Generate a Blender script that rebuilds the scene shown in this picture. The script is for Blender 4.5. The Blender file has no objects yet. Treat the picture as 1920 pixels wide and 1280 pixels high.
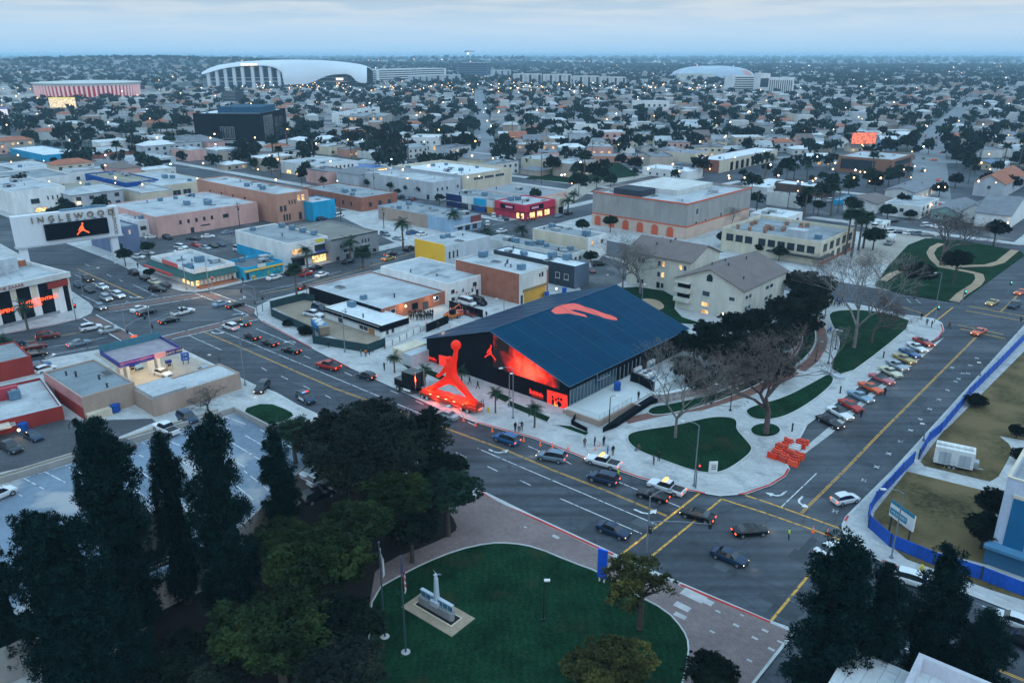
import bpy,bmesh,math,random
import numpy as np
from mathutils import Vector,Matrix
random.seed(7)
R=math.radians
SC=bpy.context.scene
COL=SC.collection
# ------------------------------------------------------------------ camera
F_PX=1480.0;HORIZON=103.0;CAM_H=60.0
PITCH=math.atan((640-HORIZON)/F_PX)
CP,SP=math.cos(PITCH),math.sin(PITCH)
cam_d=bpy.data.cameras.new('camera');cam=bpy.data.objects.new('camera',cam_d);COL.objects.link(cam)
cam.location=(0,0,CAM_H);cam.rotation_euler=(math.pi/2-PITCH,0,0)
cam_d.sensor_width=36;cam_d.lens=36*F_PX/1920;cam_d.clip_start=1;cam_d.clip_end=60000
SC.camera=cam
# ------------------------------------------------------------------ view, world, sun
SC.view_settings.view_transform='Standard';SC.view_settings.look='None'
SC.view_settings.exposure=0.0;SC.view_settings.gamma=1
W=bpy.data.worlds.new('World');SC.world=W;W.use_nodes=True
def build_world():
 nt=W.node_tree;N=nt.nodes;L=nt.links;N.clear()
 out=N.new('ShaderNodeOutputWorld')
 bg=N.new('ShaderNodeBackground')# overcast dusk cloud
 tc=N.new('ShaderNodeTexCoord');sep=N.new('ShaderNodeSeparateXYZ');L.new(tc.outputs['Generated'],sep.inputs[0])
 ramp=N.new('ShaderNodeValToRGB');L.new(sep.outputs['Z'],ramp.inputs[0])
 e=ramp.color_ramp.elements
 e[0].position=0.0;e[0].color=(0.20,0.34,0.48,1)
 e[1].position=1.0;e[1].color=(0.43,0.82,1.16,1)
 for p,c in ((0.03,(0.25,0.37,0.48)),(0.075,(0.185,0.27,0.36)),(0.16,(0.28,0.46,0.62)),(0.3,(0.38,0.68,0.97))):
  k=e.new(p);k.color=(*c,1)
  # long soft streaks of cloud
 mp=N.new('ShaderNodeMapping');L.new(tc.outputs['Generated'],mp.inputs[0]);mp.inputs['Scale'].default_value=(4,4,52)
 nz=N.new('ShaderNodeTexNoise');L.new(mp.outputs[0],nz.inputs[0]);nz.inputs['Scale'].default_value=2.2;nz.inputs['Detail'].default_value=6;nz.inputs['Roughness'].default_value=.5
 mr=N.new('ShaderNodeMapRange');L.new(nz.outputs[0],mr.inputs[0]);mr.inputs[1].default_value=.42;mr.inputs[2].default_value=.62
 # streaks fade out toward the horizon
 mz=N.new('ShaderNodeMapRange');L.new(sep.outputs['Z'],mz.inputs[0]);mz.inputs[1].default_value=0.01;mz.inputs[2].default_value=0.09;mz.inputs[4].default_value=1
 mul=N.new('ShaderNodeMath');mul.operation='MULTIPLY';L.new(mr.outputs[0],mul.inputs[0]);L.new(mz.outputs[0],mul.inputs[1])
 mix=N.new('ShaderNodeMix');mix.data_type='RGBA';L.new(mul.outputs[0],mix.inputs[0]);L.new(ramp.outputs[0],mix.inputs[6]);mix.inputs[7].default_value=(.36,.415,.46,1)
 L.new(mix.outputs[2],bg.inputs[0]);bg.inputs[1].default_value=1.85
 sky=N.new('ShaderNodeTexSky');sky.sky_type='NISHITA';sky.sun_disc=False
 sky.sun_elevation=R(2.0);sky.sun_rotation=R(215);sky.air_density=1.2;sky.dust_density=1.5
 bg2=N.new('ShaderNodeBackground');L.new(sky.outputs[0],bg2.inputs[0]);bg2.inputs[1].default_value=0.05
 add=N.new('ShaderNodeAddShader');L.new(bg.outputs[0],add.inputs[0]);L.new(bg2.outputs[0],add.inputs[1])
 L.new(add.outputs[0],out.inputs['Surface'])
build_world()
sd=bpy.data.lights.new('sun','SUN');sd.energy=0.5;sd.angle=R(40);sd.color=(.95,.96,1.0)
sun=bpy.data.objects.new('sun',sd);COL.objects.link(sun)
# low western glow behind the camera's right shoulder
sun.rotation_euler=Vector((-0.5,0.62,-0.6)).to_track_quat('-Z','Y').to_euler()
cy=SC.cycles
cy.max_bounces=5;cy.diffuse_bounces=3;cy.glossy_bounces=2;cy.transmission_bounces=2;cy.volume_bounces=1;cy.transparent_max_bounces=6
cy.caustics_reflective=False;cy.caustics_refractive=False;cy.sample_clamp_indirect=4
# ------------------------------------------------------------------ picking ground points for surveyed positions
def G(x,y,z=0.0):
 u=(x-960)/F_PX;v=(640-y)/F_PX;t=(CAM_H-z)/(SP-v*CP)
 return Vector((u*t,(CP+v*SP)*t,z))
def S(P):
 dz=P[2]-CAM_H;zc=P[1]*CP-dz*SP;yu=P[1]*SP+dz*CP
 return (960+F_PX*P[0]/zc,640-F_PX*yu/zc)
def height_at(x,yt,yb):
 lo,hi=0.0,58.0
 for _ in range(40):
  m=(lo+hi)/2;p=G(x,yt,m);p.z=0
  if S(p)[1]<yb:lo=m
  else :hi=m
 return lo
def pole_h(px,yb,yt):
 p=G(px,yb);lo,hi=0.0,59.0
 for _ in range(40):
  m=(lo+hi)/2
  if S((p.x,p.y,m))[1]>yt:lo=m
  else :hi=m
 return lo
A1=-41.5;A2=48.5# the two street directions
def dirv(a):return Vector((math.cos(R(a)),math.sin(R(a)),0))
E1,E2=dirv(A1),dirv(A2)
# ------------------------------------------------------------------ materials
MATS={}
def principled(name):
 m=bpy.data.materials.new(name);m.use_nodes=True
 return m,m.node_tree.nodes['Principled BSDF'],m.node_tree
def mat(name,col,rough=.8,amt=.15,scale=.3,fine=0.0,spec=.3,metal=0.0,bump=0.0,spots=None,detail=5,stretch=None,obj=False):
 """a painted or cast surface: base colour with two sizes of mottling, optional patches"""
 if name in MATS:return MATS[name]
 m,b,nt=principled(name);N=nt.nodes;L=nt.links
 if obj:src=N.new('ShaderNodeTexCoord').outputs['Object']
 else :src=N.new('ShaderNodeNewGeometry').outputs['Position']
 if stretch:
  mp=N.new('ShaderNodeMapping');L.new(src,mp.inputs[0]);mp.inputs['Scale'].default_value=stretch;src=mp.outputs[0]
 nz=N.new('ShaderNodeTexNoise');L.new(src,nz.inputs[0]);nz.inputs['Scale'].default_value=scale;nz.inputs['Detail'].default_value=detail;nz.inputs['Roughness'].default_value=.6
 mr=N.new('ShaderNodeMapRange');L.new(nz.outputs[0],mr.inputs[0]);mr.inputs[1].default_value=.3;mr.inputs[2].default_value=.7
 mr.inputs[3].default_value=1-amt;mr.inputs[4].default_value=1+amt
 fac=mr.outputs[0]
 if fine:
  n2=N.new('ShaderNodeTexNoise');L.new(src,n2.inputs[0]);n2.inputs['Scale'].default_value=scale*14;n2.inputs['Detail'].default_value=3
  m2=N.new('ShaderNodeMapRange');L.new(n2.outputs[0],m2.inputs[0]);m2.inputs[1].default_value=.3;m2.inputs[2].default_value=.7
  m2.inputs[3].default_value=1-fine;m2.inputs[4].default_value=1+fine
  mm=N.new('ShaderNodeMath');mm.operation='MULTIPLY';L.new(fac,mm.inputs[0]);L.new(m2.outputs[0],mm.inputs[1]);fac=mm.outputs[0]
 vm=N.new('ShaderNodeVectorMath');vm.operation='SCALE';vm.inputs[0].default_value=col[:3];L.new(fac,vm.inputs['Scale'])
 cout=vm.outputs[0]
 if spots:
  (sc_,lo,hi,c2)=spots
  n3=N.new('ShaderNodeTexNoise');L.new(src,n3.inputs[0]);n3.inputs['Scale'].default_value=sc_;n3.inputs['Detail'].default_value=4
  m3=N.new('ShaderNodeMapRange');L.new(n3.outputs[0],m3.inputs[0]);m3.inputs[1].default_value=lo;m3.inputs[2].default_value=hi
  mx=N.new('ShaderNodeMix');mx.data_type='RGBA';L.new(m3.outputs[0],mx.inputs[0]);L.new(cout,mx.inputs[6]);mx.inputs[7].default_value=(*c2,1)
  cout=mx.outputs[2]
 L.new(cout,b.inputs['Base Color'])
 b.inputs['Roughness'].default_value=rough;b.inputs['Metallic'].default_value=metal;b.inputs['Specular IOR Level'].default_value=spec
 if bump:
  bp=N.new('ShaderNodeBump');bp.inputs['Strength'].default_value=bump;bp.inputs['Distance'].default_value=.1;L.new(nz.outputs[0],bp.inputs['Height']);L.new(bp.outputs[0],b.inputs['Normal'])
 MATS[name]=m
 return m
def flat(name,col,rough=.5,metal=0.0,spec=.4,coat=0.0):
 if name in MATS:return MATS[name]
 m,b,nt=principled(name)
 b.inputs['Base Color'].default_value=(*col,1);b.inputs['Roughness'].default_value=rough;b.inputs['Metallic'].default_value=metal
 b.inputs['Specular IOR Level'].default_value=spec;b.inputs['Coat Weight'].default_value=coat
 MATS[name]=m;return m
def glow(name,col,st,sample=False,base=(.02,.02,.02)):
 if name in MATS:return MATS[name]
 m,b,nt=principled(name)
 b.inputs['Base Color'].default_value=(*base,1);b.inputs['Emission Color'].default_value=(*col,1);b.inputs['Emission Strength'].default_value=st
 if not sample:m.cycles.emission_sampling='NONE'
 MATS[name]=m;return m
 # ------------------------------------------------------------------ mesh builder
class MB:
 def __init__(s):s.v=[];s.f=[];s.m=[]
 def face(s,pts,mi=0):
  n=len(s.v);s.v+=[tuple(p) for p in pts];s.f.append(tuple(range(n,n+len(pts))));s.m.append(mi)
 def box(s,x0,y0,z0,x1,y1,z1,mi=0,top=None):
  n=len(s.v)
  s.v+=[(x0,y0,z0),(x1,y0,z0),(x1,y1,z0),(x0,y1,z0),(x0,y0,z1),(x1,y0,z1),(x1,y1,z1),(x0,y1,z1)]
  for k,q in enumerate(((3,2,1,0),(4,5,6,7),(0,1,5,4),(1,2,6,5),(2,3,7,6),(3,0,4,7))):
   s.f.append(tuple(n+i for i in q));s.m.append(top if (top is not None and k==1) else mi)
 def prism(s,poly,z0,z1,mi=0,top=None,bottom=True):
  n=len(s.v);k=len(poly)
  a=sum(poly[i][0]*poly[(i+1)%k][1]-poly[(i+1)%k][0]*poly[i][1] for i in range(k))
  if a<0:poly=list(reversed(poly))
  s.v+=[(p[0],p[1],z0) for p in poly]+[(p[0],p[1],z1) for p in poly]
  s.f.append(tuple(range(n+k,n+2*k)));s.m.append(mi if top is None else top)
  if bottom:s.f.append(tuple(reversed(range(n,n+k))));s.m.append(mi)
  for i in range(k):
   j=(i+1)%k;s.f.append((n+i,n+j,n+k+j,n+k+i));s.m.append(mi)
 def tube(s,a,b,ra,rb=None,seg=6,mi=0,cap=True):
  rb=ra if rb is None else rb
  a=Vector(a);b=Vector(b);d=(b-a)
  if d.length<1e-6:return
  d.normalize();u=d.orthogonal().normalized();w=d.cross(u);n=len(s.v)
  for c,r_ in ((a,ra),(b,rb)):
   for i in range(seg):
    t=2*math.pi*i/seg;s.v.append(tuple(c+(u*math.cos(t)+w*math.sin(t))*r_))
  for i in range(seg):
   j=(i+1)%seg;s.f.append((n+i,n+j,n+seg+j,n+seg+i));s.m.append(mi)
  if cap:
   s.f.append(tuple(n+seg+i for i in range(seg)));s.m.append(mi)
   s.f.append(tuple(n+i for i in reversed(range(seg))));s.m.append(mi)
 def path(s,pts,r0,r1=None,seg=6,mi=0):
  r1=r0 if r1 is None else r1;k=len(pts)-1
  for i in range(k):
   s.tube(pts[i],pts[i+1],r0+(r1-r0)*i/k,r0+(r1-r0)*(i+1)/k,seg,mi)
 def ball(s,c,r_,seg=8,rings=5,mi=0,sc=(1,1,1)):
  n=len(s.v)
  s.v.append((c[0],c[1],c[2]+r_*sc[2]))
  for i in range(1,rings):
   p=math.pi*i/rings
   for j in range(seg):
    t=2*math.pi*j/seg
    s.v.append((c[0]+r_*sc[0]*math.sin(p)*math.cos(t),c[1]+r_*sc[1]*math.sin(p)*math.sin(t),c[2]+r_*sc[2]*math.cos(p)))
  s.v.append((c[0],c[1],c[2]-r_*sc[2]));last=len(s.v)-1
  for j in range(seg):
   k=(j+1)%seg
   s.f.append((n,n+1+j,n+1+k));s.m.append(mi)
   for i in range(rings-2):
    a=n+1+i*seg;s.f.append((a+j,a+seg+j,a+seg+k,a+k));s.m.append(mi)
   a=n+1+(rings-2)*seg;s.f.append((a+j,last,a+k));s.m.append(mi)
 def mesh(s,name,mats,smooth=False):
  me=bpy.data.meshes.new(name);me.from_pydata(s.v,[],s.f)
  for m in (mats if isinstance(mats,(list,tuple)) else [mats]):me.materials.append(m)
  if len(me.materials)>1:me.polygons.foreach_set('material_index',s.m)
  if smooth:me.polygons.foreach_set('use_smooth',[True]*len(s.f))
  me.update();return me
 def obj(s,name,mats,parent=None,loc=None,rz=0,smooth=False):
  return link(name,s.mesh(name,mats,smooth),parent,loc,rz)
def link(name,data,parent=None,loc=None,rz=0):
 o=bpy.data.objects.new(name,data);COL.objects.link(o)
 if parent is not None:o.parent=parent
 if loc is not None:o.location=loc
 if rz:o.rotation_euler[2]=rz
 return o
def tag(o,label,cat,group=None,kind=None):
 if label:o['label']=label
 if cat:o['category']=cat
 if group:o['group']=group
 if kind:o['kind']=kind
 return o
def empty(name,label,cat,loc=(0,0,0),rz=0,group=None):
 o=link(name,None,None,loc,rz);o.empty_display_size=.5
 return tag(o,label,cat,group)
KIDS={}
def copy_tree(o,parent=None):
 c=o.copy();COL.objects.link(c)
 if parent is not None:c.parent=parent
 if o.name not in KIDS:KIDS[o.name]=list(o.children)
 for ch in KIDS[o.name]:copy_tree(ch,c)
 return c
def struct(o):o['kind']='structure';return o
def gp(pts,z=0.0):return [G(x,y,z).xy for x,y in pts]
NSHEET=[0]
def sheet(name,poly,z0,z1,m,label=None,kind='structure',top=None):
 NSHEET[0]+=1;z1+=(NSHEET[0]%23)*.0004# every sheet a hair apart, so none share a plane
 mb=MB();mb.prism([tuple(p) for p in poly],z0,z1,0,top)
 o=mb.obj(name,m);o['kind']=kind
 if label:o['label']=label
 return o
def smooth_poly(pts,n=2):
 """Chaikin rounding of a closed outline"""
 for _ in range(n):
  q=[]
  for i in range(len(pts)):
   a=Vector(pts[i][:2]);b=Vector(pts[(i+1)%len(pts)][:2])
   q+=[tuple(a*.75+b*.25),tuple(a*.25+b*.75)]
  pts=q
 return pts
def strip(mb,pts,w,z,mi=0):
 """a painted band of width w along ground points"""
 n=len(pts)
 for i in range(n-1):
  a=Vector(pts[i][:2]);b=Vector(pts[i+1][:2]);d=(b-a)
  if d.length<1e-4:continue
  d.normalize();k=Vector((-d.y,d.x))*w/2
  q=[a+k,a-k,b-k,b+k]
  mb.face([(p.x,p.y,z) for p in reversed(q)],mi)
  if i<n-2 and w>.3:mb.face([(b.x+w/2*math.cos(t),b.y+w/2*math.sin(t),z+.0004*(i%3+1)) for t in [j*math.pi/4 for j in range(8)]],mi)
def text_mesh(s,size,depth=.03,spacing=1.0):
 c=bpy.data.curves.new('lettering','FONT');c.body=s;c.size=size;c.extrude=depth;c.space_character=spacing;c.align_x='CENTER';c.align_y='CENTER'
 o=bpy.data.objects.new('lettering',c);COL.objects.link(o)
 dg=bpy.context.evaluated_depsgraph_get();me=bpy.data.meshes.new_from_object(o.evaluated_get(dg))
 bpy.data.objects.remove(o);bpy.data.curves.remove(c);return me
def face_matrix(origin,along,up=(0,0,1)):
 """x runs along the wall, y up, z out of it"""
 x=Vector(along).normalized();y=Vector(up).normalized();z=x.cross(y).normalized();y=z.cross(x)
 return Matrix.Translation(origin)@Matrix((x,y,z)).transposed().to_4x4()
def wall_text(s,size,m,M,parent=None,name='lettering',depth=.03,spacing=1.0,bold=0):
 me=text_mesh(s,size,depth,spacing);me.materials.clear();me.materials.append(m)
 me.transform(M)
 return link(name,me,parent)
 # ================================================================== ground, streets, kerbs
M=dict(
 asphalt=mat('asphalt',(.054,.063,.076),.85,.32,.07,.14,spec=.25,spots=(.035,.52,.66,(.085,.093,.105))),
 asphalt_lot=mat('asphalt_lot',(.062,.068,.078),.85,.25,.12,.15,spec=.25,spots=(.09,.55,.62,(.12,.12,.125))),
 deckc=mat('deck_concrete',(.15,.20,.26),.8,.2,.08,.1,spec=.3,spots=(.07,.56,.62,(.33,.33,.34))),
 concrete=mat('concrete',(.45,.455,.455),.85,.12,.12,.08,spec=.2,spots=(.3,.54,.7,(.30,.315,.325))),
 concrete_warm=mat('concrete_warm',(.34,.31,.27),.85,.16,.12,.1,spec=.2),
 kerb=mat('kerb',(.46,.47,.47),.85,.15,.4),red=mat('red_kerb_paint',(.42,.035,.03),.7,.25,.5),
 pavers=mat('pavers',(.225,.168,.165),.85,.18,.14,.1),bricks=mat('brick_walk',(.20,.095,.075),.85,.2,.4,.1),
 grass=mat('lawn_grass',(.006,.029,.014),.95,.4,.25,.4,spec=.03,spots=(.16,.58,.76,(.030,.032,.016))),
 dry=mat('dry_grass',(.080,.064,.030),.95,.4,.12,.4,spec=.1,spots=(.11,.42,.58,(.150,.108,.055))),
 soil=mat('soil',(.020,.018,.018),.95,.25,.3,.2,spec=.1),dirt=mat('bare_dirt',(.27,.22,.17),.95,.2,.2,.15,spec=.1),
 white=mat('road_paint_white',(.60,.62,.64),.7,.25,1.1,spots=(1.3,.56,.62,(.12,.13,.14))),yellow=mat('road_paint_yellow',(.56,.30,.05),.7,.22,1.1,spots=(1.3,.56,.62,(.14,.11,.07))),
 tan=mat('tan_path',(.33,.24,.16),.95,.15,.3),
 )
def paver_pattern(m,sc,dark):
 nt=m.node_tree;N=nt.nodes;L=nt.links;b=N['Principled BSDF']
 src=b.inputs['Base Color'].links[0].from_socket;g=N.new('ShaderNodeNewGeometry')
 mp=N.new('ShaderNodeMapping');L.new(g.outputs['Position'],mp.inputs[0]);mp.inputs['Rotation'].default_value=(0,0,R(41.5))
 br=N.new('ShaderNodeTexBrick');L.new(mp.outputs[0],br.inputs[0]);br.inputs['Scale'].default_value=sc
 br.inputs['Color1'].default_value=(1,1,1,1);br.inputs['Color2'].default_value=(.85,.85,.85,1);br.inputs['Mortar'].default_value=(dark,dark,dark,1);br.inputs['Mortar Size'].default_value=.02
 mx=N.new('ShaderNodeMix');mx.data_type='RGBA';mx.blend_type='MULTIPLY';mx.inputs[0].default_value=1
 L.new(src,mx.inputs[6]);L.new(br.outputs[0],mx.inputs[7]);L.new(mx.outputs[2],b.inputs['Base Color'])
paver_pattern(M['pavers'],.9,.55);paver_pattern(M['bricks'],2.2,.6);paver_pattern(M['concrete'],.35,.82)
def mow(m):
 nt=m.node_tree;N=nt.nodes;L=nt.links;b=N['Principled BSDF'];src=b.inputs['Base Color'].links[0].from_socket
 g=N.new('ShaderNodeNewGeometry');w=N.new('ShaderNodeTexWave');w.inputs['Scale'].default_value=.35;w.inputs['Distortion'].default_value=14;w.inputs['Detail'].default_value=2;w.inputs['Detail Scale'].default_value=.3
 L.new(g.outputs['Position'],w.inputs[0]);mr=N.new('ShaderNodeMapRange');mr.inputs[3].default_value=.92;mr.inputs[4].default_value=1.1;L.new(w.outputs['Fac'],mr.inputs[0])
 vm=N.new('ShaderNodeVectorMath');vm.operation='SCALE';L.new(src,vm.inputs[0]);L.new(mr.outputs[0],vm.inputs['Scale']);L.new(vm.outputs[0],b.inputs['Base Color'])
mow(M['grass'])
def lanes_wear(m):
 """tyre-darkened bands along both street directions"""
 nt=m.node_tree;N=nt.nodes;L=nt.links;b=N['Principled BSDF'];src=b.inputs['Base Color'].links[0].from_socket
 g=N.new('ShaderNodeNewGeometry');mp=N.new('ShaderNodeMapping');L.new(g.outputs['Position'],mp.inputs[0]);mp.inputs['Rotation'].default_value=(0,0,R(41.5));mp.inputs['Scale'].default_value=(.012,.5,1)
 n=N.new('ShaderNodeTexNoise');n.inputs['Scale'].default_value=1.2;n.inputs['Detail'].default_value=4;L.new(mp.outputs[0],n.inputs[0])
 v=N.new('ShaderNodeTexVoronoi');v.feature='DISTANCE_TO_EDGE';v.inputs['Scale'].default_value=.09;L.new(g.outputs['Position'],v.inputs[0])
 lt=N.new('ShaderNodeMapRange');L.new(v.outputs[0],lt.inputs[0]);lt.inputs[1].default_value=0;lt.inputs[2].default_value=.012;lt.inputs[3].default_value=.72;lt.inputs[4].default_value=1
 mr=N.new('ShaderNodeMapRange');L.new(n.outputs[0],mr.inputs[0]);mr.inputs[1].default_value=.3;mr.inputs[2].default_value=.7;mr.inputs[3].default_value=.68;mr.inputs[4].default_value=1.32
 mm=N.new('ShaderNodeMath');mm.operation='MULTIPLY';L.new(mr.outputs[0],mm.inputs[0]);L.new(lt.outputs[0],mm.inputs[1])
 vm=N.new('ShaderNodeVectorMath');vm.operation='SCALE';L.new(src,vm.inputs[0]);L.new(mm.outputs[0],vm.inputs['Scale']);L.new(vm.outputs[0],b.inputs['Base Color'])
lanes_wear(M['asphalt'])
M['far_ground']=mat('far_ground',(.085,.095,.10),.95,.45,.012,.35,spec=.05,spots=(.02,.5,.6,(.05,.06,.045)))
gm=MB();gm.face([(-26000,-300,0),(26000,-300,0),(26000,32000,0),(-26000,32000,0)])
go=gm.obj('ground',M['far_ground']);struct(go)
sheet('road',[(-420,20),(330,20),(330,300),(240,470),(-420,470)],-.2,.012,M['asphalt'])
SW=.15
def ext(p,d,l):v=G(*p).xy+d.xy*l;return (v.x,v.y)
def AB(a,b):v=E1*a+E2*b;return (v.x,v.y)
def gl(*pts):return [tuple(G(*p).xy) for p in pts]
# block of the black hall, the apartments and the triangle park
c_tent=gl((478,588),(492,603),(560,640),(640,682),(740,728),(820,765),(900,795),(1000,822),(1110,865),(1200,897),(1290,920),(1350,930),(1400,926),(1445,910),(1472,893),(1479,880),
 (1474,870),(1512,797),(1600,732),(1672,682),(1712,647),(1738,642),(1757,635),(1769,620),(1765,606),(1750,598),(1690,590),(1615,573))+[AB(-60.6,202.6),AB(-180,202.6),AB(-184,199),AB(-177.5,106)]+gl((482,576))
sheet('pavement',c_tent,-.1,SW,M['concrete'])
c_park=gl((-60,712),(0,697),(100,672),(212,652),(262,644),(300,641),(330,650),(412,690),(475,722),(517,737),(557,760),(640,799),(890,915),(1000,969),(1125,1027),(1156,1042),(1275,1094),(1444,1166),(1478,1178),(1488,1186))+[ext((1488,1186),-E2,3),ext((1488,1186),-E2,60),(-160,5),(-260,60)]
sheet('pavement',c_park,-.1,SW,M['concrete'])
c_right=gl((1920,612),(1700,855),(1677,880),(1587,970),(1580,985),(1581,997),(1592,1016),(1627,1042),(1652,1052),(1737,1086),(1818,1115),(1920,1155))+[ext((1920,1155),E1,120),ext((1920,612),E2,25)]
sheet('pavement',c_right,-.1,SW,M['concrete'])
for a0,a1,b0,b1 in ((-183.5,-42,221,293),(-183.5,-42,306,380),(-560,-199,221,300),(-29,150,221,293),(-29,150,306,380),(-560,-199,313,380)):
 r_=4
 sheet('pavement',smooth_poly([AB(a0,b0+r_),AB(a0+r_,b0),AB(a1-r_,b0),AB(a1,b0+r_),AB(a1,b1-r_),AB(a1-r_,b1),AB(a0+r_,b1),AB(a0,b1-r_)],1),-.1,SW,M['concrete'])
 if b0>221 or a0<-190 or a0>-50:sheet('parking_lot',[AB(a0+5,b0+5),AB(a1-5,b0+5),AB(a1-5,b1-5),AB(a0+5,b1-5)],0,SW+.006,M['asphalt_lot'])
c_left=gl((-150,665),(0,628),(100,610),(150,598),(170,588),(174,578),(165,568),(100,525),(40,480),(-60,425))+[ext((-60,425),-E1,80),(-330,170)]
sheet('pavement',c_left,-.1,SW,M['concrete'])
f2=G(905,412).xy
c_rest=gl((470,527),(390,545),(367,548),(345,547),(322,541),(262,515),(212,490),(120,455),(62,425))+[ext((62,425),-E1,180),AB(-560,202),AB(-203,202),AB(-199,198)]
sheet('pavement',c_rest,-.1,SW,M['concrete']);sheet('parking_lot',[AB(-540,120),AB(-250,120),AB(-232,128),AB(-204,128),AB(-204,197),AB(-540,197)],0,SW+.006,M['asphalt_lot'])
Z1,Z2,Z3=SW+.008,SW+.016,SW+.03
def lawn(pts,m='grass',sm=2,name='lawn',z=.03):
 p=gl(*pts)
 if sm:p=smooth_poly(p,sm)
 return sheet(name,p,0,SW+z,M[m])
def zl(o,k,pts):return [(o[0]+x/k,o[1]+y/k) for x,y in pts]
z3o,z4o,z8o,z7o,z2o,z1o=(960,600),(1440,600),(1440,340),(1000,880),(480,600),(0,600)
kerbed=[]
def kerbed_lawn(pts,sm=2,w=.18,m='grass'):
 lawn(pts,m,sm,z=.05);p=smooth_poly(gl(*pts),sm);kerbed.append(p+[p[0]])
kerbed_lawn(zl(z3o,4,[(865,880),(880,860),(930,840),(1050,820),(1200,800),(1350,765),(1480,735),(1600,730),(1670,745),(1690,775),(1680,820),(1740,890),(1795,950),(1798,985),(1760,1030),(1650,1110),(1560,1150),(1450,1155),(1330,1130),(1150,1065),(1000,1010),(920,970),(870,920)]))
kerbed_lawn([(1435+29*math.cos(t*.5236),808-13.5*math.sin(t*.5236)) for t in range(12)])
kerbed_lawn([(1395,772),(1412,762),(1470,747),(1530,715),(1556,700),(1566,716),(1535,745),(1500,768),(1470,783),(1440,789),(1410,787)])
kerbed_lawn([(1212,774),(1222,764),(1255,759),(1330,743),(1430,706),(1434,718),(1330,760),(1255,778),(1225,780)])
kerbed_lawn([(1496,605),(1508,600),(1520,603),(1530,625),(1527,650),(1510,672),(1480,695),(1452,712),(1446,703),(1480,682),(1500,655),(1507,630)])
kerbed_lawn([(1554,587),(1580,582),(1630,583),(1677,592),(1714,606),(1650,660),(1584,708),(1552,690),(1570,660),(1575,642),(1565,620),(1556,602)],1)
kerbed_lawn([(955,752),(1033,784),(1026,794),(950,762)],0);kerbed_lawn([(742,675),(762,668),(790,684),(765,694)],0)
kerbed_lawn([(1036,797),(1070,800),(1106,814),(1098,819)],0);kerbed_lawn([(792,700),(806,694),(872,722),(858,730)],0);kerbed_lawn([(918,742),(932,735),(962,748),(948,757)],0)
# apartment lawns
lawn([(1170,535),(1270,550),(1262,590),(1330,612),(1200,600),(1130,560)],'grass',1)
lawn([(1195,560),(1235,562),(1250,580),(1215,585)],'tan',2,'path',.04)
# park beyond the street
p=gl(*zl(z8o,4,[(1360,905),(1450,900),(1920,560),(1900,530),(1480,450),(1180,430),(1050,480),(900,640),(800,790),(1020,850)]))
sheet('lawn',p,0,SW+.03,M['grass'])
for pts,w in ((zl(z8o,4,[(1395,905),(1450,850),(1560,780),(1590,740),(1580,700),(1500,680)]),2.4),(zl(z8o,4,[(1500,680),(1300,645),(1240,590),(1215,540),(1240,500),(1300,470)]),2.2),
 (zl(z8o,4,[(1300,645),(1650,635),(1740,610),(1850,520)]),2.4),(zl(z8o,4,[(860,750),(930,700),(1000,675)]),2.2)):
 mb=MB();strip(mb,gl(*pts),w,SW+.05);struct(mb.obj('path',M['tan']))
for nm,pts,w,m in (('brick_path',[(1172,791),(1215,781),(1255,773),(1310,766),(1402,738),(1440,722),(1490,698)],2.2,'bricks'),('brick_path',[(1530,600),(1539,620),(1542,640),(1537,655),(1525,675),(1500,695)],2.2,'bricks'),
 ('brick_path',[(1500,592),(1503,615),(1498,645),(1475,672),(1430,698)],2.0,'bricks')):
 mb=MB();strip(mb,gl(*pts),w,SW+.02);struct(mb.obj(nm,M[m]))
 # monument park
sheet('plaza',gl((900,925),(1000,974),(1156,1048),(1275,1100),(1440,1168),(1484,1186))+[ext((1484,1190),-E2,30),ext((900,1290),E1,0)]+gl((690,1290),(690,1060),(760,1010),(850,960)),0,SW+.012,M['pavers'])
mon=[(700,1110),(756,1078),(797,1057),(857,1033),(916,1020),(960,1020),(1005,1028),(1072,1056),(1122,1074),(1187,1114),(1250,1147),(1281,1182),(1292,1210),(1287,1250),(1270,1320),(700,1320),(690,1200)]
lawn(mon,'grass',1);p=smooth_poly(gl(*mon),1);kerbed.append(p+[p[0]])
lawn([(640,830),(700,850),(830,945),(858,985),(853,1000),(800,1025),(730,1050),(694,1082),(690,1330),(150,1330),(250,1180),(430,1050),(560,960)],'soil',1,'lawn')
lawn([(450,770),(500,755),(545,772),(552,783),(512,795),(480,800)],'grass',1)
mb=MB();k=0
for x,y,w in [(1300,1118,2.4),(1322,1128,1.6),(1279,1139,1.6),(1275,1156,1.2),(1346,1148,.5),(1391,1155,.35),(1380,1174,.6),(1335,1186,.5),(1415,1198,.6),(1446,1219,.6),(1434,1184,.6),(1042,1008,.9),(985,990,.4),(1462,1205,.5),(1405,1240,.5)]:
 c=G(x,y).xy;k+=1;q=[c+E1.xy*w*.6+E2.xy*w*.3,c-E1.xy*w*.6+E2.xy*w*.3,c-E1.xy*w*.6-E2.xy*w*.3,c+E1.xy*w*.6-E2.xy*w*.3];mb.face([(p.x,p.y,SW+.04+.0005*k) for p in q])
struct(mb.obj('pale_paving_tile',mat('pale_tile',(.44,.42,.42),.8,.15,.8)))
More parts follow.
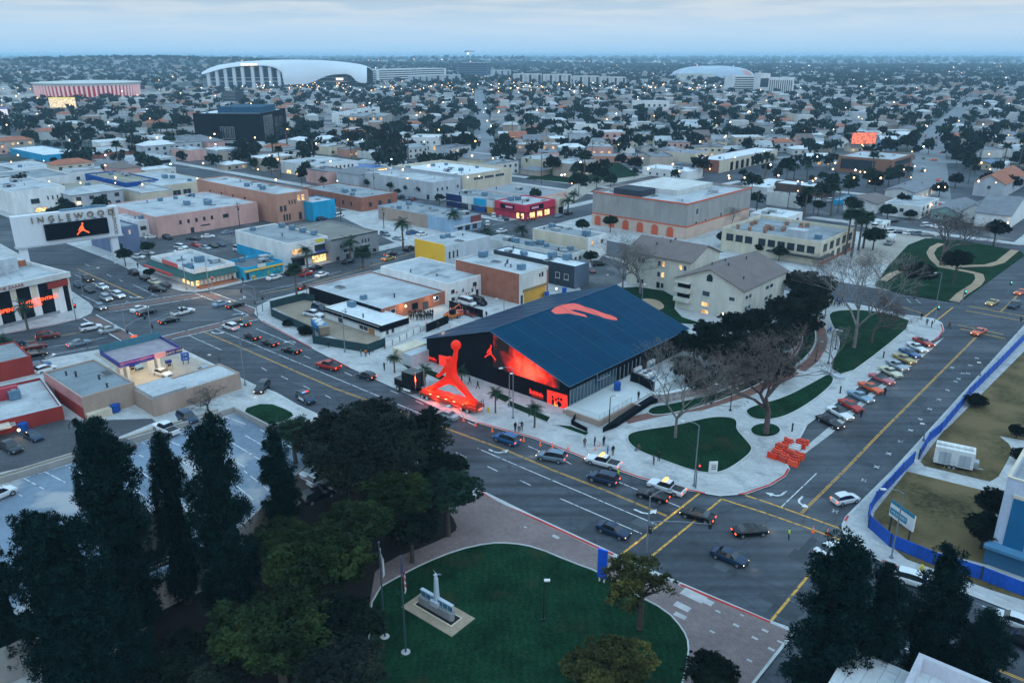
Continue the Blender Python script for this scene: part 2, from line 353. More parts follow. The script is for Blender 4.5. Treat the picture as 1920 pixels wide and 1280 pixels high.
# right-hand lots
lawn([(1940,640),(1760,820),(1810,808),(1940,830)],'dry',0)
lawn(zl(z4o,4,[(1180,1010),(1360,780),(1500,800),(1700,850),(1840,960),(1800,1050),(1700,1225),(1550,1190),(1300,1130),(1130,1090)]),'dry',1)
lawn([(1640,960),(1700,885),(1860,925),(1872,935),(1850,1060),(1660,1010),(1632,985)],'dry',0)
lawn([(1662,1018),(1850,1070),(1930,1098),(1930,1130),(1860,1108),(1700,1050)],'dry',0)
for i,k in enumerate(kerbed):
 mb=MB();n=len(k)-1
 for j in range(n):
  a,b=Vector(k[j]),Vector(k[j+1]);mb.tube((a.x,a.y,SW+.05),(b.x,b.y,SW+.05),.12,seg=4,cap=False)
 o=mb.obj('kerb',M['kerb']);struct(o)
 # street kerbs with the red-painted stretches
def kerb(pts,red=False,w=.3):
 p=gl(*pts) if not isinstance(pts[0],Vector) else pts
 mb=MB();strip(mb,p,w,SW+(.012 if red else .006));struct(mb.obj('kerb',M['red' if red else 'kerb']))
for c in (c_tent,c_park,c_right,c_left,c_rest):
 mb=MB();q2=c+[c[0]]
 strip(mb,q2,.34,SW+.004);struct(mb.obj('kerb',M['kerb']))
kerb([(492,602),(560,640),(585,653)],True);kerb([(620,672),(655,690)],True);kerb([(895,793),(1000,821),(1110,864),(1200,896),(1290,919),(1322,926)],True,.34)
kerb([(1384,928),(1400,925),(1445,909),(1472,892),(1478,880)],True,.34);kerb([(900,923),(935,945),(1000,972),(1125,1030),(1150,1041)],True,.4);kerb([(1275,1097),(1444,1168)],True,.4)
kerb([(1750,640),(1762,630),(1768,620),(1764,608)],True);kerb([(0,627),(100,609),(150,597)],True);kerb([(1590,968),(1584,978)],True);kerb([(1652,1051),(1737,1085),(1800,1108)],True)
# ------------------------------------------------------------------ road paint
ZP=.018
def paint(segs,w,m='white',name='road_marking',z=ZP):
 mb=MB()
 for s in segs:strip(mb,gl(*s),w,z)
 struct(mb.obj(name,M[m]))
def offs(pts,d):
 p=[Vector(q) for q in gl(*pts)];out=[]
 for i,a in enumerate(p):
  t=(p[min(i+1,len(p)-1)]-p[max(i-1,0)]).normalized();out.append(a+Vector((-t.y,t.x))*d)
 return out
def dbl(pts,gap=.13,w=.13):
 mb=MB()
 for d in (-gap,gap):strip(mb,offs(pts,d),w,ZP)
 struct(mb.obj('road_marking',M['yellow']))
dbl([(380,621),(465,657),(630,729),(820,797),(955,846),(1034,880),(1135,919),(1250,967)])
dbl([(1502,962),(1585,880),(1650,812),(1740,722),(1830,632)]);dbl([(1876,584),(1906,556),(1960,505)]);dbl([(145,504),(205,531),(270,560)]);dbl([(492,551),(562,538),(660,510),(760,478),(860,448)])
dbl([(1573,1138),(1700,1185),(1800,1225),(1920,1275)]);dbl([(0,648),(112,630),(165,620)]);dbl([(1650,562),(1731,588)])
paint([[(402,615),(480,647),(697,737),(730,751),(800,780)],[(895,840),(1000,885),(1231,983)],[(1050,934),(1203,1000)],[(1159,903),(1275,950)],[(480,616),(552,646)],[(1465,950),(1531,887)],
 [(140,515),(215,548)],[(153,553),(200,575)],[(250,534),(295,555)],[(487,547),(561,531),(640,508)],[(480,567),(560,548)],[(354,629),(415,656)],[(20,664),(200,632)],[(60,672),(215,643)],
 [(720,482),(790,462)],[(870,437),(940,418),(1000,402)],[(880,445),(950,425)],[(1830,1130),(1920,1168)],[(1672,1203),(1703,1217)]],.15)
dashes=[((570,667),(582,672)),((646,698),(660,704)),((732,732),(747,738)),((779,751),(794,758)),((877,791),(890,797)),((990,836),(1009,844)),((1059,863),(1071,870)),
 ((490,689),(501,695)),((527,705),(540,711)),((567,722),(581,729)),((610,741),(620,746)),((855,848),(874,857)),((914,874),(933,883)),((975,900),(996,910)),((160,495),(168,499)),((200,514),(208,518)),((223,524),(230,528)),((1716,560),(1726,569)),((1700,560),(1708,568))]
paint([list(d) for d in dashes],.15)
paint([[(1312,924),(1161,1042)],[(1353,935),(1222,1042)],[(1353,935),(1440,963),(1573,1010),(1540,1049),(1446,1163)],[(1397,928),(1440,942),(1577,991)],
 [(1731,596),(1762,572)],[(1757,600),(1787,576)],[(1817,574),(1920,593)],[(1810,582),(1920,602)],[(1795,609),(1882,627)],[(1800,616),(1885,635)]],.32,'yellow')
paint([[(202,574),(300,559),(367,549)],[(205,585),(300,570),(382,556)],[(367,550),(467,591)],[(394,547),(500,586)],[(270,639),(467,591)],[(322,636),(490,597)],[(180,590),(270,639)],[(156,597),(237,644)]],.26)
for a in ([(203,576),(300,561),(368,551),(378,555),(300,568),(206,583)],[(371,550),(394,549),(494,585),(470,589)],[(275,639),(467,592.5),(486,597),(322,634.5)],[(160,597),(180,592),(266,638.5),(238,642)]):
 sheet('crosswalk_pavers',gl(*a),0,.0155,mat('crosswalk_brick',(.135,.088,.082),.85,.25,.4,.1))
 # patches, sealed cracks and manholes
rp_=random.Random(9);mbp=[MB(),MB()];mc2=MB();mh=MB()
for i in range(34):
 x,y=[(rp_.uniform(420,1500),0),(rp_.uniform(0,480),rp_.uniform(560,660)),(rp_.uniform(1500,1850),0)][i%3]
 if i%3==0:y=640+(x-420)*.45+rp_.uniform(-35,45)
 if i%3==2:y=960-(x-1503)*1.0+rp_.uniform(-20,90)
 c=G(x,y).xy;e1,e2=(E1.xy,E2.xy) if rp_.random()<.6 else (E2.xy,E1.xy);a,b=rp_.uniform(.8,3),rp_.uniform(.4,1.2);q=[c-e1*a-e2*b,c+e1*a-e2*b,c+e1*a+e2*b,c-e1*a+e2*b];ar_=(q[1]-q[0]).cross(q[2]-q[1])
 if i%4<3:mbp[i%2].face([(p.x,p.y,.0135+.0001*i) for p in (q if ar_>0 else q[::-1])])
 else :mh.face([(c.x+.38*math.cos(t*.524),c.y+.38*math.sin(t*.524),.0165) for t in range(12)])
 p=c;pts=[p];d=rp_.choice([E1.xy,E2.xy])
 for k in range(14):p=p+d*2.2+Vector((rp_.uniform(-.6,.6),rp_.uniform(-.6,.6)));pts.append(p)
 strip(mc2,pts,.09,.0145)
struct(mbp[0].obj('asphalt_patch',mat('dark_patch',(.042,.050,.060),.85,.25,.6)));struct(mbp[1].obj('asphalt_patch',mat('pale_patch',(.072,.082,.095),.85,.25,.6)));struct(mc2.obj('crack_sealant',mat('sealant',(.022,.024,.028),.5,.2,1)));struct(mh.obj('manhole_cover',mat('manhole_iron',(.03,.03,.033),.6,.2,2)))
# turn arrows
def arrow(px,py,ang,s=1.0,bend=1):
 c=G(px,py).xy;d=dirv(ang).xy;n=Vector((-d.y,d.x))*bend;mb=MB()
 pts=[c-d*1.6*s,c-d*.2*s,c+d*.5*s+n*.35*s,c+d*.8*s+n*1.0*s]
 strip(mb,pts,.32*s,ZP);t=pts[-1]
 tri=[t+n*1.1*s,t+d*.55*s,t-d*.55*s]
 if bend<0:tri.reverse()
 mb.face([(v.x,v.y,ZP+.003) for v in tri]);struct(mb.obj('arrow_marking',M['white']))
for a in ((930,848,A1,1,1),(1207,962,A1,1,1),(1465,928,228.5,1,-1),(1497,938,228.5,1,1),(548,640,138.5,.9,1),(205,651,48.5,1,1),(248,558,A1,1,1),(403,625,A1,1,1),(458,559,48.5,.9,1),(445,588,48.5,.8,-1),(98,668,48.5,.9,1)):arrow(*a)
mb=MB()
for x,y in zl(z4o,4,[(720,1200),(815,1100),(905,1000),(993,910),(1070,825),(1142,743),(1213,666),(1282,595),(1347,525),(1407,460),(1462,400),(1517,340),(1567,285),(1500,400),(1380,355),(1430,440)])+[(1595,929),(1566,958),(1180,1220)]:
 c=G(x,y).xy
 for dd in (dirv(15),dirv(100)):strip(mb,[c-dd.xy*.55,c+dd.xy*.55],.13,ZP+.002*(dd.x>.5))
struct(mb.obj('survey_cross_marking',M['white']))
sheet('gutter',gl((1480,872),(1560,812),(1640,742),(1695,697),(1747,655),(1770,632),(1758,640),(1735,652),(1690,690),(1633,735),(1550,804),(1476,866)),0,.016,M['concrete'])
# lots on the blocks
sheet('parking_lot',gl((470,505),(455,520),(270,502),(225,470),(262,440),(300,448),(440,425)),0,SW+.02,M['asphalt_lot'])
sheet('yard',gl((505,572),(575,556),(720,620),(700,662),(640,640),(560,605)),0,SW+.02,M['dirt'])
sheet('parking_lot',gl((-60,800),(0,792),(120,788),(155,790),(285,786),(292,792),(180,838),(60,874),(-60,900)),0,SW+.02,M['asphalt_lot'])
sheet('forecourt',gl((176,664),(300,645),(412,693),(455,722),(258,745),(250,720)),0,SW+.02,M['concrete_warm'])
sheet('yard',gl((770,600),(840,570),(930,560),(980,572),(1100,540),(1120,550),(940,610),(800,632)),0,SW+.02,M['concrete'])
sheet('parking_lot',gl(*zl(z8o,4,[(640,640),(760,330),(1300,400),(1180,440),(920,620)])),0,SW+.02,M['concrete_warm'])
sheet('parking_lot',gl((1100,560),(1210,510),(1130,480),(1080,530)),0,SW+.02,M['asphalt_lot'])
sheet('parking_lot',gl((625,400),(700,385),(880,440),(760,465)),0,SW+.02,M['concrete'])
sheet('ramp',gl((-40,930),(130,876),(300,806),(300,796),(130,860),(-40,908)),0,SW+.02,M['concrete_warm'])
# ================================================================== buildings
def streak(name,col,amt=.16,rough=.85):return mat(name,col,rough,amt,.35,.06,spec=.15,stretch=(1,1,.35))
WH=streak('white_stucco',(.66,.66,.65));WH2=streak('off_white_stucco',(.52,.52,.50));CR=streak('cream_stucco',(.56,.49,.38));BG=streak('beige_stucco',(.42,.35,.29))
GY=streak('grey_stucco',(.235,.245,.26));LG=streak('light_grey_wall',(.40,.43,.46));DG=streak('charcoal_wall',(.035,.045,.06));BK=mat('black_wall',(.005,.008,.013),.7,.2,.3,spec=.03)
PK=streak('pink_stucco',(.56,.33,.29));OR_=streak('salmon_brick',(.46,.235,.17));TN=streak('tan_brick',(.36,.27,.22));TP=streak('taupe_panel',(.30,.285,.27))
BRK=mat('red_brick',(.30,.115,.075),.9,.22,.5,.15);BRN=mat('brown_cladding',(.25,.12,.075),.85,.15,.2,.06);MAG=streak('magenta_wall',(.52,.035,.075));REDW=streak('red_wall',(.26,.035,.030))
CY=streak('cyan_wall',(.015,.30,.50));BLU=streak('blue_wall',(.012,.075,.30));NAVY=streak('navy_wall',(.012,.022,.09));LB=streak('pale_blue_wall',(.27,.38,.50));YEL=mat('yellow_board',(.75,.42,.03),.6,.05,.3);GRN=streak('pale_green_wall',(.22,.36,.34));ORT=flat('orange_trim',(.55,.09,.035),.6)
def roofm(name,col,amt=.18,sp=None):
 m=mat(name,col,.85,amt,.12,.08,spec=.2,spots=sp)
 if 'panels' not in m:
  nt=m.node_tree;N=nt.nodes;L=nt.links;b=N['Principled BSDF'];src=b.inputs['Base Color'].links[0].from_socket
  g=N.new('ShaderNodeNewGeometry');mp=N.new('ShaderNodeMapping');L.new(g.outputs['Position'],mp.inputs[0]);mp.inputs['Rotation'].default_value=(0,0,R(-48.5))
  br=N.new('ShaderNodeTexBrick');L.new(mp.outputs[0],br.inputs[0]);br.inputs['Scale'].default_value=.22;br.inputs['Mortar Size'].default_value=.012;br.inputs['Brick Width'].default_value=2.2
  br.inputs['Color1'].default_value=(1.06,1.06,1.06,1);br.inputs['Color2'].default_value=(.93,.93,.93,1);br.inputs['Mortar'].default_value=(.72,.72,.72,1)
  mx=N.new('ShaderNodeMix');mx.data_type='RGBA';mx.blend_type='MULTIPLY';mx.inputs[0].default_value=1
  L.new(src,mx.inputs[6]);L.new(br.outputs[0],mx.inputs[7]);L.new(mx.outputs[2],b.inputs['Base Color']);m['panels']=1
 return m
RG=roofm('grey_roofing',(.25,.275,.295),sp=(.14,.5,.66,(.16,.18,.20)));RW=roofm('white_roofing',(.60,.63,.65),.1,(.15,.6,.72,(.42,.44,.46)));RL=roofm('pale_roofing',(.40,.425,.445),.18,(.13,.5,.66,(.26,.285,.305)))
RD=roofm('dark_roofing',(.12,.14,.16));SH=mat('brown_shingles',(.155,.125,.118),.9,.12,.3,.2);SHR=mat('terracotta_tiles',(.33,.12,.07),.9,.2,.4,.2);SHG=mat('grey_shingles',(.17,.18,.20),.9,.15,.3,.2)
GLASS=mat('dark_glass',(.02,.03,.042),.12,.3,.5,spec=.8);FRW=flat('white_frame',(.55,.56,.56));FRD=flat('dark_frame',(.03,.032,.036));METAL=mat('galvanised',(.35,.38,.40),.45,.2,1.5,metal=.4);METB=mat('blue_grey_unit',(.10,.19,.27),.6,.3,.8)
def lit_mat(name,col,st,sample=True):
 m,b,nt=principled(name);N=nt.nodes;L=nt.links
 nz=N.new('ShaderNodeTexVoronoi');nz.inputs['Scale'].default_value=1.7;g=N.new('ShaderNodeNewGeometry');L.new(g.outputs['Position'],nz.inputs[0])
 hs=N.new('ShaderNodeHueSaturation');hs.inputs['Color'].default_value=(*col,1);sep=N.new('ShaderNodeSeparateColor');L.new(nz.outputs['Color'],sep.inputs[0])
 mr=N.new('ShaderNodeMapRange');mr.inputs[3].default_value=.25;mr.inputs[4].default_value=1.3;L.new(sep.outputs[0],mr.inputs[0]);L.new(mr.outputs[0],hs.inputs['Value'])
 b.inputs['Base Color'].default_value=(.05,.04,.03,1);L.new(hs.outputs[0],b.inputs['Emission Color']);b.inputs['Emission Strength'].default_value=st
 if not sample:m.cycles.emission_sampling='NONE'
 MATS[name]=m;return m
LITW=lit_mat('lit_shop_interior',(1.0,.62,.25),2.4);LITS=lit_mat('lit_room',(1.0,.55,.22),1.3,False)
WIN={}
def win_mesh(w,h,kind):
 k=(round(w,1),round(h,1),kind)
 if k in WIN:return WIN[k]
 mb=MB();f=.09;w,h=max(w,.3),max(h,.3)
 # frame stands proud of the wall, the pane sits inside it; origin bottom centre, z out of the wall
 mb.box(-w/2,0,.0,w/2,f,.08);mb.box(-w/2,h-f,.0,w/2,h,.08);mb.box(-w/2,f,.0,-w/2+f,h-f,.078);mb.box(w/2-f,f,.0,w/2,h-f,.078)
 n=max(1,int(w/1.3))
 for i in range(1,n):x=-w/2+w*i/n;mb.box(x-.035,f,.0,x+.035,h-f,.072)
 if kind not in ('shop','door'):mb.box(-w/2-.08,-.08,.0,w/2+.08,.0,.14)
 mb.box(-w/2+f,f,.0,w/2-f,h-f,.03,1)
 mats={'dark':[FRW,GLASS],'darkf':[FRD,GLASS],'lit':[FRW,LITS],'shop':[FRD,LITW],'door':[FRD,GLASS],'black':[FRD,BK],'curtain':[FRW,flat('pale_curtain',(.32,.34,.34),.7)]}[kind]
 WIN[k]=mb.mesh('window',mats);return WIN[k]
UNIT={}
def unit_mesh(k):
 if k in UNIT:return UNIT[k]
 mb=MB()
 if k==0:mb.box(-.9,-.7,.15,.9,.7,1.25);mb.box(-.8,-.6,0,-.6,.6,.15);mb.box(.6,-.6,0,.8,.6,.15);mb.tube((-.35,0,1.25),(-.35,0,1.4),.33,seg=8,mi=1);mb.tube((.45,0,1.25),(.45,0,1.4),.33,seg=8,mi=1)
 if k==1:mb.tube((0,0,0),(0,0,.7),.16,seg=6,mi=1);mb.tube((0,0,.7),(0,0,.85),.3,.1,seg=6,mi=1)
 if k==2:mb.box(-1.2,-.7,0,1.2,.7,.28);mb.box(-1.1,-.6,.28,1.1,.6,.34,1)
 if k==3:mb.box(-1.1,-.9,.1,1.1,.9,1.0);mb.path([(1.1,0,.6),(2.2,0,.6),(2.4,0,0)],.3,seg=6);mb.box(-.5,-1.4,.1,.5,-.9,.7,1)
 if k==4:mb.path([(-2.5,0,.25),(2.5,0,.25)],.07,seg=4);mb.path([(-2.5,.35,.25),(1.5,.35,.25),(1.5,1.8,.25)],.06,seg=4)
 UNIT[k]=mb.mesh('rooftop_unit',[METB if k in (0,) else METAL,METAL if k==0 else FRD]);return UNIT[k]
UNAMES=['air_conditioner','roof_vent','skylight','duct_unit','roof_pipe']
FOOT=[]# centres and radii of everything placed by hand
def facade(root,la,lb,wins,h):
 for w in wins:
  face,u0,u1,z0,z1,n,kind=w[:7];ratio=w[7] if len(w)>7 else .6
  ln=lb if face=='L' else la;cell=(u1-u0)*ln/n;ww=cell*ratio;hh=(z1-z0)*h
  for i in range(n):
   c=u0*ln+cell*(i+.5)
   o=(0,c,z0*h) if face=='L' else (c,0,z0*h)
   nm='door' if kind=='door' else ('shop_window' if kind=='shop' else 'window')
   kk=kind
   if kind=='mix':kk=random.choice(['dark','dark','darkf','curtain','lit'])
   ob=link(nm,win_mesh(ww,hh,kk),root)
   ob.matrix_local=face_matrix(Vector(o),(0,-1,0) if face=='L' else (1,0,0))
def band(root,la,lb,h,face,u0,u1,z0,z1,m,d=.12,name='panel'):
 """a board, stripe, awning or sign fixed to a face; heights in metres"""
 mb=MB();ln=lb if face=='L' else la;a,b=u0*ln,u1*ln
 if face=='L':mb.box(-d,a,z0,.004,b,z1)
 else :mb.box(a,-d,z0,b,.004,z1)
 return mb.obj(name,m,root)
def sign(root,la,lb,face,u,z,s,size,m,name='lettering',d=.16,spacing=1.0):
 ln=lb if face=='L' else la
 M_=face_matrix(Vector((-d,u*ln,z)) if face=='L' else Vector((u*ln,-d,z)),(0,-1,0) if face=='L' else (1,0,0))
 return wall_text(s,size,m,M_,root,name,.04,spacing)
def bld(name,label,N,L_,R_,wall,roof,par=.5,wallL=None,units=4,wins=(),ang=A2,cap=None,dL=None,dR=None,h=None,gable=None,over=.5,group=None,base=None,seed=None):
 rnd=random.Random(seed if seed is not None else hash(label)%9999 if False else sum(map(ord,label)))
 h=h or height_at(*N);n=G(N[0],N[1],h);ex=dirv(ang);ey=dirv(ang+90)
 la=dR or max(3,(G(R_[0],R_[1],h)-n).dot(ex));lb=dL or max(3,(G(L_[0],L_[1],h)-n).dot(ey))
 n.z=0;root=empty(name,label,'building',n,R(ang),group)
 c=n+ex*la/2+ey*lb/2;FOOT.append((c.x,c.y,math.hypot(la,lb)/2,label))
 root['dims']=[la,lb,h]
 z0=-.05
 if gable is None:
  mb=MB();t=.3;hr=h-par
  # walls as a ring with thickness so the parapet has an inside
  for (x0,y0,x1,y1,mi) in ((0,0,la,t,0),(0,lb-t,la,lb,0),(0,t,t,lb-t,1),(la-t,t,la,lb-t,0)):
   mb.box(x0,y0,z0,x1,y1,h,mi,2)
  mb.obj('wall',[wall,wallL or wall,cap or wall],root)
  mb=MB();mb.box(t,t,hr-.25,la-t,lb-t,hr);ro=mb.obj('roof',roof,root)
  for i in range(units):
   k=rnd.choice([0,0,1,1,2,3,4]);o=link(UNAMES[k],unit_mesh(k),root,(rnd.uniform(.12,.88)*la,rnd.uniform(.1,.9)*lb,hr),rnd.choice([0,1.57,.1]))
   s_=rnd.uniform(.8,1.3);o.scale=(s_,s_,s_)
 else :
  ax,rise=gable# 'R': ridge runs along local x
  mb=MB();A=[(0,0),(la,0),(la,lb),(0,lb)]
  for i in range(4):
   p,q_=A[i],A[(i+1)%4];mid=((p[0]+q_[0])/2,(p[1]+q_[1])/2)
   gabled=(i in (1,3)) if ax=='R' else (i in (0,2))
   pts=[(p[0],p[1],z0),(q_[0],q_[1],z0),(q_[0],q_[1],h)]+([(mid[0],mid[1],h+rise)] if gabled else [])+[(p[0],p[1],h)]
   mb.face(pts,1 if i==3 else 0)
  mb.obj('wall',[wall,wallL or wall],root)
  mb=MB();e=over;w_,l_=(lb,la) if ax=='R' else (la,lb);sl=rise/(w_/2);th=.22
  for s_ in (0,1):
   pr=[(-e,h-e*sl),(w_/2,h+rise),(w_/2,h+rise+th),(-e,h-e*sl+th)]
   if s_:pr=[(w_-a,b) for a,b in pr]
   for xx0,xx1 in ((-e,l_+e),):
    P0=[((xx0,a,b) if ax=='R' else (a,xx0,b)) for a,b in pr];P1=[((xx1,a,b) if ax=='R' else (a,xx1,b)) for a,b in pr]
    mb.face(P0);mb.face(P1[::-1])
    for i in range(4):j=(i+1)%4;mb.face([P0[i],P1[i],P1[j],P0[j]][::-1])
  bmm=mb.obj('roof',roof,root)
  for i in range(units):
   px_,py_=rnd.uniform(.2,.8)*la,rnd.uniform(.15,.85)*lb
   t=(py_/lb if ax=='R' else px_/la);zz=h+rise*(1-abs(t-.5)*2)+th
   link('roof_vent',unit_mesh(1),root,(px_,py_,zz-.1))
 facade(root,la,lb,wins,h)
 return root,la,lb,h
W2=lambda f,n,k='mix',u0=.05,u1=.95,r_=.35:[(f,u0,u1,.18,.42,n,k,r_),(f,u0,u1,.62,.84,n,k,r_)]
# --- behind and left of the hall
r,a,b,h=bld('brick_warehouse','flat grey roofed brick warehouse with black side wall behind the small white building',(716,579,606),(575,537),(839,546),BRK,RL,.35,wallL=BK,units=3,cap=LG,
 wins=[('R',.62,.72,.1,.62,1,'door',.9),('R',.44,.56,.3,.75,1,'black',.8),('R',.8,.9,.45,.8,1,'dark',.8),('R',.12,.2,.45,.8,1,'dark',.9)])
r,a,b,h=bld('corner_office','small white building with bright white roof and black fascia band in the fenced yard',(715,611,634),(607,576),(767,596),WH,RW,.25,units=4,wins=[('L',.62,.8,.1,.6,1,'dark',.5),('L',.2,.4,.15,.6,1,'dark',.8),('R',.1,.5,.15,.6,2,'dark',.6)])
band(r,a,b,h,'L',-.01,1,h-1.35,h+.05,BK,.3,'fascia');band(r,a,b,h,'R',-.01,1,h-1.35,h+.04,BK,.28,'fascia');band(r,a,b,h,'L',.12,.24,0,h*.62,mat('plywood',(.36,.18,.07),.8,.15),.06,'board')
band(r,a,b,h,'L',.02,.98,h-.32,h-.22,FRW,.36,'fascia_trim');band(r,a,b,h,'L',.02,.98,h-1.22,h-1.12,FRW,.36,'fascia_trim')
r,a,b,h=bld('mural_building','long white building with black graffiti murals on its end wall',(840,532,572),(702,502),(914,511),WH,RL,.4,units=5,wins=[('R',.6,.72,.55,.72,1,'darkf',.8),('R',.86,.95,.6,.75,1,'darkf',.9),('R',.06,.16,.5,.66,1,'darkf',.8),('R',.06,.16,.15,.3,1,'darkf',.8),('R',.86,.95,.22,.4,1,'darkf',.9),('R',.68,.76,.02,.34,1,'door',.8)])
for k in range(7):
 mb=MB();rr=random.Random(k);x,z=a*(.2+.08*k),h*rr.uniform(.2,.5)
 for _ in range(5):q_=[(x+rr.uniform(-.5,.5),-.02-.002*_,z+rr.uniform(-.7,.7)) for _i in range(3)];mb.face(q_)
 mb.obj('graffiti',BK if k%3 else ORT,r)
r,a,b,h=bld('brick_garage','tall brick building with white gabled end wall over a yellow roller door',(975,514,572),(849,487),(1037,500),WH2,RL,.3,wallL=BRK,units=7,wins=[('R',.75,.82,.72,.86,1,'darkf',.8),('R',.66,.72,.74,.84,1,'darkf',.8),('R',.02,.1,.0,.3,1,'door',.9)])
band(r,a,b,h,'R',.14,.9,0,h*.38,mat('ochre_shutter',(.5,.27,.04),.6,.15,.4,stretch=(1,1,4)),.08,'roller_door');band(r,a,b,h,'R',.1,.95,h*.38,h*.46,flat('olive_beam',(.2,.14,.05)),.2,'lintel_beam');band(r,a,b,h,'R',.94,1.0,0,h*.9,BRK,.05,'brick_pier')
r,a,b,h=bld('billboard_building','grey roofed building whose side carries the big blank yellow board',(834,462,499),(774,451),(915,441),LG,RL,.2,units=5,wins=[('R',.05,.3,.3,.7,3,'dark',.6)])
band(r,a,b,h,'L',.0,1.0,.6,h+.5,YEL,.35,'yellow_board')
bld('white_warehouse','long white roofed building with dark blue grey two storey front',(1079,500,543),(909,472),(1101,491),streak('slate_front',(.10,.14,.19)),RW,.25,wallL=DG,units=9,wins=[('L',.05,.25,.35,.6,2,'dark',.5)])
bld('white_long_building','low white building with cluttered blue grey roof beside the beige block',(1070,477,496),(908,446),(1096,469),WH2,RG,.35,units=12,wins=[('R',.2,.8,.3,.6,2,'darkf',.4),('L',.1,.9,.5,.62,4,'dark',.15)])
bld('beige_building','plain beige long side wall building with white end and blue roof units',(1104,447,487),(1004,427),(1135,437),WH,RG,.4,wallL=CR,units=8,wins=[('R',.1,.3,.1,.4,1,'lit',.6),('R',.1,.3,.62,.85,1,'lit',.6),('R',.6,.85,.6,.8,1,'dark',.6)])
# --- big grey block with orange trim
r,a,b,h=bld('theatre_block','big windowless grey building with orange trim lines and orange arched doors',(1290,382,450),(1109,359),(1412,351),TP,RL,.9,units=14,cap=ORT,
 wins=[('R',.12,.16,.3,.45,1,'dark',.9),('R',.12,.16,.62,.8,1,'dark',.9),('R',.26,.29,.3,.45,1,'dark',.9),('R',.5,.53,.33,.5,1,'dark',.9),('R',.1,.13,.02,.2,1,'door',.9)])
band(r,a,b,h,'L',0,1,.1,h*.34,mat('pale_peach_base',(.55,.40,.32),.85,.12),.1,'base_band');band(r,a,b,h,'R',0,1,.1,h*.34,mat('pale_peach_base',(1,1,1)),.1,'base_band')
for f in 'LR':band(r,a,b,h,f,-.002,1,h*.34,h*.34+.4,ORT,.2,'trim_line');band(r,a,b,h,f,-.003,1,h-.4,h+.02,ORT,.2,'trim_line')
for k in range(6):
 mb=MB();w=1.3;u=b*(.93-.155*k);q_=[(-w,0),(w,0),(w,2.4)]+[(w*math.cos(t*.314),2.4+w*math.sin(t*.314)) for t in range(1,10)]+[(-w,2.4)]
 mb.face([(-.16,u+x,.1+z) for x,z in q_][::-1]);q3=[(x*1.2,z*1.06 if z>0 else -.02) for x,z in q_];mb.face([(-.13,u+x,.1+z) for x,z in q3][::-1],1)
 mb.obj('arched_door',[ORT,BG],r)
mb=MB();mb.box(a*.35,b*.35,h-.9,a*.9,b*.9,h+.9);mb.box(a*.1,b*.55,h-.9,a*.3,b*.85,h+1.3,1);mb.obj('penthouse',[WH2,DG],r)
# --- apartments
wl=lambda f,us,zs,k='mix':[(f,u,u+.13,z,z+.16,2,k,.8) for u in us for z in zs]
r,a,b,h=bld('apartment_house','three storey cream apartment house with brown shingle gable roof nearest the tall grey block',(1296,492,556),(1180,469),(1372,476),streak('apartment_cream',(.56,.54,.47)),SH,0,units=5,gable=('L',3.0),over=.6,
 wins=wl('L',(.05,.38,.7),(.08,.4,.72)))
r,a,b,h=bld('apartment_house','three storey cream apartment house with gable end, balconies and arched attic window',(1394,545,604),(1270,520),(1465,506),streak('apartment_cream',(1,1,1)),SH,0,units=5,gable=('R',3.6),over=.6,
 wins=[('L',.1,.2,.1,.24,1,'curtain',.9),('L',.1,.2,.6,.74,1,'dark',.9),('L',.47,.6,.25,.4,1,'lit',.9),('L',.47,.6,.58,.76,1,'dark',.9),('L',.47,.6,.02,.15,1,'lit',.9),('R',.05,.2,.3,.45,2,'dark',.8),('R',.05,.2,.66,.8,2,'dark',.8),('R',.5,.7,.3,.45,2,'dark',.8),('R',.5,.7,.66,.8,2,'dark',.8)])
for z in (h*.28,h*.6):
 mb=MB();mb.box(-1.3,b*.76,z,0,b*1.0,z+.9);mb.box(-1.28,b*.77,z+2.3,0,b*.995,z+2.45);mb.box(-.02,b*.78,z+.9,.004,b*.98,z+2.3,1);mb.obj('balcony',[streak('apartment_cream',(1,1,1)),BK],r)
mb=MB();mb.face([(-.05,b*.5+x,h+.6+z) for x,z in [(-.8,0),(.8,0),(.8,1.1),(.5,1.6),(0,1.85),(-.5,1.6),(-.8,1.1)]][::-1]);mb.obj('attic_window',GLASS,r)
r,a,b,h=bld('corner_building','cream two storey building with timber pallets and a white box on its roof',(1540,454,500),(1362,424),(1599,426),CR,RG,1.0,units=3,
 wins=[('L',.04,.62,.5,.78,6,'darkf',.75),('R',.04,.96,.55,.85,5,'darkf',.55),('R',.3,.96,.08,.4,4,'darkf',.5),('L',.66,.96,.5,.78,3,'darkf',.75)])
band(r,a,b,h,'L',-.01,.5,h*.32,h*.38,FRD,1.6,'canopy');band(r,a,b,h,'R',-.05,.25,h*.32,h*.38,FRD,1.5,'canopy');band(r,a,b,h,'R',.05,1,0,h*.16,BRK,.08,'brick_base')
mb=MB();mb.box(a*.1,b*.2,h-1,a*.24,b*.38,h+1.9);mb.obj('stair_head',LG,r)
for k in range(16):
 o=link('pallet_stack',None or (UNIT.get('pal') or UNIT.setdefault('pal',(lambda m_:(m_.box(-.6,-.5,0,.6,.5,.9),m_.box(-.5,-.6,.9,.5,.6,1.3),m_.mesh('pallet_stack',mat('old_timber',(.26,.14,.09),.9,.3,1.)))[2])(MB()))),r)
 rr=random.Random(k+40);o.location=(a*rr.uniform(.15,.85),b*rr.uniform(.4,.95),h-1);o.rotation_euler[2]=rr.uniform(0,3)
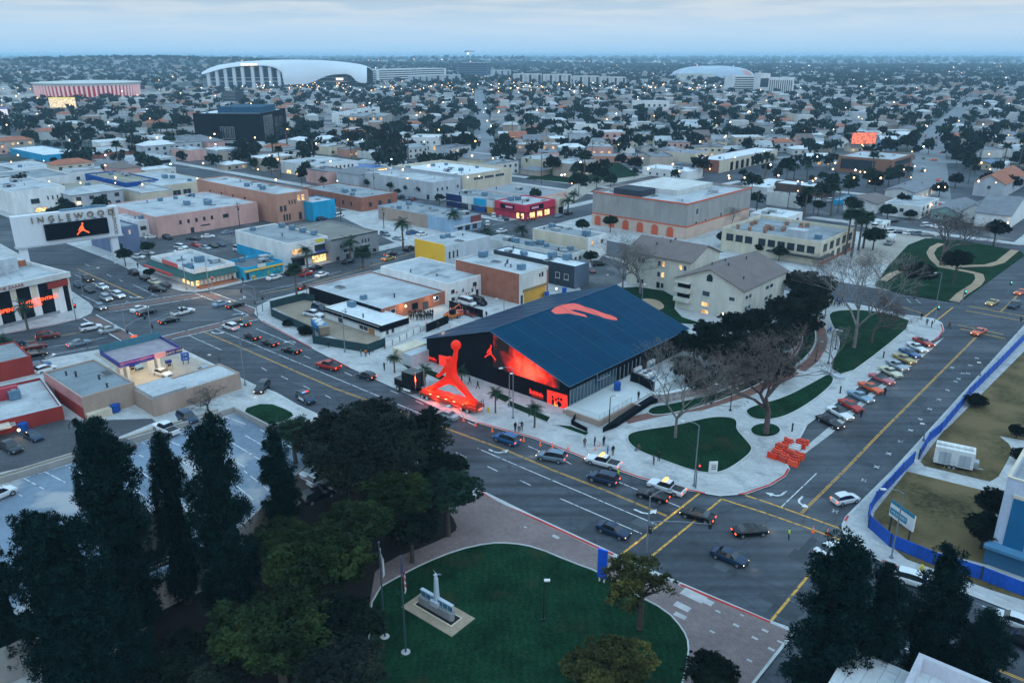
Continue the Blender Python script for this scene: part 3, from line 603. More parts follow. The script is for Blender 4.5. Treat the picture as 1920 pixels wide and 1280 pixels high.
 # --- across the cross street
r,a,b,h=bld('blue_white_shop','white two storey shop with bright blue lower side wall and lit yellow windows',(539,457,504),(436,432),(617,443),WH,RG,.4,units=4,wins=[('R',.08,.34,.5,.73,1,'lit',.95),('R',.64,.92,.5,.73,1,'darkf',.95),('R',.55,.95,.02,.34,1,'shop',.95),('R',.06,.38,.02,.34,1,'black',.95)])
band(r,a,b,h,'L',.3,1.0,.05,h*.42,CY,.05,'painted_band');band(r,a,b,h,'R',.04,1.02,h*.36,h*.42,FRD,1.5,'canopy');band(r,a,b,h,'R',.68,.92,h*.44,h*.48,flat('royal_blue',(.01,.06,.6)),.12,'sign_strip');band(r,a,b,h,'R',.68,.88,h*.82,h*.95,flat('yellow_sign',(.6,.5,.03)),.08,'sign_board')
for k in range(4):link('air_conditioner',unit_mesh(0),r,(a*.94,b*(.2+.2*k),h-.3))
r,a,b,h=bld('grey_shop','dark grey two storey building with brown roof beside the vacant lot',(620,450,492),(545,425),(716,434),GY,roofm('brown_roofing',(.20,.19,.17)),.4,units=1,wins=[('R',.22,.45,.3,.5,1,'dark',.9),('R',.5,.9,.3,.5,1,'dark',.6),('R',.28,.4,.02,.24,1,'door',.9),('R',.08,.15,.05,.2,1,'darkf',.9),('R',.86,.94,.08,.22,1,'darkf',.9),('R',.62,.82,.6,.75,3,'darkf',.4),('R',.18,.22,.55,.7,1,'darkf',.9)])
band(r,a,b,h,'R',0,1,h-.35,h+.02,FRD,.12,'coping')
r,a,b,h=bld('taqueria','low turquoise shop with yellow awning stripe beside the restaurant',(457,503,527),(425,489),(537,490),CY,RD,.6,units=5,wins=[('R',.03,.12,.02,.55,1,'door',.9),('R',.55,.95,.02,.2,3,'darkf',.35)])
band(r,a,b,h,'R',.0,1,h*.68,h*.78,mat('amber_awning',(.7,.42,.08),.7,.1),.6,'awning');band(r,a,b,h,'R',.35,.55,h*.82,h+.25,FRW,.2,'sign_board');band(r,a,b,h,'R',.15,.98,.15,h*.65,mat('painted_mural',(.01,.25,.33),.8,.5,1.3,spots=(.8,.55,.6,(.35,.3,.05))),.04,'mural')
r,a,b,h=bld('restaurant','corner restaurant with dark green pent roof, red side awning and warm lit white front',(363,508,541),(283,480),(455,497),WH,RL,1.0,units=9,wins=[('R',.05,.95,.12,.48,9,'curtain',.5),('R',.0,.12,.05,.5,1,'shop',.9),('L',.02,.3,.08,.5,3,'shop',.7)])
gmat=mat('dark_green_awning',(.015,.075,.075),.7,.15)
for f,ln,mm in (('R',a,gmat),('L',b,gmat)):
 mb=MB();pts=[(-.2,0,h*.82),(ln*1.0,0,h*.82),(ln*1.0,-1.9,h*.56),(-1.9,-1.9,h*.56)]
 if f=='L':pts=[(y,x,z) for x,y,z in pts]
 mb.face(pts if f=='L' else pts[::-1]);mb.face([(p_[0],p_[1],p_[2]-.12) for p_ in (pts[::-1] if f=='L' else pts)]);mb.obj('pent_roof',mm,r)
band(r,a,b,h,'L',.35,1,h*.5,h*.58,mat('red_awning',(.42,.04,.03),.6,.15),2.6,'awning');band(r,a,b,h,'R',.02,.3,h*.85,h+.7,FRW,.3,'sign_board');band(r,a,b,h,'L',.35,.7,h*.85,h+.5,flat('pink_sign',(.6,.12,.1)),.25,'sign_board')
band(r,a,b,h,'R',.02,.95,.05,.7,mat('terracotta_rail',(.3,.11,.06),.8,.15),2.2,'terrace_rail')
bld('blue_grey_house','blue grey two storey building behind the sign post',(212,428,478),(170,412),(258,421),streak('blue_grey_stucco',(.13,.17,.27)),RG,.5,units=3,wins=[('R',.55,.7,.7,.85,1,'lit',.5),('R',.1,.3,.1,.4,1,'darkf',.6)])
bld('white_shed','white two storey block against the pink warehouse',(255,414,447),(225,402),(291,405),WH,RL,.3,units=3,wins=[('R',.1,.4,.45,.65,1,'darkf',.8),('R',.15,.3,.05,.3,1,'curtain',.8)])
bld('pink_warehouse','long pink warehouse with small dark windows and patched grey roof',(291,407,448),(217,381),(478,378),PK,RL,.25,units=12,wins=[('R',.18,.56,.52,.68,5,'darkf',.3),('R',.62,.7,.5,.66,1,'darkf',.7),('R',.3,.34,.02,.28,1,'door',.8),('R',.4,.5,.28,.32,1,'darkf',.9)])
bld('salmon_warehouse','long three storey salmon brick warehouse',(517,365,421),(393,333),(581,357),OR_,RL,.4,units=10,wins=[('R',.06,.3,.42,.6,2,'darkf',.6),('R',.34,.6,.62,.75,3,'darkf',.4),('R',.62,.88,.68,.88,2,'lit',.7),('R',.15,.4,.1,.3,3,'darkf',.6),('R',.6,.95,.05,.3,2,'door',.5),('L',.3,.9,.6,.7,4,'darkf',.1)])
r,a,b,h=bld('blue_cube_building','small bright blue box shaped building at the end of the salmon warehouse',(585,380,416),(560,372),(616,371),CY,RL,.25,units=1)
bld('brick_arcade','low red brick workshops with grey arched roof behind the vacant lot',(677,371,398),(585,349),(737,359),BRK,RG,.3,units=7,wins=[('R',.1,.9,.3,.6,3,'darkf',.3),('L',.1,.5,.3,.6,3,'darkf',.2)])
r,a,b,h=bld('brick_row','long low brick row with pale blue end wall and grey gravelled roof',(850,412,439),(695,388),(905,402),LB,RG,.3,wallL=TN,units=16,wins=[('R',.1,.9,.1,.5,3,'darkf',.6)])
band(r,a,b,h,'L',-.003,.32,.05,h+.01,LB,.03,'painted_wall');band(r,a,b,h,'R',.62,1,h*.55,h+.03,streak('maroon_band',(.2,.05,.05)),.1,'fascia');band(r,a,b,h,'R',0,1,h*.46,h*.54,FRW,.5,'canopy')
bld('grey_store','large pale blue grey store with square windows behind the row of clipped street trees',(810,342,377),(702,321),(857,333),LG,RL,.5,units=5,wins=[('R',.1,.6,.5,.65,3,'darkf',.3),('R',.85,.95,.5,.65,1,'darkf',.5),('L',.0,.12,.05,.3,1,'door',.3)])
bld('cream_store','large cream store with white roof parapet and a high ribbon of windows',(867,329,361),(745,310),(952,314),CR,RW,1.3,wallL=LG,units=14,cap=mat('copper_edge',(.4,.22,.15),.8),wins=[('R',.2,.85,.6,.78,3,'dark',.85)])
r,a,b,h=bld('shop_terrace','row of small shopfronts in navy, white and bright blue',(927,377,402),(841,362),(968,366),LG,RG,.4,units=8,wins=[('L',.04,.96,.03,.45,4,'darkf',.7)])
for u0,u1,m_ in ((.67,1,NAVY),(.42,.65,WH),(.16,.41,CY),(.02,.15,WH2)):band(r,a,b,h,'L',u0,u1,h*.5,h+.1,m_,.15,'shop_fascia')
band(r,a,b,h,'L',.67,1,.1,h*.42,NAVY,.05,'shopfront');band(r,a,b,h,'L',.2,.4,.1,h*.42,BLU,.05,'shopfront');band(r,a,b,h,'L',.0,.14,.1,h*.5,mat('orange_mural',(.6,.25,.03),.7,.4,1.2),.2,'mural')
r,a,b,h=bld('magenta_store','bright magenta corner store with black signs and lit orange posters',(985,385,414),(927,376),(1044,374),MAG,RL,.4,units=7,wins=[('R',.1,.85,.08,.46,3,'shop',.7),('L',.02,.3,.08,.46,2,'shop',.7)])
for f,u0,u1 in (('L',.35,.8),('R',.15,.6)):band(r,a,b,h,f,u0,u1,h*.58,h*.88,BK,.12,'sign_board');band(r,a,b,h,f,u0+.05,u0+.28,h*.66,h*.8,flat('pink_lettering',(.8,.3,.4)),.16,'sign_letters')
band(r,a,b,h,'L',0,1,h*.47,h*.52,flat('dark_magenta',(.12,.01,.02)),.5,'canopy');band(r,a,b,h,'R',0,1,h*.47,h*.52,flat('dark_magenta',(.12,.01,.02)),.5,'canopy')
bld('pink_hall','pale pink hall with raised grey clerestory roof behind the magenta store',(1005,370,384),(925,350),(1060,358),mat('pale_pink',(.60,.40,.34),.85,.1),RG,.2,units=2,wins=[('L',.1,.9,.7,.88,8,'darkf',.6)])
bld('cream_kiosk','narrow cream shop end on the right of the magenta store',(1046,373,402),(1030,370),(1060,371),CR,RG,.3,units=0,wins=[('R',.1,.9,.02,.45,1,'black',.9)])
# --- left edge
P0=G(0,617);P1=G(141,581);hz=height_at(143,509,581)
def anchored(name,label,P,along,la,lb,h,**k):
 """same builder, from a known ground corner at the far right end of the street face"""
 n=P-dirv(along)*la
 x,y=S((n.x,n.y,h));return bld(name,label,(x,y,0),(0,0),(0,0),k.pop('wall'),k.pop('roof'),h=h,dR=la,dL=lb,ang=along,**k)
e=(P1-P0);an=math.degrees(math.atan2(e.y,e.x))
r,a,b,h=anchored('corner_bank','white corner building with tall black window bays and glowing red lettering',P1,an,46,26,hz,wall=WH,roof=RL,par=.9,units=12,cap=WH,
 wins=())
for xa,xb in ((8,32),(43,68),(83,107),(127,136)):
 u=[1-(P1-G(x,617-x*.2553)).length/a for x in (xa,xb)];band(r,a,b,h,'R',u[0],u[1],.1,h*.85,BK,.05,'window_bay');band(r,a,b,h,'R',u[1]+.005,min(1,u[1]+(u[1]-u[0])*.5),h*.55,h*.86,CR,.03,'cream_panel')
band(r,a,b,h,'R',0,1.005,h*.87,h+.05,WH2,.7,'cornice');band(r,a,b,h,'R',0,.92,.02,h*.09,GY,.06,'plinth')
litred=glow('lit_red_letters',(1.0,.09,.015),3.2,True)
uu=lambda x:1-(P1-G(x,617-x*.2553)).length/a
sign(r,a,b,'R',uu(33),h*.93,'THE ZAAAR',1.1,REDW,d=.76);sign(r,a,b,'R',uu(16),h*.40,'OPEN',1.3,litred,d=.35);sign(r,a,b,'R',uu(80),h*.47,'SUITES RENTING',1.15,litred,d=.35);sign(r,a,b,'R',uu(62),h*.37,'NOW LEASING',.8,litred,d=.35)
band(r,a,b,h,'R',.88,.985,h*.68,h*.84,REDW,.5,'sign_board')
mb=MB();mb.box(a*.72,b*.55,h-.9,a*.9,b*.62,h+2.6,0);mb.box(a*.3,b*.1,h-.9,a*.52,b*.2,h+.9,1);mb.box(a*.1,b*.7,h-.9,a*.98,b*.72,h+.6,2);mb.obj('roof_screen',[LG,CR,SHR],r)
mb=MB()
for k in range(6):mb.path([(a*(.55+.06*k),b*.3,h-.9),(a*(.58+.06*k),b*.66,h+1.6)],.12,seg=4)
mb.obj('roof_struts',METAL,r)
bld('old_theatre','white art deco theatre block with red lit shop window',(20,360,404),(-60,340),(118,348),WH,RL,.6,units=6,wins=[('R',.3,.5,.4,.6,1,'darkf',.8),('R',.6,.96,.5,.66,4,'darkf',.3),('R',.35,.6,.02,.2,1,'shop',.9)])
bld('tan_roof_store','low cream building with domed tan roof next to the deep blue building',(145,366,384),(82,348),(236,352),CR,roofm('tan_roofing',(.26,.24,.20)),.3,units=4)
bld('deep_blue_building','deep blue painted warehouse',(235,343,366),(145,327),(288,334),BLU,roofm('khaki_roofing',(.22,.22,.18)),.5,units=6)
bld('grey_roof_shed','cream shed with broad pale grey roof right of the deep blue warehouse',(300,349,371),(258,324),(392,337),CR,RL,.3,units=9,wins=[('R',.2,.6,.02,.5,2,'dark',.8)])
bld('white_side_wall','big plain white windowless block at the left behind the theatre',(-40,345,370),(-90,330),(91,316),WH,RG,.5,units=4)
bld('small_white_block','small white block with roof hut at the far left',(8,322,333),(-40,310),(61,301),WH,RL,.4,units=3)
bld('turquoise_awning_store','white roofed store with a turquoise awning on the left avenue',(82,291,304),(40,276),(117,280),CY,RW,.2,units=3)
bld('red_strip_mall','long low store with terracotta parapet behind the round street trees',(130,292,303),(118,280),(232,277),BRK,RL,.3,units=4)
bld('pale_corner_shop','pale blue grey shop with dark garage opening on the left avenue',(240,302,313),(225,292),(343,296),LG,RL,.3,units=5,wins=[('R',.6,.9,.05,.6,1,'black',.9)])
# --- gas station block
r,a,b,h=bld('muffler_garage','grey roofed tan garage with pink side wall beside the petrol station',(152,745,789),(72,700),(259,720),TN,roofm('slate_roofing',(.20,.235,.26)),.3,wallL=mat('faded_pink',(.45,.2,.2),.8,.2),units=5)
band(r,a,b,h,'L',0,.75,.05,h*.55,REDW,.05,'painted_band');band(r,a,b,h,'R',.02,.45,.05,1.4,CR,1.2,'roll_store')
r,a,b,h=bld('tan_annex','low tan building with pale flat roof behind the bare tree',(285,750,783),(243,731),(457,702),TN,RL,.2,units=0)
mb=MB();mb.box(a*.02,b*.02,h-.2,a*.38,b*.98,h+.5);mb.obj('raised_roof',RL,r)
P=G(122,787);h4=height_at(120,760,787)
r,a,b,h=anchored('red_auto_shop','red walled auto workshop with messy white roof at the left edge',P,40,24,17,h4,wall=REDW,roof=RL,par=.5,units=9,cap=LG,wins=[('R',.3,.5,.02,.55,1,'black',.9),('R',.62,.7,.5,.7,1,'curtain',.9),('R',.5,.58,.3,.55,1,'curtain',.9)])
band(r,a,b,h,'R',-.2,.66,h*.72,h*.8,mat('rusty_sheet',(.5,.4,.33),.8,.3,.4),2.4,'canopy')
mb=MB();mb.prism([(a*.62,b*.6),(a*.8,b*.6),(a*.8,b*.66),(a*.62,b*.66)],h-.5,h+1.7);mb.obj('red_gable',mat('faded_red_metal',(.36,.04,.06),.7,.25),r);mb=MB();mb.box(a*.2,b*.3,h-.5,a*.55,b*.75,h+.5);mb.obj('raised_roof',LG,r)
anchored('red_fascia_shop','grey roofed shop with red band near the parked blue car',G(66,702),44,20,12,4,wall=REDW,roof=RG,par=.2,units=2)
# --- right side
r,a,b,h=bld('green_house','pale green house with steep dark roof',(1800,400,418),(1765,385),(1822,380),GRN,SHG,0,units=0,gable=('R',1.8),wins=[('L',.1,.9,.3,.6,3,'dark',.4)])
bld('white_flats','white two storey flats with rows of dark windows and palm in front',(1727,387,412),(1667,376),(1748,370),WH,RL,.4,units=2,wins=W2('R',4,'darkf')+[('L',.1,.9,.45,.7,3,'darkf',.4)])
bld('gabled_flats','pale pink two storey flats with grey double gable roof',(1715,362,382),(1672,352),(1755,345),WH2,SHG,0,units=2,gable=('R',1.6),wins=[('R',.1,.9,.2,.6,4,'lit',.3)])
bld('white_house','white house with brown hip roof left of the white flats',(1645,383,402),(1605,368),(1668,372),WH,SH,0,units=0,gable=('R',1.5),wins=[('R',.2,.9,.5,.7,1,'dark',.5)])
bld('blue_tyre_shop','long low blue shop building',(1575,376,386),(1572,372),(1625,369),CY,RG,.2,units=1)
bld('church','white church with steep grey roofs and arched porch',(1895,405,432),(1830,398),(1960,385),WH,SHG,0,units=0,gable=('L',4.5),wins=[('L',.3,.5,.4,.7,1,'dark',.5)])
bld('church_hall','white church hall wing with small bell gable',(1850,400,422),(1818,388),(1880,380),WH2,SHG,0,units=1,gable=('R',3.0),wins=[('L',.4,.6,.3,.6,1,'dark',.5)])
bld('tall_gable_chapel','pale grey gabled house with terracotta roof and round window',(1885,346,372),(1838,336),(1915,325),LG,SHR,0,units=0,gable=('R',3.4),wins=[('L',.4,.6,.6,.8,1,'darkf',.5)])
bld('yellow_house','small yellow house with blue roof',(1865,309,320),(1828,305),(1875,303),CR,mat('blue_shingles',(.12,.17,.25),.9),0,units=0,gable=('R',1.2),wins=[('L',.2,.8,.4,.7,2,'darkf',.3)])
bld('long_white_house','long white two storey house behind the chapel',(1872,312,326),(1868,308),(1945,306),WH,RW,.3,units=1,wins=[('R',.3,.95,.2,.7,4,'darkf',.3)])
r,a,b,h=bld('brown_office','modern brown clad office with dark glass front',(1674,300,331),(1560,295),(1717,289),BRN,RL,.5,units=5,wins=[('R',.1,.9,.08,.35,1,'darkf',.95),('R',.1,.9,.5,.85,1,'darkf',.95),('L',.3,.95,.25,.85,1,'darkf',.98)])
r,a,b,h=bld('arcade_store','brick and tan arcade building with blue roof edge and dark arches',(1350,301,325),(1311,296),(1476,281),CR,RW,.3,wallL=BRK,units=2,cap=flat('royal_blue',(.01,.06,.6)),wins=[('R',.15,.95,.05,.7,9,'black',.5)])
bld('arcade_annex','low tan shops with blue roof edge left of the arcade building',(1300,288,306),(1270,280),(1345,284),CR,RG,.3,units=3,cap=flat('royal_blue',(1,1,1)),wins=[('R',.1,.9,.1,.6,3,'lit',.5)])
bld('white_clinic','low white building with raised cream roof box near the big grey block',(1290,322,338),(1200,314),(1306,315),WH,RW,.3,units=5,wins=[('L',.1,.9,.2,.5,5,'dark',.3)])
bld('salmon_strip','long low salmon coloured strip of shops',(1255,293,306),(1088,289),(1262,288),OR_,RG,.3,units=8,wins=[('L',.4,.9,.2,.6,6,'darkf',.3)],ang=88)
bld('brown_lit_office','brown two storey office with glowing wall lamps',(1050,271,289),(948,268),(1056,266),TN,RL,.4,units=4,wins=[('L',.05,.95,.15,.8,6,'lit',.3)],ang=88)
for i,(N_,L__,R__,wl_,rf_,lb_) in enumerate([((1440,352,366),(1400,345),(1500,340),WH,RW,'white industrial shed with striped awning right of the big grey block'),((1500,366,392),(1450,356),(1505,364),WH2,RL,'white block with blue roof units beside the car lot'),
 ((1545,352,372),(1480,335),(1560,346),streak('dark_brown_wall',(.10,.06,.05)),RW,'dark sided shop with bright white roof'),((1475,408,430),(1420,395),(1510,398),WH,RW,'white roofed hall just behind the cream corner building'),((1240,300,312),(1205,296),(1262,296),WH2,RL,'small pale shop on the right of the salmon strip'),
 ((1655,420,430),(1600,408),(1662,412),WH,RW,'white trailer office at the edge of the gravel car lot')]):
 bld('workshop',lb_,N_,L__,R__,wl_,rf_,.3,units=4,wins=[('R',.1,.9,.2,.6,2,'darkf',.4)])
 # --- mid distance landmarks
r,a,b,h=bld('black_office','large black scaffold wrapped office block',(487,213,276),(371,211),(531,203),BK,RW,.6,units=6,ang=88,wins=[('R',.1,.45,.05,.9,3,'dark',.8),('R',.5,.85,.2,.8,2,'darkf',.8),('L',.4,.62,.25,.6,3,'dark',.8),('L',.3,.7,.12,.2,1,'curtain',.98)])
mb=MB();mb.box(a*.2,b*.08,h-.6,a*.8,b*.72,h+3.5);mb.obj('penthouse',streak('navy_glass',(.02,.07,.12)),r)
bld('dark_tower','slim dark office tower beyond the black office',(440,172,199),(415,172),(444,170),DG,RD,.5,units=1,ang=88,wins=[('L',.02,.98,z,z+.09,1,'dark',.98) for z in (.1,.3,.5,.7,.87)])
bld('white_flats','white five storey flats with hexagon openings in the middle distance',(645,213,240),(614,214),(657,200),WH,RL,.4,units=5,ang=80,wins=[('L',.1,.4,z,z+.12,2,'darkf',.5) for z in (.3,.55,.78)]+[('R',.1,.9,z,z+.1,4,'darkf',.5) for z in (.3,.55,.78)])
for (n_,l_,r_,lb_) in (((682,218,241),(646,217),(686,211),'left of the two grey balcony flats behind the dark trees'),((719,218,241),(689,218),(723,212),'right of the two grey balcony flats behind the dark trees')):
 bld('balcony_flats',lb_,n_,l_,r_,TP,RG,.3,units=3,ang=88,wins=[('L',.05,.95,z,z+.2,4,'mix',.6) for z in (.08,.38,.68)])
bld('civic_hall','white classical hall with tall pilasters among dark trees',(826,258,288),(768,256),(872,253),WH,RW,.8,units=2,ang=78,wins=[('L',.1,.9,.2,.45,4,'mix',.3),('L',.1,.9,.6,.75,4,'dark',.3)])
bld('orange_block','orange brick block beside the dark trees',(682,243,263),(645,242),(697,238),streak('orange_render',(.50,.21,.11)),RL,.3,units=1,ang=85)
bld('lit_white_store','white two storey shop building with warm lit ground floor',(591,311,335),(547,299),(668,301),WH,RL,.4,units=6,wins=[('R',.05,.9,.6,.8,9,'darkf',.4),('R',.05,.95,.04,.35,5,'shop',.6),('L',.1,.9,.05,.35,3,'shop',.5)])
bld('yellow_lit_kiosk','low blue roofed shop with yellow lit front',(683,318,332),(665,308),(725,311),CR,flat('blue_metal_roof',(.02,.10,.30)),.2,units=0,wins=[('R',.1,.9,.1,.8,2,'shop',.9)])
bld('long_white_wall_store','very long white walled warehouse crossing the middle distance',(1195,233,250),(1043,231),(1200,229),WH,RL,.4,units=6,ang=88)
bld('supermarket','white supermarket with red signs over the doors',(1330,237,250),(1277,226),(1440,228),WH,RL,.3,units=8,ang=70,wins=[('R',.2,.35,.3,.7,1,'shop',.9),('R',.6,.85,.3,.7,1,'shop',.9)])
bld('white_houses_block','white three storey flats left of the tall palm',(1256,190,210),(1195,193),(1258,188),WH,RL,.3,units=3,ang=88,wins=[('L',.05,.95,.5,.7,6,'darkf',.4)])
def striped(name,label,N_,L__,R__,nfl,m=WH,ang=88,k='dark'):
 r,a,b,h=bld(name,label,N_,L__,R__,m,RL,.5,units=2,ang=ang)
 for i in range(nfl):
  z=h*(i+.45)/(nfl+.3)
  for f in 'LR':band(r,a,b,h,f,.03,.97,z,z+h/nfl*.42,GLASS,.25,'window_ribbon')
 return r
striped('office_block','white six storey office with dark window ribbons beside the curved stadium roof',(706,131,157),(678,130),(746,127),6,ang=60)
striped('hospital_slab','white slab of the hospital with dark window ribbons',(1418,143,174),(1378,143),(1424,141),7)
striped('hospital_tower','plain white hospital tower between the two wings',(1445,138,177),(1427,138),(1447,137),1,WH)
r,a,b,h=bld('hospital_wing','broad white hospital wing with narrow vertical windows',(1488,147,178),(1441,147),(1502,145),WH,RL,.5,units=3,ang=70)
for i in range(11):band(r,a,b,h,'L',.04+.087*i,.075+.087*i,2,h-3,GLASS,.3,'window_strip')
for i,(x0,x1,yt,yb,lab) in enumerate([(962,1016,139,160,'first white apartment block of the far row counted from the stadium'),(1018,1072,140,161,'second white apartment block of the far row counted from the stadium'),(1076,1124,143,164,'third white apartment block of the far row counted from the stadium'),(1126,1174,145,165,'fourth white apartment block of the far row counted from the stadium'),
 (765,803,143,156,'grey office block left of the larger grey office'),(806,860,141,158,'broad grey office block below the crane building'),(920,956,132,148,'grey glass office right of the crane building')]):
 r,a,b,h=bld('apartment_block',lab,(x1,yt,yb),(x0,yt),(x1+2,yt-1),WH2 if i<4 else LG,RL,.6,units=2,ang=88)
 for k in range(6):band(r,a,b,h,'L',.04+.16*k,.12+.16*k,1.5,h-1.5,LG if k%2 else GLASS,.5,'window_bay')
r=striped('crane_building','dark office tower under construction with lit top floors',(915,118,148),(848,119),(919,117),7,streak('slate_blue',(.08,.13,.20)))
# ================================================================== the black hall
ST=streak
hN=G(1065,770);HALL_L,HALL_W,HE,HR=41.0,37.0,5.1,11.0
hall=empty('event_hall','large black gabled event hall with deep blue roof carrying a red figure emblem','hall',hN,R(A2))
FOOT.append((hN.x+1,hN.y+28,28,'hall'))
def tent_mat():
 m,b,nt=principled('blue_black_membrane');N=nt.nodes;L=nt.links
 tc=N.new('ShaderNodeTexCoord');nz=N.new('ShaderNodeTexNoise');nz.inputs['Scale'].default_value=.25;nz.inputs['Detail'].default_value=4;L.new(tc.outputs['Object'],nz.inputs[0])
 br=N.new('ShaderNodeTexBrick');mp=N.new('ShaderNodeMapping');mp.inputs['Rotation'].default_value=(0,0,R(90));L.new(tc.outputs['Object'],mp.inputs[0]);L.new(mp.outputs[0],br.inputs[0])
 br.inputs['Scale'].default_value=.2;br.inputs['Brick Width'].default_value=.6;br.inputs['Row Height'].default_value=.5;br.inputs['Mortar Size'].default_value=.006;br.offset=0
 br.inputs['Color1'].default_value=(1,1,1,1);br.inputs['Color2'].default_value=(.88,.88,.88,1);br.inputs['Mortar'].default_value=(.6,.6,.6,1)
 r_=N.new('ShaderNodeMapRange');L.new(nz.outputs[0],r_.inputs[0]);r_.inputs[3].default_value=.8;r_.inputs[4].default_value=1.2
 v1=N.new('ShaderNodeVectorMath');v1.operation='SCALE';v1.inputs[0].default_value=(.0,.037,.084);L.new(r_.outputs[0],v1.inputs['Scale'])
 v2=N.new('ShaderNodeVectorMath');v2.operation='MULTIPLY';L.new(v1.outputs[0],v2.inputs[0]);L.new(br.outputs[0],v2.inputs[1]);L.new(v2.outputs[0],b.inputs['Base Color'])
 b.inputs['Roughness'].default_value=.3;b.inputs['Specular IOR Level'].default_value=.02;return m
TENT=tent_mat()
mb=MB();ov=.55;slope=(HR-HE)/(HALL_W/2)
mb.face([(0,0,0),(0,0,HE),(0,HALL_W/2,HR),(0,HALL_W,HE),(0,HALL_W,0)]);mb.face([(HALL_L,0,0),(HALL_L,HALL_W,0),(HALL_L,HALL_W,HE),(HALL_L,HALL_W/2,HR),(HALL_L,0,HE)])
mb.face([(0,0,0),(HALL_L,0,0),(HALL_L,0,HE),(0,0,HE)]);mb.face([(HALL_L,HALL_W,0),(0,HALL_W,0),(0,HALL_W,HE),(HALL_L,HALL_W,HE)])
mb.obj('wall',BK,hall)
mb=MB()
for s_ in (0,1):
 pr=[(-ov,HE-ov*slope),(HALL_W/2,HR),(HALL_W/2,HR+.14),(-ov,HE-ov*slope+.14)]
 if s_:pr=[(HALL_W-a,b) for a,b in pr]
 A_=[(-ov,a,b) for a,b in pr];B_=[(HALL_L+ov,a,b) for a,b in pr];mb.face(A_);mb.face(B_[::-1])
 for i in range(4):j=(i+1)%4;q=[A_[i],B_[i],B_[j],A_[j]];mb.face(q if s_ else q[::-1])
mb.obj('roof',TENT,hall)
mb=MB()
for i in range(0,9):# raised seams down both slopes, and an edge trim
 x=i*HALL_L/8
 for s_ in (-1,1):mb.path([(x,HALL_W/2,HR+.15),(x,HALL_W/2+s_*(HALL_W/2+ov),HE-ov*slope+.17)],.05,seg=4)
for k in (2,4):
 for s_ in (-1,1):mb.path([(-ov,HALL_W/2+s_*HALL_W/2*k/6,HR+.145-(HR-HE)*k/6),(HALL_L+ov,HALL_W/2+s_*HALL_W/2*k/6,HR+.145-(HR-HE)*k/6)],.014,seg=4)
mb.path([(-ov,HALL_W/2,HR+.2),(HALL_L+ov,HALL_W/2,HR+.2)],.09,seg=4)
mb.obj('roof_seam',flat('seam_blue',(.012,.06,.115),.4),hall)
mb=MB();mb.path([(-ov,-ov,HE-ov*slope+.05),(-ov,HALL_W/2,HR+.05),(-ov,HALL_W+ov,HE-ov*slope+.05)],.09,seg=4);mb.path([(-ov,-ov,HE-ov*slope+.05),(HALL_L+ov,-ov,HE-ov*slope+.05)],.07,seg=4);mb.obj('roof_edge',METB,hall)
HMI=Matrix.Translation(hN)@Matrix.Rotation(R(A2),4,'Z')
def on_plane(px,py,p0,n):
 """point of the sight line on a plane, used to survey where a sign sits on its wall"""
 o=Vector((0,0,CAM_H));d=G(px,py)-o;t=(Vector(p0)-o).dot(n)/d.dot(n);return o+d*t
HINV=HMI.inverted()
def roof_pt(px,py):
 n=(HMI.to_3x3()@Vector((0,-slope,1))).normalized();return HINV@on_plane(px,py,HMI@Vector((0,0,HE+.14)),n)
ORR=mat('red_emblem_film',(.80,.10,.07),.5,.05,.3)
pts=[(1033,583),(1041,576),(1052,572),(1065,569.5),(1076,568.5),(1085,570.5),(1097,575),(1116,581),(1134,588),(1146,591),(1156,596),(1158,600.5),(1147,599.5),(1134,596.5),(1118,591),(1090,583),(1078,580.5),(1069,581.5),(1083,586),(1097,590),(1102,595),(1086,591.5),(1065,587.5),(1051,588.5),(1041,588.5)]
mb=MB();P_=[roof_pt(x,y) for x,y in pts];mb.face([(p.x,p.y,HE+.16+min(p.y,HALL_W-p.y)*slope) for p in P_][::-1]);mb.obj('roof_emblem',ORR,hall)
def gable_pt(px,py):return HINV@on_plane(px,py,hN,HMI.to_3x3()@Vector((1,0,0)))
LITRED=glow('red_lit_film',(1.0,.022,.004),1.15,True)
def gable_poly(name,pts,m,d,parent=hall):
 mb=MB();q=[gable_pt(*p) for p in pts];k=[(p.y,p.z) for p in q];a=sum(k[i][0]*k[(i+1)%len(k)][1]-k[(i+1)%len(k)][0]*k[i][1] for i in range(len(k)))
 if a>0:k=k[::-1]
 mb.face([(-d,y,z) for y,z in k]);return mb.obj(name,m,parent)
 # the leaping-figure emblem as an outline, x -1..1, y -1..1
JUMP=[(.16,1.0),(.30,.98),(.34,.86),(.27,.76),(.22,.60),(.20,.36),(.26,.12),(.30,-.10),(.45,-.30),(.70,-.48),(.92,-.62),(1.0,-.74),(.96,-.88),(.82,-.82),(.55,-.62),(.25,-.40),(.08,-.30),(-.18,-.42),(-.45,-.60),(-.68,-.80),(-.82,-.96),(-.95,-.92),(-.90,-.76),(-.66,-.58),(-.42,-.36),(-.18,-.10),(-.20,.05),(-.36,-.14),(-.56,-.34),(-.64,-.28),(-.50,-.06),(-.36,.22),(-.22,.38),(-.10,.40),(-.14,.52),(-.06,.60),(.04,.54),(.08,.64),(.08,.76),(.02,.88),(.06,.97)]
def emblem(mb,M_,s,mi=0,flipx=False):
 pts=[M_@Vector(((-x if flipx else x)*s,y*s,0)) for x,y in JUMP]
 mb.face(pts[::-1] if not flipx else pts,mi)
GM=lambda y,z,d:Matrix(((0,0,-1,-d),(-1,0,0,y),(0,1,0,z),(0,0,0,1)))
c=gable_pt(919,660);mb=MB();emblem(mb,GM(c.y,c.z,.03),1.55);mb.obj('figure_emblem',LITRED,hall)
gable_poly('poster',[(1026,730),(1064,741),(1065,770),(1026,758)],LITRED,.03)
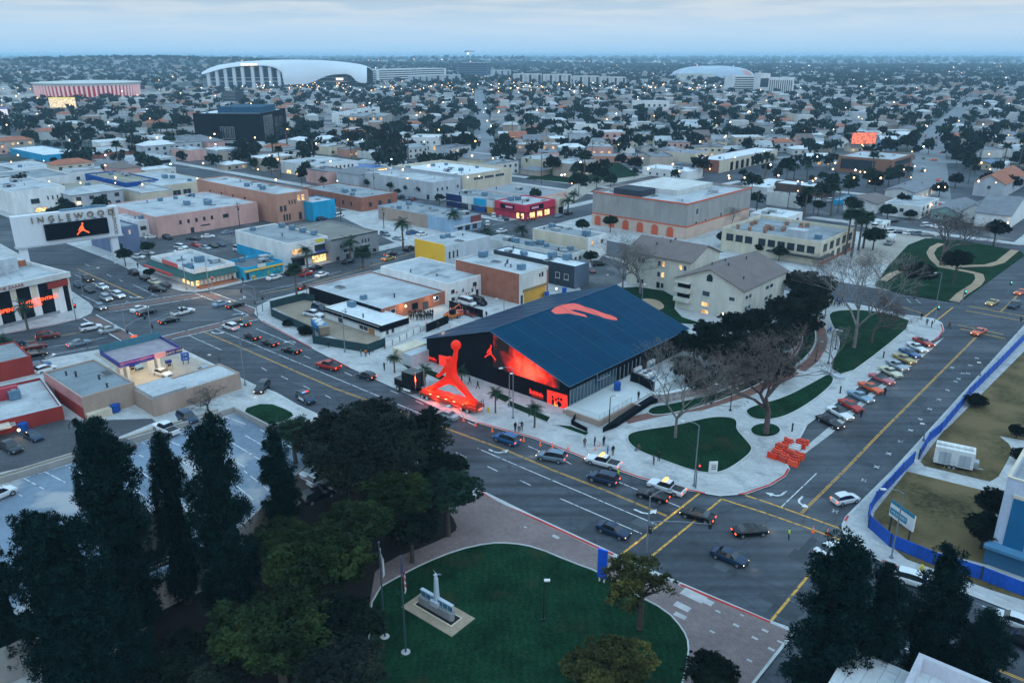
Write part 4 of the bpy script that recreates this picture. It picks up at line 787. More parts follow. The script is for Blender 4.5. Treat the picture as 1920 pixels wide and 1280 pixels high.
for (x,y,rx,ry) in ((1036.5,744,2.1,2.6),(1037,753,2.3,6),(1042.5,748.5,2.0,2.5),(1047,747,2.2,2.6),(1048,757,3.2,6),(1052.5,748.5,2.3,3),(1051,758,2.2,4)):
 gable_poly('poster_figure',[(x+rx*math.cos(t*.7854),y+ry*math.sin(t*.7854)+(rx*math.cos(t*.7854))*.3) for t in range(8)],BK,.05)
gable_poly('poster_flame',[(1039,765),(1040,752),(1043,760),(1045.5,757),(1047.5,767)],glow('flame_print',(1.0,.35,.06),1.6),.06)
gable_poly('poster',[(823,665),(838,668),(850,672),(850,699),(824,691)],LITRED,.03)
for x0,y0,w,h_ in ((993,728,26,13),(798,664,21,9)):
 n=9
 for i in range(n):
  xa=x0+w*i/n;xb=x0+w*(i+.8)/n;sl=.3;ya=y0+(xa-x0)*sl;rr=random.Random(i*7+x0);t_=rr.uniform(0,3)+i*.25
  gable_poly('jagged_lettering',[(xa,ya+t_),((xa+xb)/2,ya+t_-1),(xb,ya+t_+1),(xb,ya+h_*.78),(xa,ya+h_*.72)],LITRED,.03)
 gable_poly('caption_bar',[(x0+4,y0+h_*.86+1),(x0+w,y0+h_*.86+7.5),(x0+w,y0+h_+7.5),(x0+4,y0+h_+1)],glow('dim_red_film',(.6,.01,.01),.6),.035)
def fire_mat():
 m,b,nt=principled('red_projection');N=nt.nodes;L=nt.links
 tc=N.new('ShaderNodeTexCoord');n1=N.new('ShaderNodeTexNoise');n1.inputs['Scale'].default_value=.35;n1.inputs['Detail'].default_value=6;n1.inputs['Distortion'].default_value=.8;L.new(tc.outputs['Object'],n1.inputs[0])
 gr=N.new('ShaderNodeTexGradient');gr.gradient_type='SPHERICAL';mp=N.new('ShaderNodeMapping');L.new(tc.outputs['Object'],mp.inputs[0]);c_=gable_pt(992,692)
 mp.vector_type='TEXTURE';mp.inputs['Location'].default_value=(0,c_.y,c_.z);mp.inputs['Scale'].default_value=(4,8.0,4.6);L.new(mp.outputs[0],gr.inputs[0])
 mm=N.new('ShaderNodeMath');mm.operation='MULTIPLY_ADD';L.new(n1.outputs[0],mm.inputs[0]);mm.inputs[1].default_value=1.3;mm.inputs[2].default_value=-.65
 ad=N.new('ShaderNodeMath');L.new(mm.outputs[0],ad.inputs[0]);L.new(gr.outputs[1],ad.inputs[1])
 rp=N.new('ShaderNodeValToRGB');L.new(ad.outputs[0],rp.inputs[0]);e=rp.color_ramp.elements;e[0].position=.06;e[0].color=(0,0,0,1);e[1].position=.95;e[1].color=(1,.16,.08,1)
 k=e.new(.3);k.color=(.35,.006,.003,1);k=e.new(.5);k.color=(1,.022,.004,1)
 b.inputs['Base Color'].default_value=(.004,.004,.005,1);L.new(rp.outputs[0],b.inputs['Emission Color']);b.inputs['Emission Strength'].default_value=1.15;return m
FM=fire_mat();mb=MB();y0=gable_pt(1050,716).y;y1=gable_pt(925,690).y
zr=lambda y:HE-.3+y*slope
mb.face([(-.02,y1,3.6),(-.02,y0,3.6),(-.02,y0,zr(y0)),(-.02,min(y1,HALL_W/2),zr(min(y1,HALL_W/2))),(-.02,y1,zr(HALL_W-y1) if y1>HALL_W/2 else zr(y1))][::-1]);mb.obj('projected_glow',FM,hall)  # emissive panel paints in the red light projected on the gable
# glazed side with white mullions
mb=MB();mb.box(.4,-.05,.95,14.8,.0,3.9,1);mb.box(.3,-.12,.82,24,.0,.97,0)
for i in range(15):x=.4+i*1.03;mb.box(x-.05,-.14,.95,x+.05,-.0,3.9 if i not in (8,) else 4.5,0)
for i in range(6):x=16.2+i*1.4;mb.box(x-.05,-.14,.95,x+.05,-.0,3.7,0)
mb.box(8.6,-.18,3.1,12.6,-.0,3.25,0);mb.obj('glazing',[METAL,flat('teal_glass',(.01,.045,.075),.15,spec=.8)],hall)
t=empty('terrace','pale raised terrace with tan retaining wall and steps beside the black hall','terrace',hN,R(A2))
TC=mat('pale_paving',(.50,.52,.52),.85,.08,.3,.05)
ti=lambda x,y,z=0:HINV@G(x,y,z)
c0,c1,c2=ti(1112,792,.9),ti(1212,742,.9),ti(1180,720,.9)
mb=MB();yq=c0.y-.6;mb.box(-1.5,yq,0,24,-.02,.85,1,0)
o=mb.obj('paving',[TC,TN],t)
mb=MB()
for i in range(4):mb.box(8.5+i*.0,yq-.42*(i+1),0,23,yq-.42*i-.001,.85-.2*(i+1)+.02,0)
mb.obj('step',TC,t)
mb=MB();mb.box(-1.9,yq-.35,0,8.2,yq,1.25,0);mb.box(-1.9,yq,0,-1.55,-1.0,1.25,0);mb.box(8.2,yq-1.9,0,8.5,yq,1.2,0);mb.obj('retaining_wall',TN,t)
mb=MB()
for z in (1.6,2.0,2.3):mb.path([(-1.7,-1.5,z),(-1.7,yq-.17,z),(8.1,yq-.17,z)],.03,seg=4)
for i in range(8):mb.tube((-1.7+i*1.4,yq-.17,1.2),(-1.7+i*1.4,yq-.17,2.3),.035,seg=4)
mb.obj('railing',METAL,t)
mb=MB();mb.prism([tuple((HINV@G(x,y)).xy) for x,y in [(1130,812),(1150,797),(1218,752),(1250,748),(1250,752),(1220,760),(1175,790),(1155,803)]],SW,1.1);mb.obj('screened_ramp',BK,t)
def black_screen(px,label,h=1.6,m=None,name='screen_fence',z0=SW,th=.06,post=2.4):
 P_=[G(*p) for p in px];r=empty(name,label,'fence',P_[0]);mb=MB();pm_=MB();pm_.box(-.05-th*.7,-.05-th*.7,z0,.05+th*.7,.05+th*.7,z0+h+.06);pm_=pm_.mesh('fence_post',FRD)
 for a,b in zip(P_,P_[1:]):
  a=a-P_[0];b=b-P_[0];d=(b-a).normalized();n=Vector((-d.y,d.x,0))*th
  mb.prism([tuple((a+n).xy),tuple((a-n).xy),tuple((b-n).xy),tuple((b+n).xy)],z0,z0+h)
  L_=(b-a).length;k=max(1,int(L_/post))
  for i in range(k+1):link('fence_post',pm_,r,a+d*(L_*i/k),math.atan2(d.y,d.x))
 mb.obj('screen_panel',m or BK,r);return r
black_screen([(1182,722),(1198,727),(1225,742)],'black screened fence across the end of the pale terrace',1.9,z0=.9)
black_screen([(1078,787),(1072,797),(1100,812)],'black low hedge screen under the terrace wall',.9)
black_screen([(800,624),(819,616),(840,607)],'black screened fence behind the hall by the crowd',2.0)
black_screen([(843,579),(905,597)],'dark screened fence beside the parked white and black vans',2.0)
GF=mat('green_screen',(.012,.045,.055),.8,.15)
black_screen([(508,579),(571,563),(590,567)],'dark green screened fence along the street side of the dirt yard',1.9,GF)
black_screen([(508,579),(510,594),(590,630),(588,645),(690,662),(722,650)],'long dark green screened fence around the dirt yard',1.9,GF)
black_screen([(722,655),(800,617)],'low white wall along the driveway beside the yard',1.2,WH,'garden_wall')
black_screen([(588,572),(602,578),(618,583)],'white low wall beside the small white office',1.0,WH,'garden_wall')
# --- blue hoarding on the right
BF=mat('blue_hoarding',(.006,.075,.40),.6,.3,.35,.2,bump=.6,stretch=(1,1,.3))
def wavy(px):return px
black_screen([(1945,605),(1920,638),(1868,692),(1815,745),(1800,766),(1762,812),(1740,830),(1722,862)],'long bright blue hoarding running beside the side street',1.75,BF,'hoarding',post=3.2)
black_screen([(1712,868),(1690,890),(1640,945),(1628,968),(1628,990),(1668,1026),(1750,1060),(1838,1088),(1925,1122)],'bright blue hoarding turning the street corner below the dry lawn',1.85,BF,'hoarding',post=3.2)
# --- curved stone wall in the plaza
def thick_wall(name,label,px,h,w,m,cap=None,taper=False):
 P_=smooth_open([G(*p) for p in px],2);r=empty(name,label,'wall',P_[0]);mb=MB();o_=P_[0]
 for nm,hw,z0,z1,mm in ((None,w/2,0,h,m),)+(((None,w/2+.1,h,h+.15,cap),) if cap else ()):
  mb=MB();L_,R_=[],[]
  for i,p in enumerate(P_):
   d=(P_[min(i+1,len(P_)-1)]-P_[max(i-1,0)]).normalized();n=Vector((-d.y,d.x,0))*hw;L_.append(p-o_+n);R_.append(p-o_-n)
  for i in range(len(P_)-1):
   a,b,c_,d_=L_[i],R_[i],R_[i+1],L_[i+1]
   T=lambda v,z:(v.x,v.y,z)
   mb.face([T(a,z1),T(b,z1),T(c_,z1),T(d_,z1)]);mb.face([T(b,z0),T(c_,z0),T(c_,z1),T(b,z1)]);mb.face([T(d_,z0),T(a,z0),T(a,z1),T(d_,z1)])
  for i,fl in ((0,0),(-1,1)):q=[T(L_[i],z0),T(R_[i],z0),T(R_[i],z1),T(L_[i],z1)];mb.face(q[::-1] if fl else q)
  mb.obj('coping' if z0 else 'stonework',mm,r)
 return r
def smooth_open(P,n):
 for _ in range(n):
  q=[P[0]]
  for a,b in zip(P,P[1:]):q+=[a*.75+b*.25,a*.25+b*.75]
  P=q+[P[-1]]
 return P
STONE=mat('rubble_stone',(.28,.21,.19),.9,.3,.5,.3,spots=(1.6,.5,.55,(.38,.37,.36)))
thick_wall('stone_wall','long curved rubble stone wall rising beside the brick path',[(1225,752),(1232,757),(1300,742),(1370,722),(1425,703),(1470,680),(1494,650),(1500,620),(1495,598),(1480,575)],1.7,.7,STONE,TC)
thick_wall('seat_wall','low curved grey seat wall at the foot of the curved brick path',[(1540,697),(1553,700),(1570,712),(1582,711)],.7,.9,LG)
# --- INGLEWOOD gantry sign
pb=G(217,490);hT,hB=17.4,8.7
pr_=G(220,386,hT);pl_=G(20,408,hT);al=(pr_-pl_);al.z=0;W_=al.length;al.normalize()
sg=empty('gantry_sign','huge white gantry sign with golden INGLEWOOD letters and black screen over the avenue','sign',(pl_.x,pl_.y,0),math.atan2(al.y,al.x))
FOOT.append(((pl_.x+pr_.x)/2,(pl_.y+pr_.y)/2,20,'sign'))
RIB=mat('ribbed_white',(.60,.63,.66),.5,.05,4,stretch=(1,1,.02));mb=MB();mb.box(0,0,hB,W_,2.6,hT)
for i in range(int(W_/.8)):
 x=.4+i*.8
 if not (W_*.25<x<W_*.98):mb.box(x,-.12,hB+.1,x+.35,.0,hT-.1)
mb.obj('sign_box',RIB,sg)
sx0,sx1=W_*.27,W_*.87;sz0,sz1=hB+1.1,hT-3.0
mb=MB();mb.box(sx0,-.9,sz0,sx1,-.002,sz1);mb.obj('screen',flat('screen_black',(.001,.002,.006),.5,0,.03),sg)
mb=MB();emblem(mb,Matrix(((1,0,0,(sx0+sx1)/2+1.2),(0,0,1,-.93),(0,1,0,(sz0+sz1)/2),(0,0,0,1))),1.75,0,False);q=mb.f[0];mb.f[0]=tuple(q)
me_=mb.obj('screen_emblem',glow('lit_orange_red',(1.0,.10,.02),2.2),sg)
GOLD=mat('bronze_letters',(.20,.145,.085),.5,.1,2)
wall_text('I N G L E W O O D',2.35,GOLD,face_matrix(Vector(((sx0+sx1)/2-.3,-.35,hT-1.55)),(1,0,0)),sg,'lettering',.3,1.12)
for k in range(14):mb=MB();mb.box(0,-.05,0,.5+.3*(k%3),0,.32);o=mb.obj('fretwork',METB,sg,(sx0+.6+k*(sx1-sx0-1)/14,-.14,hT-2.85)) if k%2 else None
wall_text('INGLEWOOD',1.3,GOLD,face_matrix(Vector((W_*.945,-.15,(hT+hB)/2)),(0,0,-1),(1,0,0)),sg,'side_lettering',.08,1.0)
mb=MB();mb.box(-.3,-.3,hB-.35,W_+.3,2.9,hB);mb.obj('bottom_rail',LG,sg)
pbl=Matrix.Rotation(-math.atan2(al.y,al.x),4,'Z')@(pb-Vector((pl_.x,pl_.y,0)))
for x in (pbl.x,1.5):mb=MB();mb.box(x-1.0,.4,0,x+1.0,2.2,hB-.35);mb.obj('support_post',RIB,sg)
mb=MB();mb.box(W_*.45,.6,hT,W_*.9,2.0,hT+.5);mb.box(W_*.7,.8,hT+.5,W_*.82,1.8,hT+.8);mb.obj('service_walkway',METB,sg)
# --- petrol station
hc=5.8;n_=G(224,681,hc);ex=(G(341,651,hc)-n_);ex.z=0;la=ex.length;ex.normalize();an=math.degrees(math.atan2(ex.y,ex.x));n0=Vector((n_.x,n_.y,0))
cn=empty('fuel_canopy','navy and pink edged petrol station canopy on white columns','canopy',n0,R(an));lb=10.0
NV=flat('navy_fascia',(.012,.02,.20),.4);mb=MB();mb.box(0,0,hc-1.0,la,.15,hc);mb.box(0,lb-.15,hc-1.0,la,lb,hc+.9,2);mb.box(0,.15,hc-1.0,.15,lb-.15,hc);mb.box(la-.15,.15,hc-1,la,lb-.15,hc);mb.box(.15,.15,hc-.8,la-.15,lb-.15,hc-.55,1)
mb.obj('fascia',[NV,mat('canopy_roof',(.28,.25,.28),.8,.2,.6),streak('teal_parapet',(.06,.17,.22))],cn)
mb=MB();mb.box(-.02,-.03,hc-.35,la*.62,0,hc-.2);mb.box(.2,.17,hc-.02,la-.2,.27,hc+.04);mb.obj('pink_trim',flat('pink_trim',(.65,.12,.2),.5),cn)
mb=MB();mb.box(la*.54,-.22,hc-.9,la*.72,0,hc+.1);mb.obj('pink_sign_board',flat('salmon_sign',(.75,.3,.28),.5),cn)
wall_text('QUICK MART',.62,flat('gold_letter',(.75,.55,.25),.5),face_matrix(Vector((la*.87,-.05,hc-.5)),(1,0,0)),cn,'lettering',.04)
mb=MB();mb.box(la*.02,.3,hc-.86,la*.98,lb-.3,hc-.82);mb.obj('soffit_light',glow('canopy_light',(1.0,.86,.6),2.6,True),cn)
for x in (.12,.22,.62,.72):mb=MB();mb.box(la*x-.3,lb*.4,0,la*x+.3,lb*.6,hc-.86);mb.obj('column',WH,cn)
PUMP=MB();PUMP.box(-.45,-.3,0,.45,.3,1.5);PUMP.box(-.35,-.34,.9,.35,-.3,1.35,1);PUMP.box(-.55,-.35,1.5,.55,.35,2.1,2);PUMP.path([(.45,0,1.3),(.8,0,.9),(.5,0,.3)],.04,seg=4,mi=1)
pm=PUMP.mesh('fuel_pump',[CR,FRD,NV])
for i,(x,y,lab) in enumerate(((249,700,'fuel pump beside the left canopy column'),(233,697,'cream fuel pump at the garage side of the canopy'),(292,686,'fuel pump behind the parked white car'),(318,693,'blue topped fuel pump at the street side of the canopy'))):
 tag(link('fuel_pump',pm,None,G(x,y),R(an)),lab,'fuel pump','pumps under the petrol canopy')
def board_sign(name,label,px,h,w,col,colb,s=None,txt=None,ang=A1,leg=.5,z0=None,size=.5):
 p=G(*px);r=empty(name,label,'sign',p,R(ang));b0=z0 if z0 is not None else h*.45
 mb=MB();mb.box(-w/2,-.12,b0,w/2,.12,h);mb.obj('sign_board',col,r)
 for x in ((-w*leg/2,w*leg/2) if leg else (0,)):mb=MB();mb.box(x-.08,-.08,0,x+.08,.08,b0);mb.obj('sign_post',colb,r)
 if s:
  n=len(s)
  for i,ln in enumerate(s):wall_text(ln,size,txt or FRW,face_matrix(Vector((0,-.15,h-(h-b0)*(i+.5)/n)),(1,0,0)),r,'lettering',.02)
 return r
board_sign('pylon_sign','tall orange and black station pylon sign at the crosswalk corner',(256,658),3.6,1.3,glow('orange_sign',(1.0,.16,.03),.9),FRD,ang=25,z0=1.2)
board_sign('price_sign','blue price sign on the station grass verge',(349,683),2.6,1.6,flat('price_blue',(.02,.09,.35)),FRD,['3 89','4 09'],FRW,25,.6,.9,.45)
board_sign('banner_pylon','bright blue four sided street pylon on the park paving',(1128,1092),pole_h(1128,1092,1030),1.2,mat('blue_banner',(.008,.10,.62),.5,.2,.7),WH,ang=-30,z0=.8)
r=board_sign('roadside_sign','blue and white angled roadside sign on the dry lawn behind the hoarding',(1683,1012),4.8,4.2,WH,FRD,ang=-74,z0=2.6,leg=.8)
mb=MB();mb.box(-2.1,-.15,4.5,2.1,-.12,5.02);mb.box(-2.0,-.14,3.0,1.0,-.12,3.9);mb.obj('teal_print',flat('teal_print',(.02,.20,.30),.5),r);wall_text('HILLCREST',.55,flat('pale_print',(.6,.7,.75)),face_matrix(Vector((-.4,-.17,3.45)),(1,0,0)),r,'lettering',.01)
r=board_sign('monument_sign','small white curved monument sign at the lawn corner',(1336,887),2.0,1.3,WH,WH,ang=5,z0=.1,leg=0)
for z in (.75,1.05,1.35):band(r,1,1,1,'R',-.3,.45,z,z+.12,FRD,.14,'nameplate')
# --- parking structure at the left
def pk(x,y,z):return G(x,y,z)
DZ=3.4;d0=G(440,772,DZ);pd=empty('parking_structure','blue grey open parking deck with concrete parapets under the pine trees','parking deck',(d0.x,d0.y,0),R(A1))
mb=MB();DW,DD,DDL=40,62,36;mb.box(0,-DD,DZ-.7,DW,0,DZ-.6+.55);mb.box(-60,-DD,DZ-.7,-.01,-0.0,DZ-.05)
dl=G(0,907,DZ)-d0;# far-left edge heads away along the ramp
mb=MB();lx=dl.dot(E1),dl.dot(E2);poly=[(0,0),(lx[0],lx[1]),(lx[0]*1.9,lx[1]*1.9),(lx[0]*1.9+18,lx[1]*1.9-30),(34,-70),(36,-24),(24,0.2)]
mb.prism(poly,DZ-.6,DZ);deck=mb.obj('parking_deck',M['deckc'],pd)
def para(a,b,h0,h1,w=.3,nm='parapet',m=None):
 a,b=Vector(a),Vector(b);d=(b-a).normalized();n=Vector((-d.y,d.x))*w/2;mb=MB();mb.prism([tuple(a+n),tuple(a-n),tuple(b-n),tuple(b+n)],h0,h1);return mb.obj(nm,m or TP,pd)
for i in range(len(poly)):para(poly[i],poly[(i+1)%len(poly)],.2,DZ+.95,.32)
e_=(Vector(poly[1])-Vector(poly[0])).normalized();nn=Vector((e_.y,-e_.x))
if nn.dot(Vector((20,-40)))<0:nn=-nn
para(Vector(poly[0])*.999-nn*7,Vector(poly[2])-nn*7,0,1.6,.3,'ramp_wall',M['concrete_warm'])
mb=MB()
def dl_line(a,b,w=.13):strip(mb,[a,b],w,DZ+.012)
for i in range(46):a=Vector(poly[0])+e_*(2+i*2.7)+nn*.6;dl_line(a,a+nn*5.2-e_*1.2)
dl_line(Vector(poly[0])+nn*.5,Vector(poly[2])+nn*.5)
for i in range(30):a=Vector(poly[0])+e_*(8+i*2.7)+nn*19;dl_line(a,a+nn*10)
for i in range(9):a=Vector((19.5,-1-i*2.7));dl_line(a,a+Vector((-10.5,.2)))
mb.obj('bay_lines',M['white'],pd)
mb=MB();a=Vector(poly[0])+e_*22+nn*15;b_=a+e_*5;q=[a,b_,b_+nn*20,a+nn*20];qa=sum(q[i].x*q[(i+1)%4].y-q[(i+1)%4].x*q[i].y for i in range(4));q=q if qa>0 else q[::-1]
mb.face([(p.x,p.y,DZ+.02) for p in q]);mb.obj('planted_cutout',M['soil'],pd)
mb=MB()
for i in range(4):mb.path([(q[i].x,q[i].y,DZ+.5),(q[(i+1)%4].x,q[(i+1)%4].y,DZ+.5)],.05,seg=4);mb.path([(q[i].x,q[i].y,DZ+1.0),(q[(i+1)%4].x,q[(i+1)%4].y,DZ+1.0)],.05,seg=4);mb.tube((q[i].x,q[i].y,DZ),(q[i].x,q[i].y,DZ+1.05),.06,seg=4)
mb.obj('guard_rail',METAL,pd)
# --- war memorial with eagle column
mc=G(820,1150);me_w=me=empty('war_memorial','white memorial column with a bird on top rising from inscribed wall on a paved plinth','memorial',mc,R(-39))
MS=mat('memorial_stone',(.40,.46,.52),.6,.08,1.5);mb=MB();mb.box(-4.2,-2.1,0,4.4,2.1,SW+.12);mb.obj('plinth_paving',mat('sandy_paving',(.30,.235,.17),.9,.2,1.),me)
mb=MB();mb.box(-3.2,-1.0,.2,3.3,1.0,.45);mb.box(-3.05,-.85,.45,3.15,.85,.452,1);mb.obj('planter_edge',[CR,M['soil']],me)
mb=MB();mb.prism([(-2.8,-.45),(2.6,-.45),(2.9,-.1),(2.6,.4),(-2.8,.4)],.4,1.5);mb.box(-2.7,-.05,1.5,2.5,.3,2.3,1);mb.box(-2.8,-.1,2.3,2.6,.35,2.42,1);mb.obj('inscribed_wall',[GY,MS],me)
mb=MB();mb.box(-.75,-.5,1.3,.55,.45,2.0);mb.tube((-.1,.1,2.0),(-.1,.1,5.2),.38,.26,seg=10);mb.ball((-.1,.1,5.2),.26,8,4);mb.obj('column',MS,me,smooth=False)
for x in range(6):mb=MB();mb.box(-2.6+x*.85+(.3 if x>2 else 0),-.09,1.6,-1.9+x*.85+(.3 if x>2 else 0),-.05,2.2);mb.obj('bronze_plaque',flat('bronze_blue',(.03,.13,.22),.4),me)
mb=MB();mb.ball((-.1,.1,7.0),.22,8,5,sc=(.8,1.4,1));mb.ball((-.1,-.2,7.25),.1,6,4)
for s_ in (-1,1):mb.face([(-.1,.1,7.05),(-.1+s_*.5,.25,7.45),(-.1+s_*.75,.35,7.35),(-.1+s_*.6,.45,7.15),(-.1+s_*.15,.35,6.95)]);mb.face([(-.1,.1,7.03),(-.1+s_*.15,.35,6.93),(-.1+s_*.6,.45,7.13),(-.1+s_*.75,.35,7.33),(-.1+s_*.5,.25,7.43)])
eg=mb.obj('eagle',MS,me);eg.location=(0,0,-1.4);me.scale=(.92,.92,.92)
# --- flags
def flagpole(label,px,yt,flagm,w,hgt,star=False):
 p=G(*px);h=pole_h(px[0],px[1],yt);r=empty('flagpole',label,'flagpole',p)
 mb=MB();mb.tube((0,0,0),(0,0,h),.11,.06,8);mb.ball((0,0,h+.1),.13,8,5);mb.obj('pole',flat('pole_dark',(.04,.06,.08),.4),r)
 mb=MB();mb.tube((0,0,0),(0,0,.22),.55,.5,12);mb.obj('concrete_footing',M['concrete'],r)
 mb=MB();n=8# a limp flag falls in folds below the halyard
 for i in range(n):
  for j in range(6):
   f=lambda i,j:(.08+.55*(i/n)*(.55+.3*math.sin(i*1.3)),.18*math.sin(i*1.9+j*.2),h-.5-j*hgt/6-i*.22)
   mb.face([f(i,j),f(i,j+1),f(i+1,j+1),f(i+1,j)],(0 if not star else (2 if j<3 and i<4 else (i+j)%2)))
 mb.obj('flag',flagm,r);return r
flagpole('flagpole with a limp striped flag beside the memorial',(761,1224),1044,[flat('flag_white',(.5,.5,.52)),flat('flag_red',(.35,.02,.03)),flat('flag_blue',(.03,.10,.35))],1.5,2.2,True)
flagpole('flagpole with a limp white flag at the edge of the trees',(722,1195),1018,flat('flag_white',(.5,.5,.52)),1.5,2.0)
# --- blue striped office at the right edge and the roof at the bottom
n1=G(1890,894,0);hb=height_at(1890,894,1052);c_=G(1890,894,hb);base=Vector((c_.x,c_.y,0))
ob=empty('striped_office','pale office building with tall blue stripe and blue canopy at the right edge','building',base,R(A1));FOOT.append((base.x+8,base.y,14,'office'))
PW=ST('pale_lilac_wall',(.45,.50,.60));mb=MB();mb.box(0,0,0,24,.3,hb);mb.box(0,9.7,0,24,10,hb);mb.box(0,.3,0,.3,9.7,hb);mb.box(23.7,.3,0,24,9.7,hb);mb.obj('wall',PW,ob)
mb=MB();mb.box(.3,.3,hb-1.2,23.7,9.7,hb-.9);mb.obj('roof',RL,ob)
mb=MB();mb.box(-.1,-.1,hb,24.1,.3,hb+.12);mb.box(-.1,.3,hb,.3,10.1,hb+.12);mb.obj('coping',CR,ob)
mb=MB();mb.box(1.1,-.12,3.0,3.3,.0,hb-2.4);mb.obj('blue_stripe',mat('office_blue',(.01,.12,.26),.5,.1),ob);mb=MB();mb.box(1.0,-.2,hb-2.4,3.4,0,hb-2.0);mb.obj('stripe_cap',CR,ob)
mb=MB();mb.box(-.6,-1.6,2.6,24,0,3.0);mb.obj('canopy',ST('canopy_blue',(.08,.22,.36)),ob);mb=MB();mb.box(-.4,-1.0,.2,24,-.01,2.6);mb.obj('glazed_porch',flat('porch_blue',(.03,.12,.22),.3),ob)
mb=MB();mb.box(5.2,-.1,3.2,8,.0,hb*.55);mb.obj('notice_panel',WH,ob)
for k in range(3):wall_text('B',1.1,flat('letter_blue',(.02,.1,.4)),face_matrix(Vector((6.6,-.13,3.9+k*1.4)),(1,0,0)),ob,'lettering',.02)
bb=G(1722,1229,9.0);rb=empty('corner_office_block','pale roofed building cut off by the bottom edge with raised parapet','building',(bb.x,bb.y,0),R(A1+2));FOOT.append((bb.x+5,bb.y-10,12,'bl'))
mb=MB();mb.box(0,-.5,0,22,0,9.4);mb.box(0,-20,0,.5,-.5,9.4);mb.obj('wall',ST('lilac_white_wall',(.50,.50,.55)),rb);mb=MB();mb.box(.5,-20,7.6,22,-.5,7.9);mb.obj('roof',RW,rb)
mb=MB();mb.box(-5.2,-20,0,-.01,-1.6,7.8);mb.box(-5.4,-20,7.8,-5.0,-1.5,8.1);mb.box(-5.0,-1.8,7.8,-.01,-1.5,8.1);mb.obj('lower_wing',RW,rb)
# --- white restroom trailer on the lawn
a_,b_=G(1748,872),G(1822,888);an=math.degrees(math.atan2(b_.y-a_.y,b_.x-a_.x));tr=empty('restroom_trailer','long white restroom trailer with twin axles and roof hatches on the dry lawn','trailer',a_,R(an));L_=(b_-a_).length
mb=MB();mb.box(0,0,.6,L_,2.5,3.3);mb.obj('body',WH,tr)
for x in (.12,.26,.62,.76):mb=MB();mb.box(L_*x,-.04,.8,L_*x+.85,0,2.7);mb.obj('door',LG,tr);
for x in (.02,.18,.34,.5,.66,.82):mb=MB();mb.box(L_*x,.8,3.3,L_*x+.6,1.5,3.6);mb.obj('roof_hatch',WH2,tr)
WHEEL=MB();WHEEL.tube((0,-.12,0),(0,.12,0),.36,.36,12);WHEEL.tube((0,-.14,0),(0,.14,0),.2,.2,10,1);wheelm=WHEEL.mesh('wheel',[flat('tyre_rubber',(.012,.012,.013),.8),METAL])
for x in (.42,.54):link('wheel',wheelm,tr,(L_*x,-.05,.36));link('wheel',wheelm,tr,(L_*x,2.5,.36))
mb=MB();mb.path([(0,1.25,.6),(-.2,1.25,.55)],.06);mb.path([(L_,.8,.6),(L_+1.4,1.25,.5),(L_,1.7,.6)],.06);mb.box(L_,.6,.7,L_+.7,1.9,1.7);mb.obj('drawbar',METAL,tr)
mb=MB();mb.path([(L_*.3,-.6,1.5),(L_*.52,-.6,1.5)],.03,seg=4);mb.path([(L_*.3,-.6,.1),(L_*.3,-.6,1.5)],.03,seg=4);mb.path([(L_*.52,-.6,.1),(L_*.52,-.6,1.5)],.03,seg=4);mb.obj('stair_rail',METAL,tr)
# --- container boxes and air handlers near the hall
def simple(name,label,cat,px,dims,m,ang,z=0,extra=None,group=None):
 r=empty(name,label,cat,G(*px),R(ang),group);mb=MB();mb.box(0,0,.12+z,dims[0],dims[1],dims[2]+z);mb.obj('body',m,r);return r
r=simple('storage_container','cream storage container beside the black hall','container',(757,684),(6.5,3.4,3.0),CR,A2,group='containers beside the hall')
r=simple('storage_container','pale grey blue storage container nearest the hall wall','container',(772,690),(6.0,3.2,2.7),LG,A2,group='containers beside the hall')
for i,(x,y,s_,lab) in enumerate(((1212,718,1.0,'big white air handler with twin roof fans beside the hall terrace'),(1190,703,.8,'small white air handler against the hall wall'),(1215,690,.8,'white air handler in the middle of the row along the hall'),(1232,675,.8,'white air handler farthest along the hall wall under the trees'))):
 r=empty('air_handler',lab,'air handler',G(x,y),R(A2),'air handlers along the hall');mb=MB();mb.box(-1.5*s_,-1.1*s_,.1,1.5*s_,1.1*s_,2.3*s_);mb.obj('housing',WH,r)
 for q_ in (-.7,.7):mb=MB();mb.tube((q_*s_,0,2.3*s_),(q_*s_,0,2.42*s_),.5*s_,seg=12);mb.obj('fan',FRD,r)
 mb=MB();mb.box(-1.2*s_,-1.14*s_,.5,1.2*s_,-1.1*s_,1.6*s_);mb.obj('grille',METB,r)
 # ================================================================== far landmarks
def at_depth(px,py,Y):
 u=(px-960)/F_PX;v=(640-py)/F_PX;t=Y/(CP+v*SP);return Vector((u*t,Y,CAM_H+t*(-SP+v*CP)))
SHELL=mat('canopy_shell',(.60,.64,.68),.4,.06,.01)
st=empty('stadium','huge swooping white canopy stadium on tall columns on the horizon','stadium',at_depth(530,157,1640)*Vector((1,1,0)) if False else Vector((-480,1640,0)));o_=Vector((-480,1640,0));FOOT.append((-480,1730,230,'stadium'))
top=[(378,136),(390,129),(410,122),(450,116),(500,113),(540,112),(575,112.3),(600,113),(640,116),(670,120),(688,126)]
bot=[(378,140),(390,137),(410,131),(450,124),(500,123),(520,128),(531,137),(526,150),(516,158)]
def interp(L_,x):
 for a,b in zip(L_,L_[1:]):
  if a[0]<=x<=b[0]:return a[1]+(b[1]-a[1])*(x-a[0])/(b[0]-a[0])
 return L_[-1][1] if x>L_[-1][0] else L_[0][1]
lower=[(378,140),(390,137),(410,131),(430,127),(450,124.5),(480,123),(500,124),(512,126.5),(521,130),(527,135),(531,140)]
lower2=[(531,140),(533,159.5),(575,158),(590,153),(600,148),(612,143),(626,140),(650,139),(660,143),(667,152),(676,156),(688,156)]
xs=[378+i*(688-378)/62 for i in range(63)];rows=[]
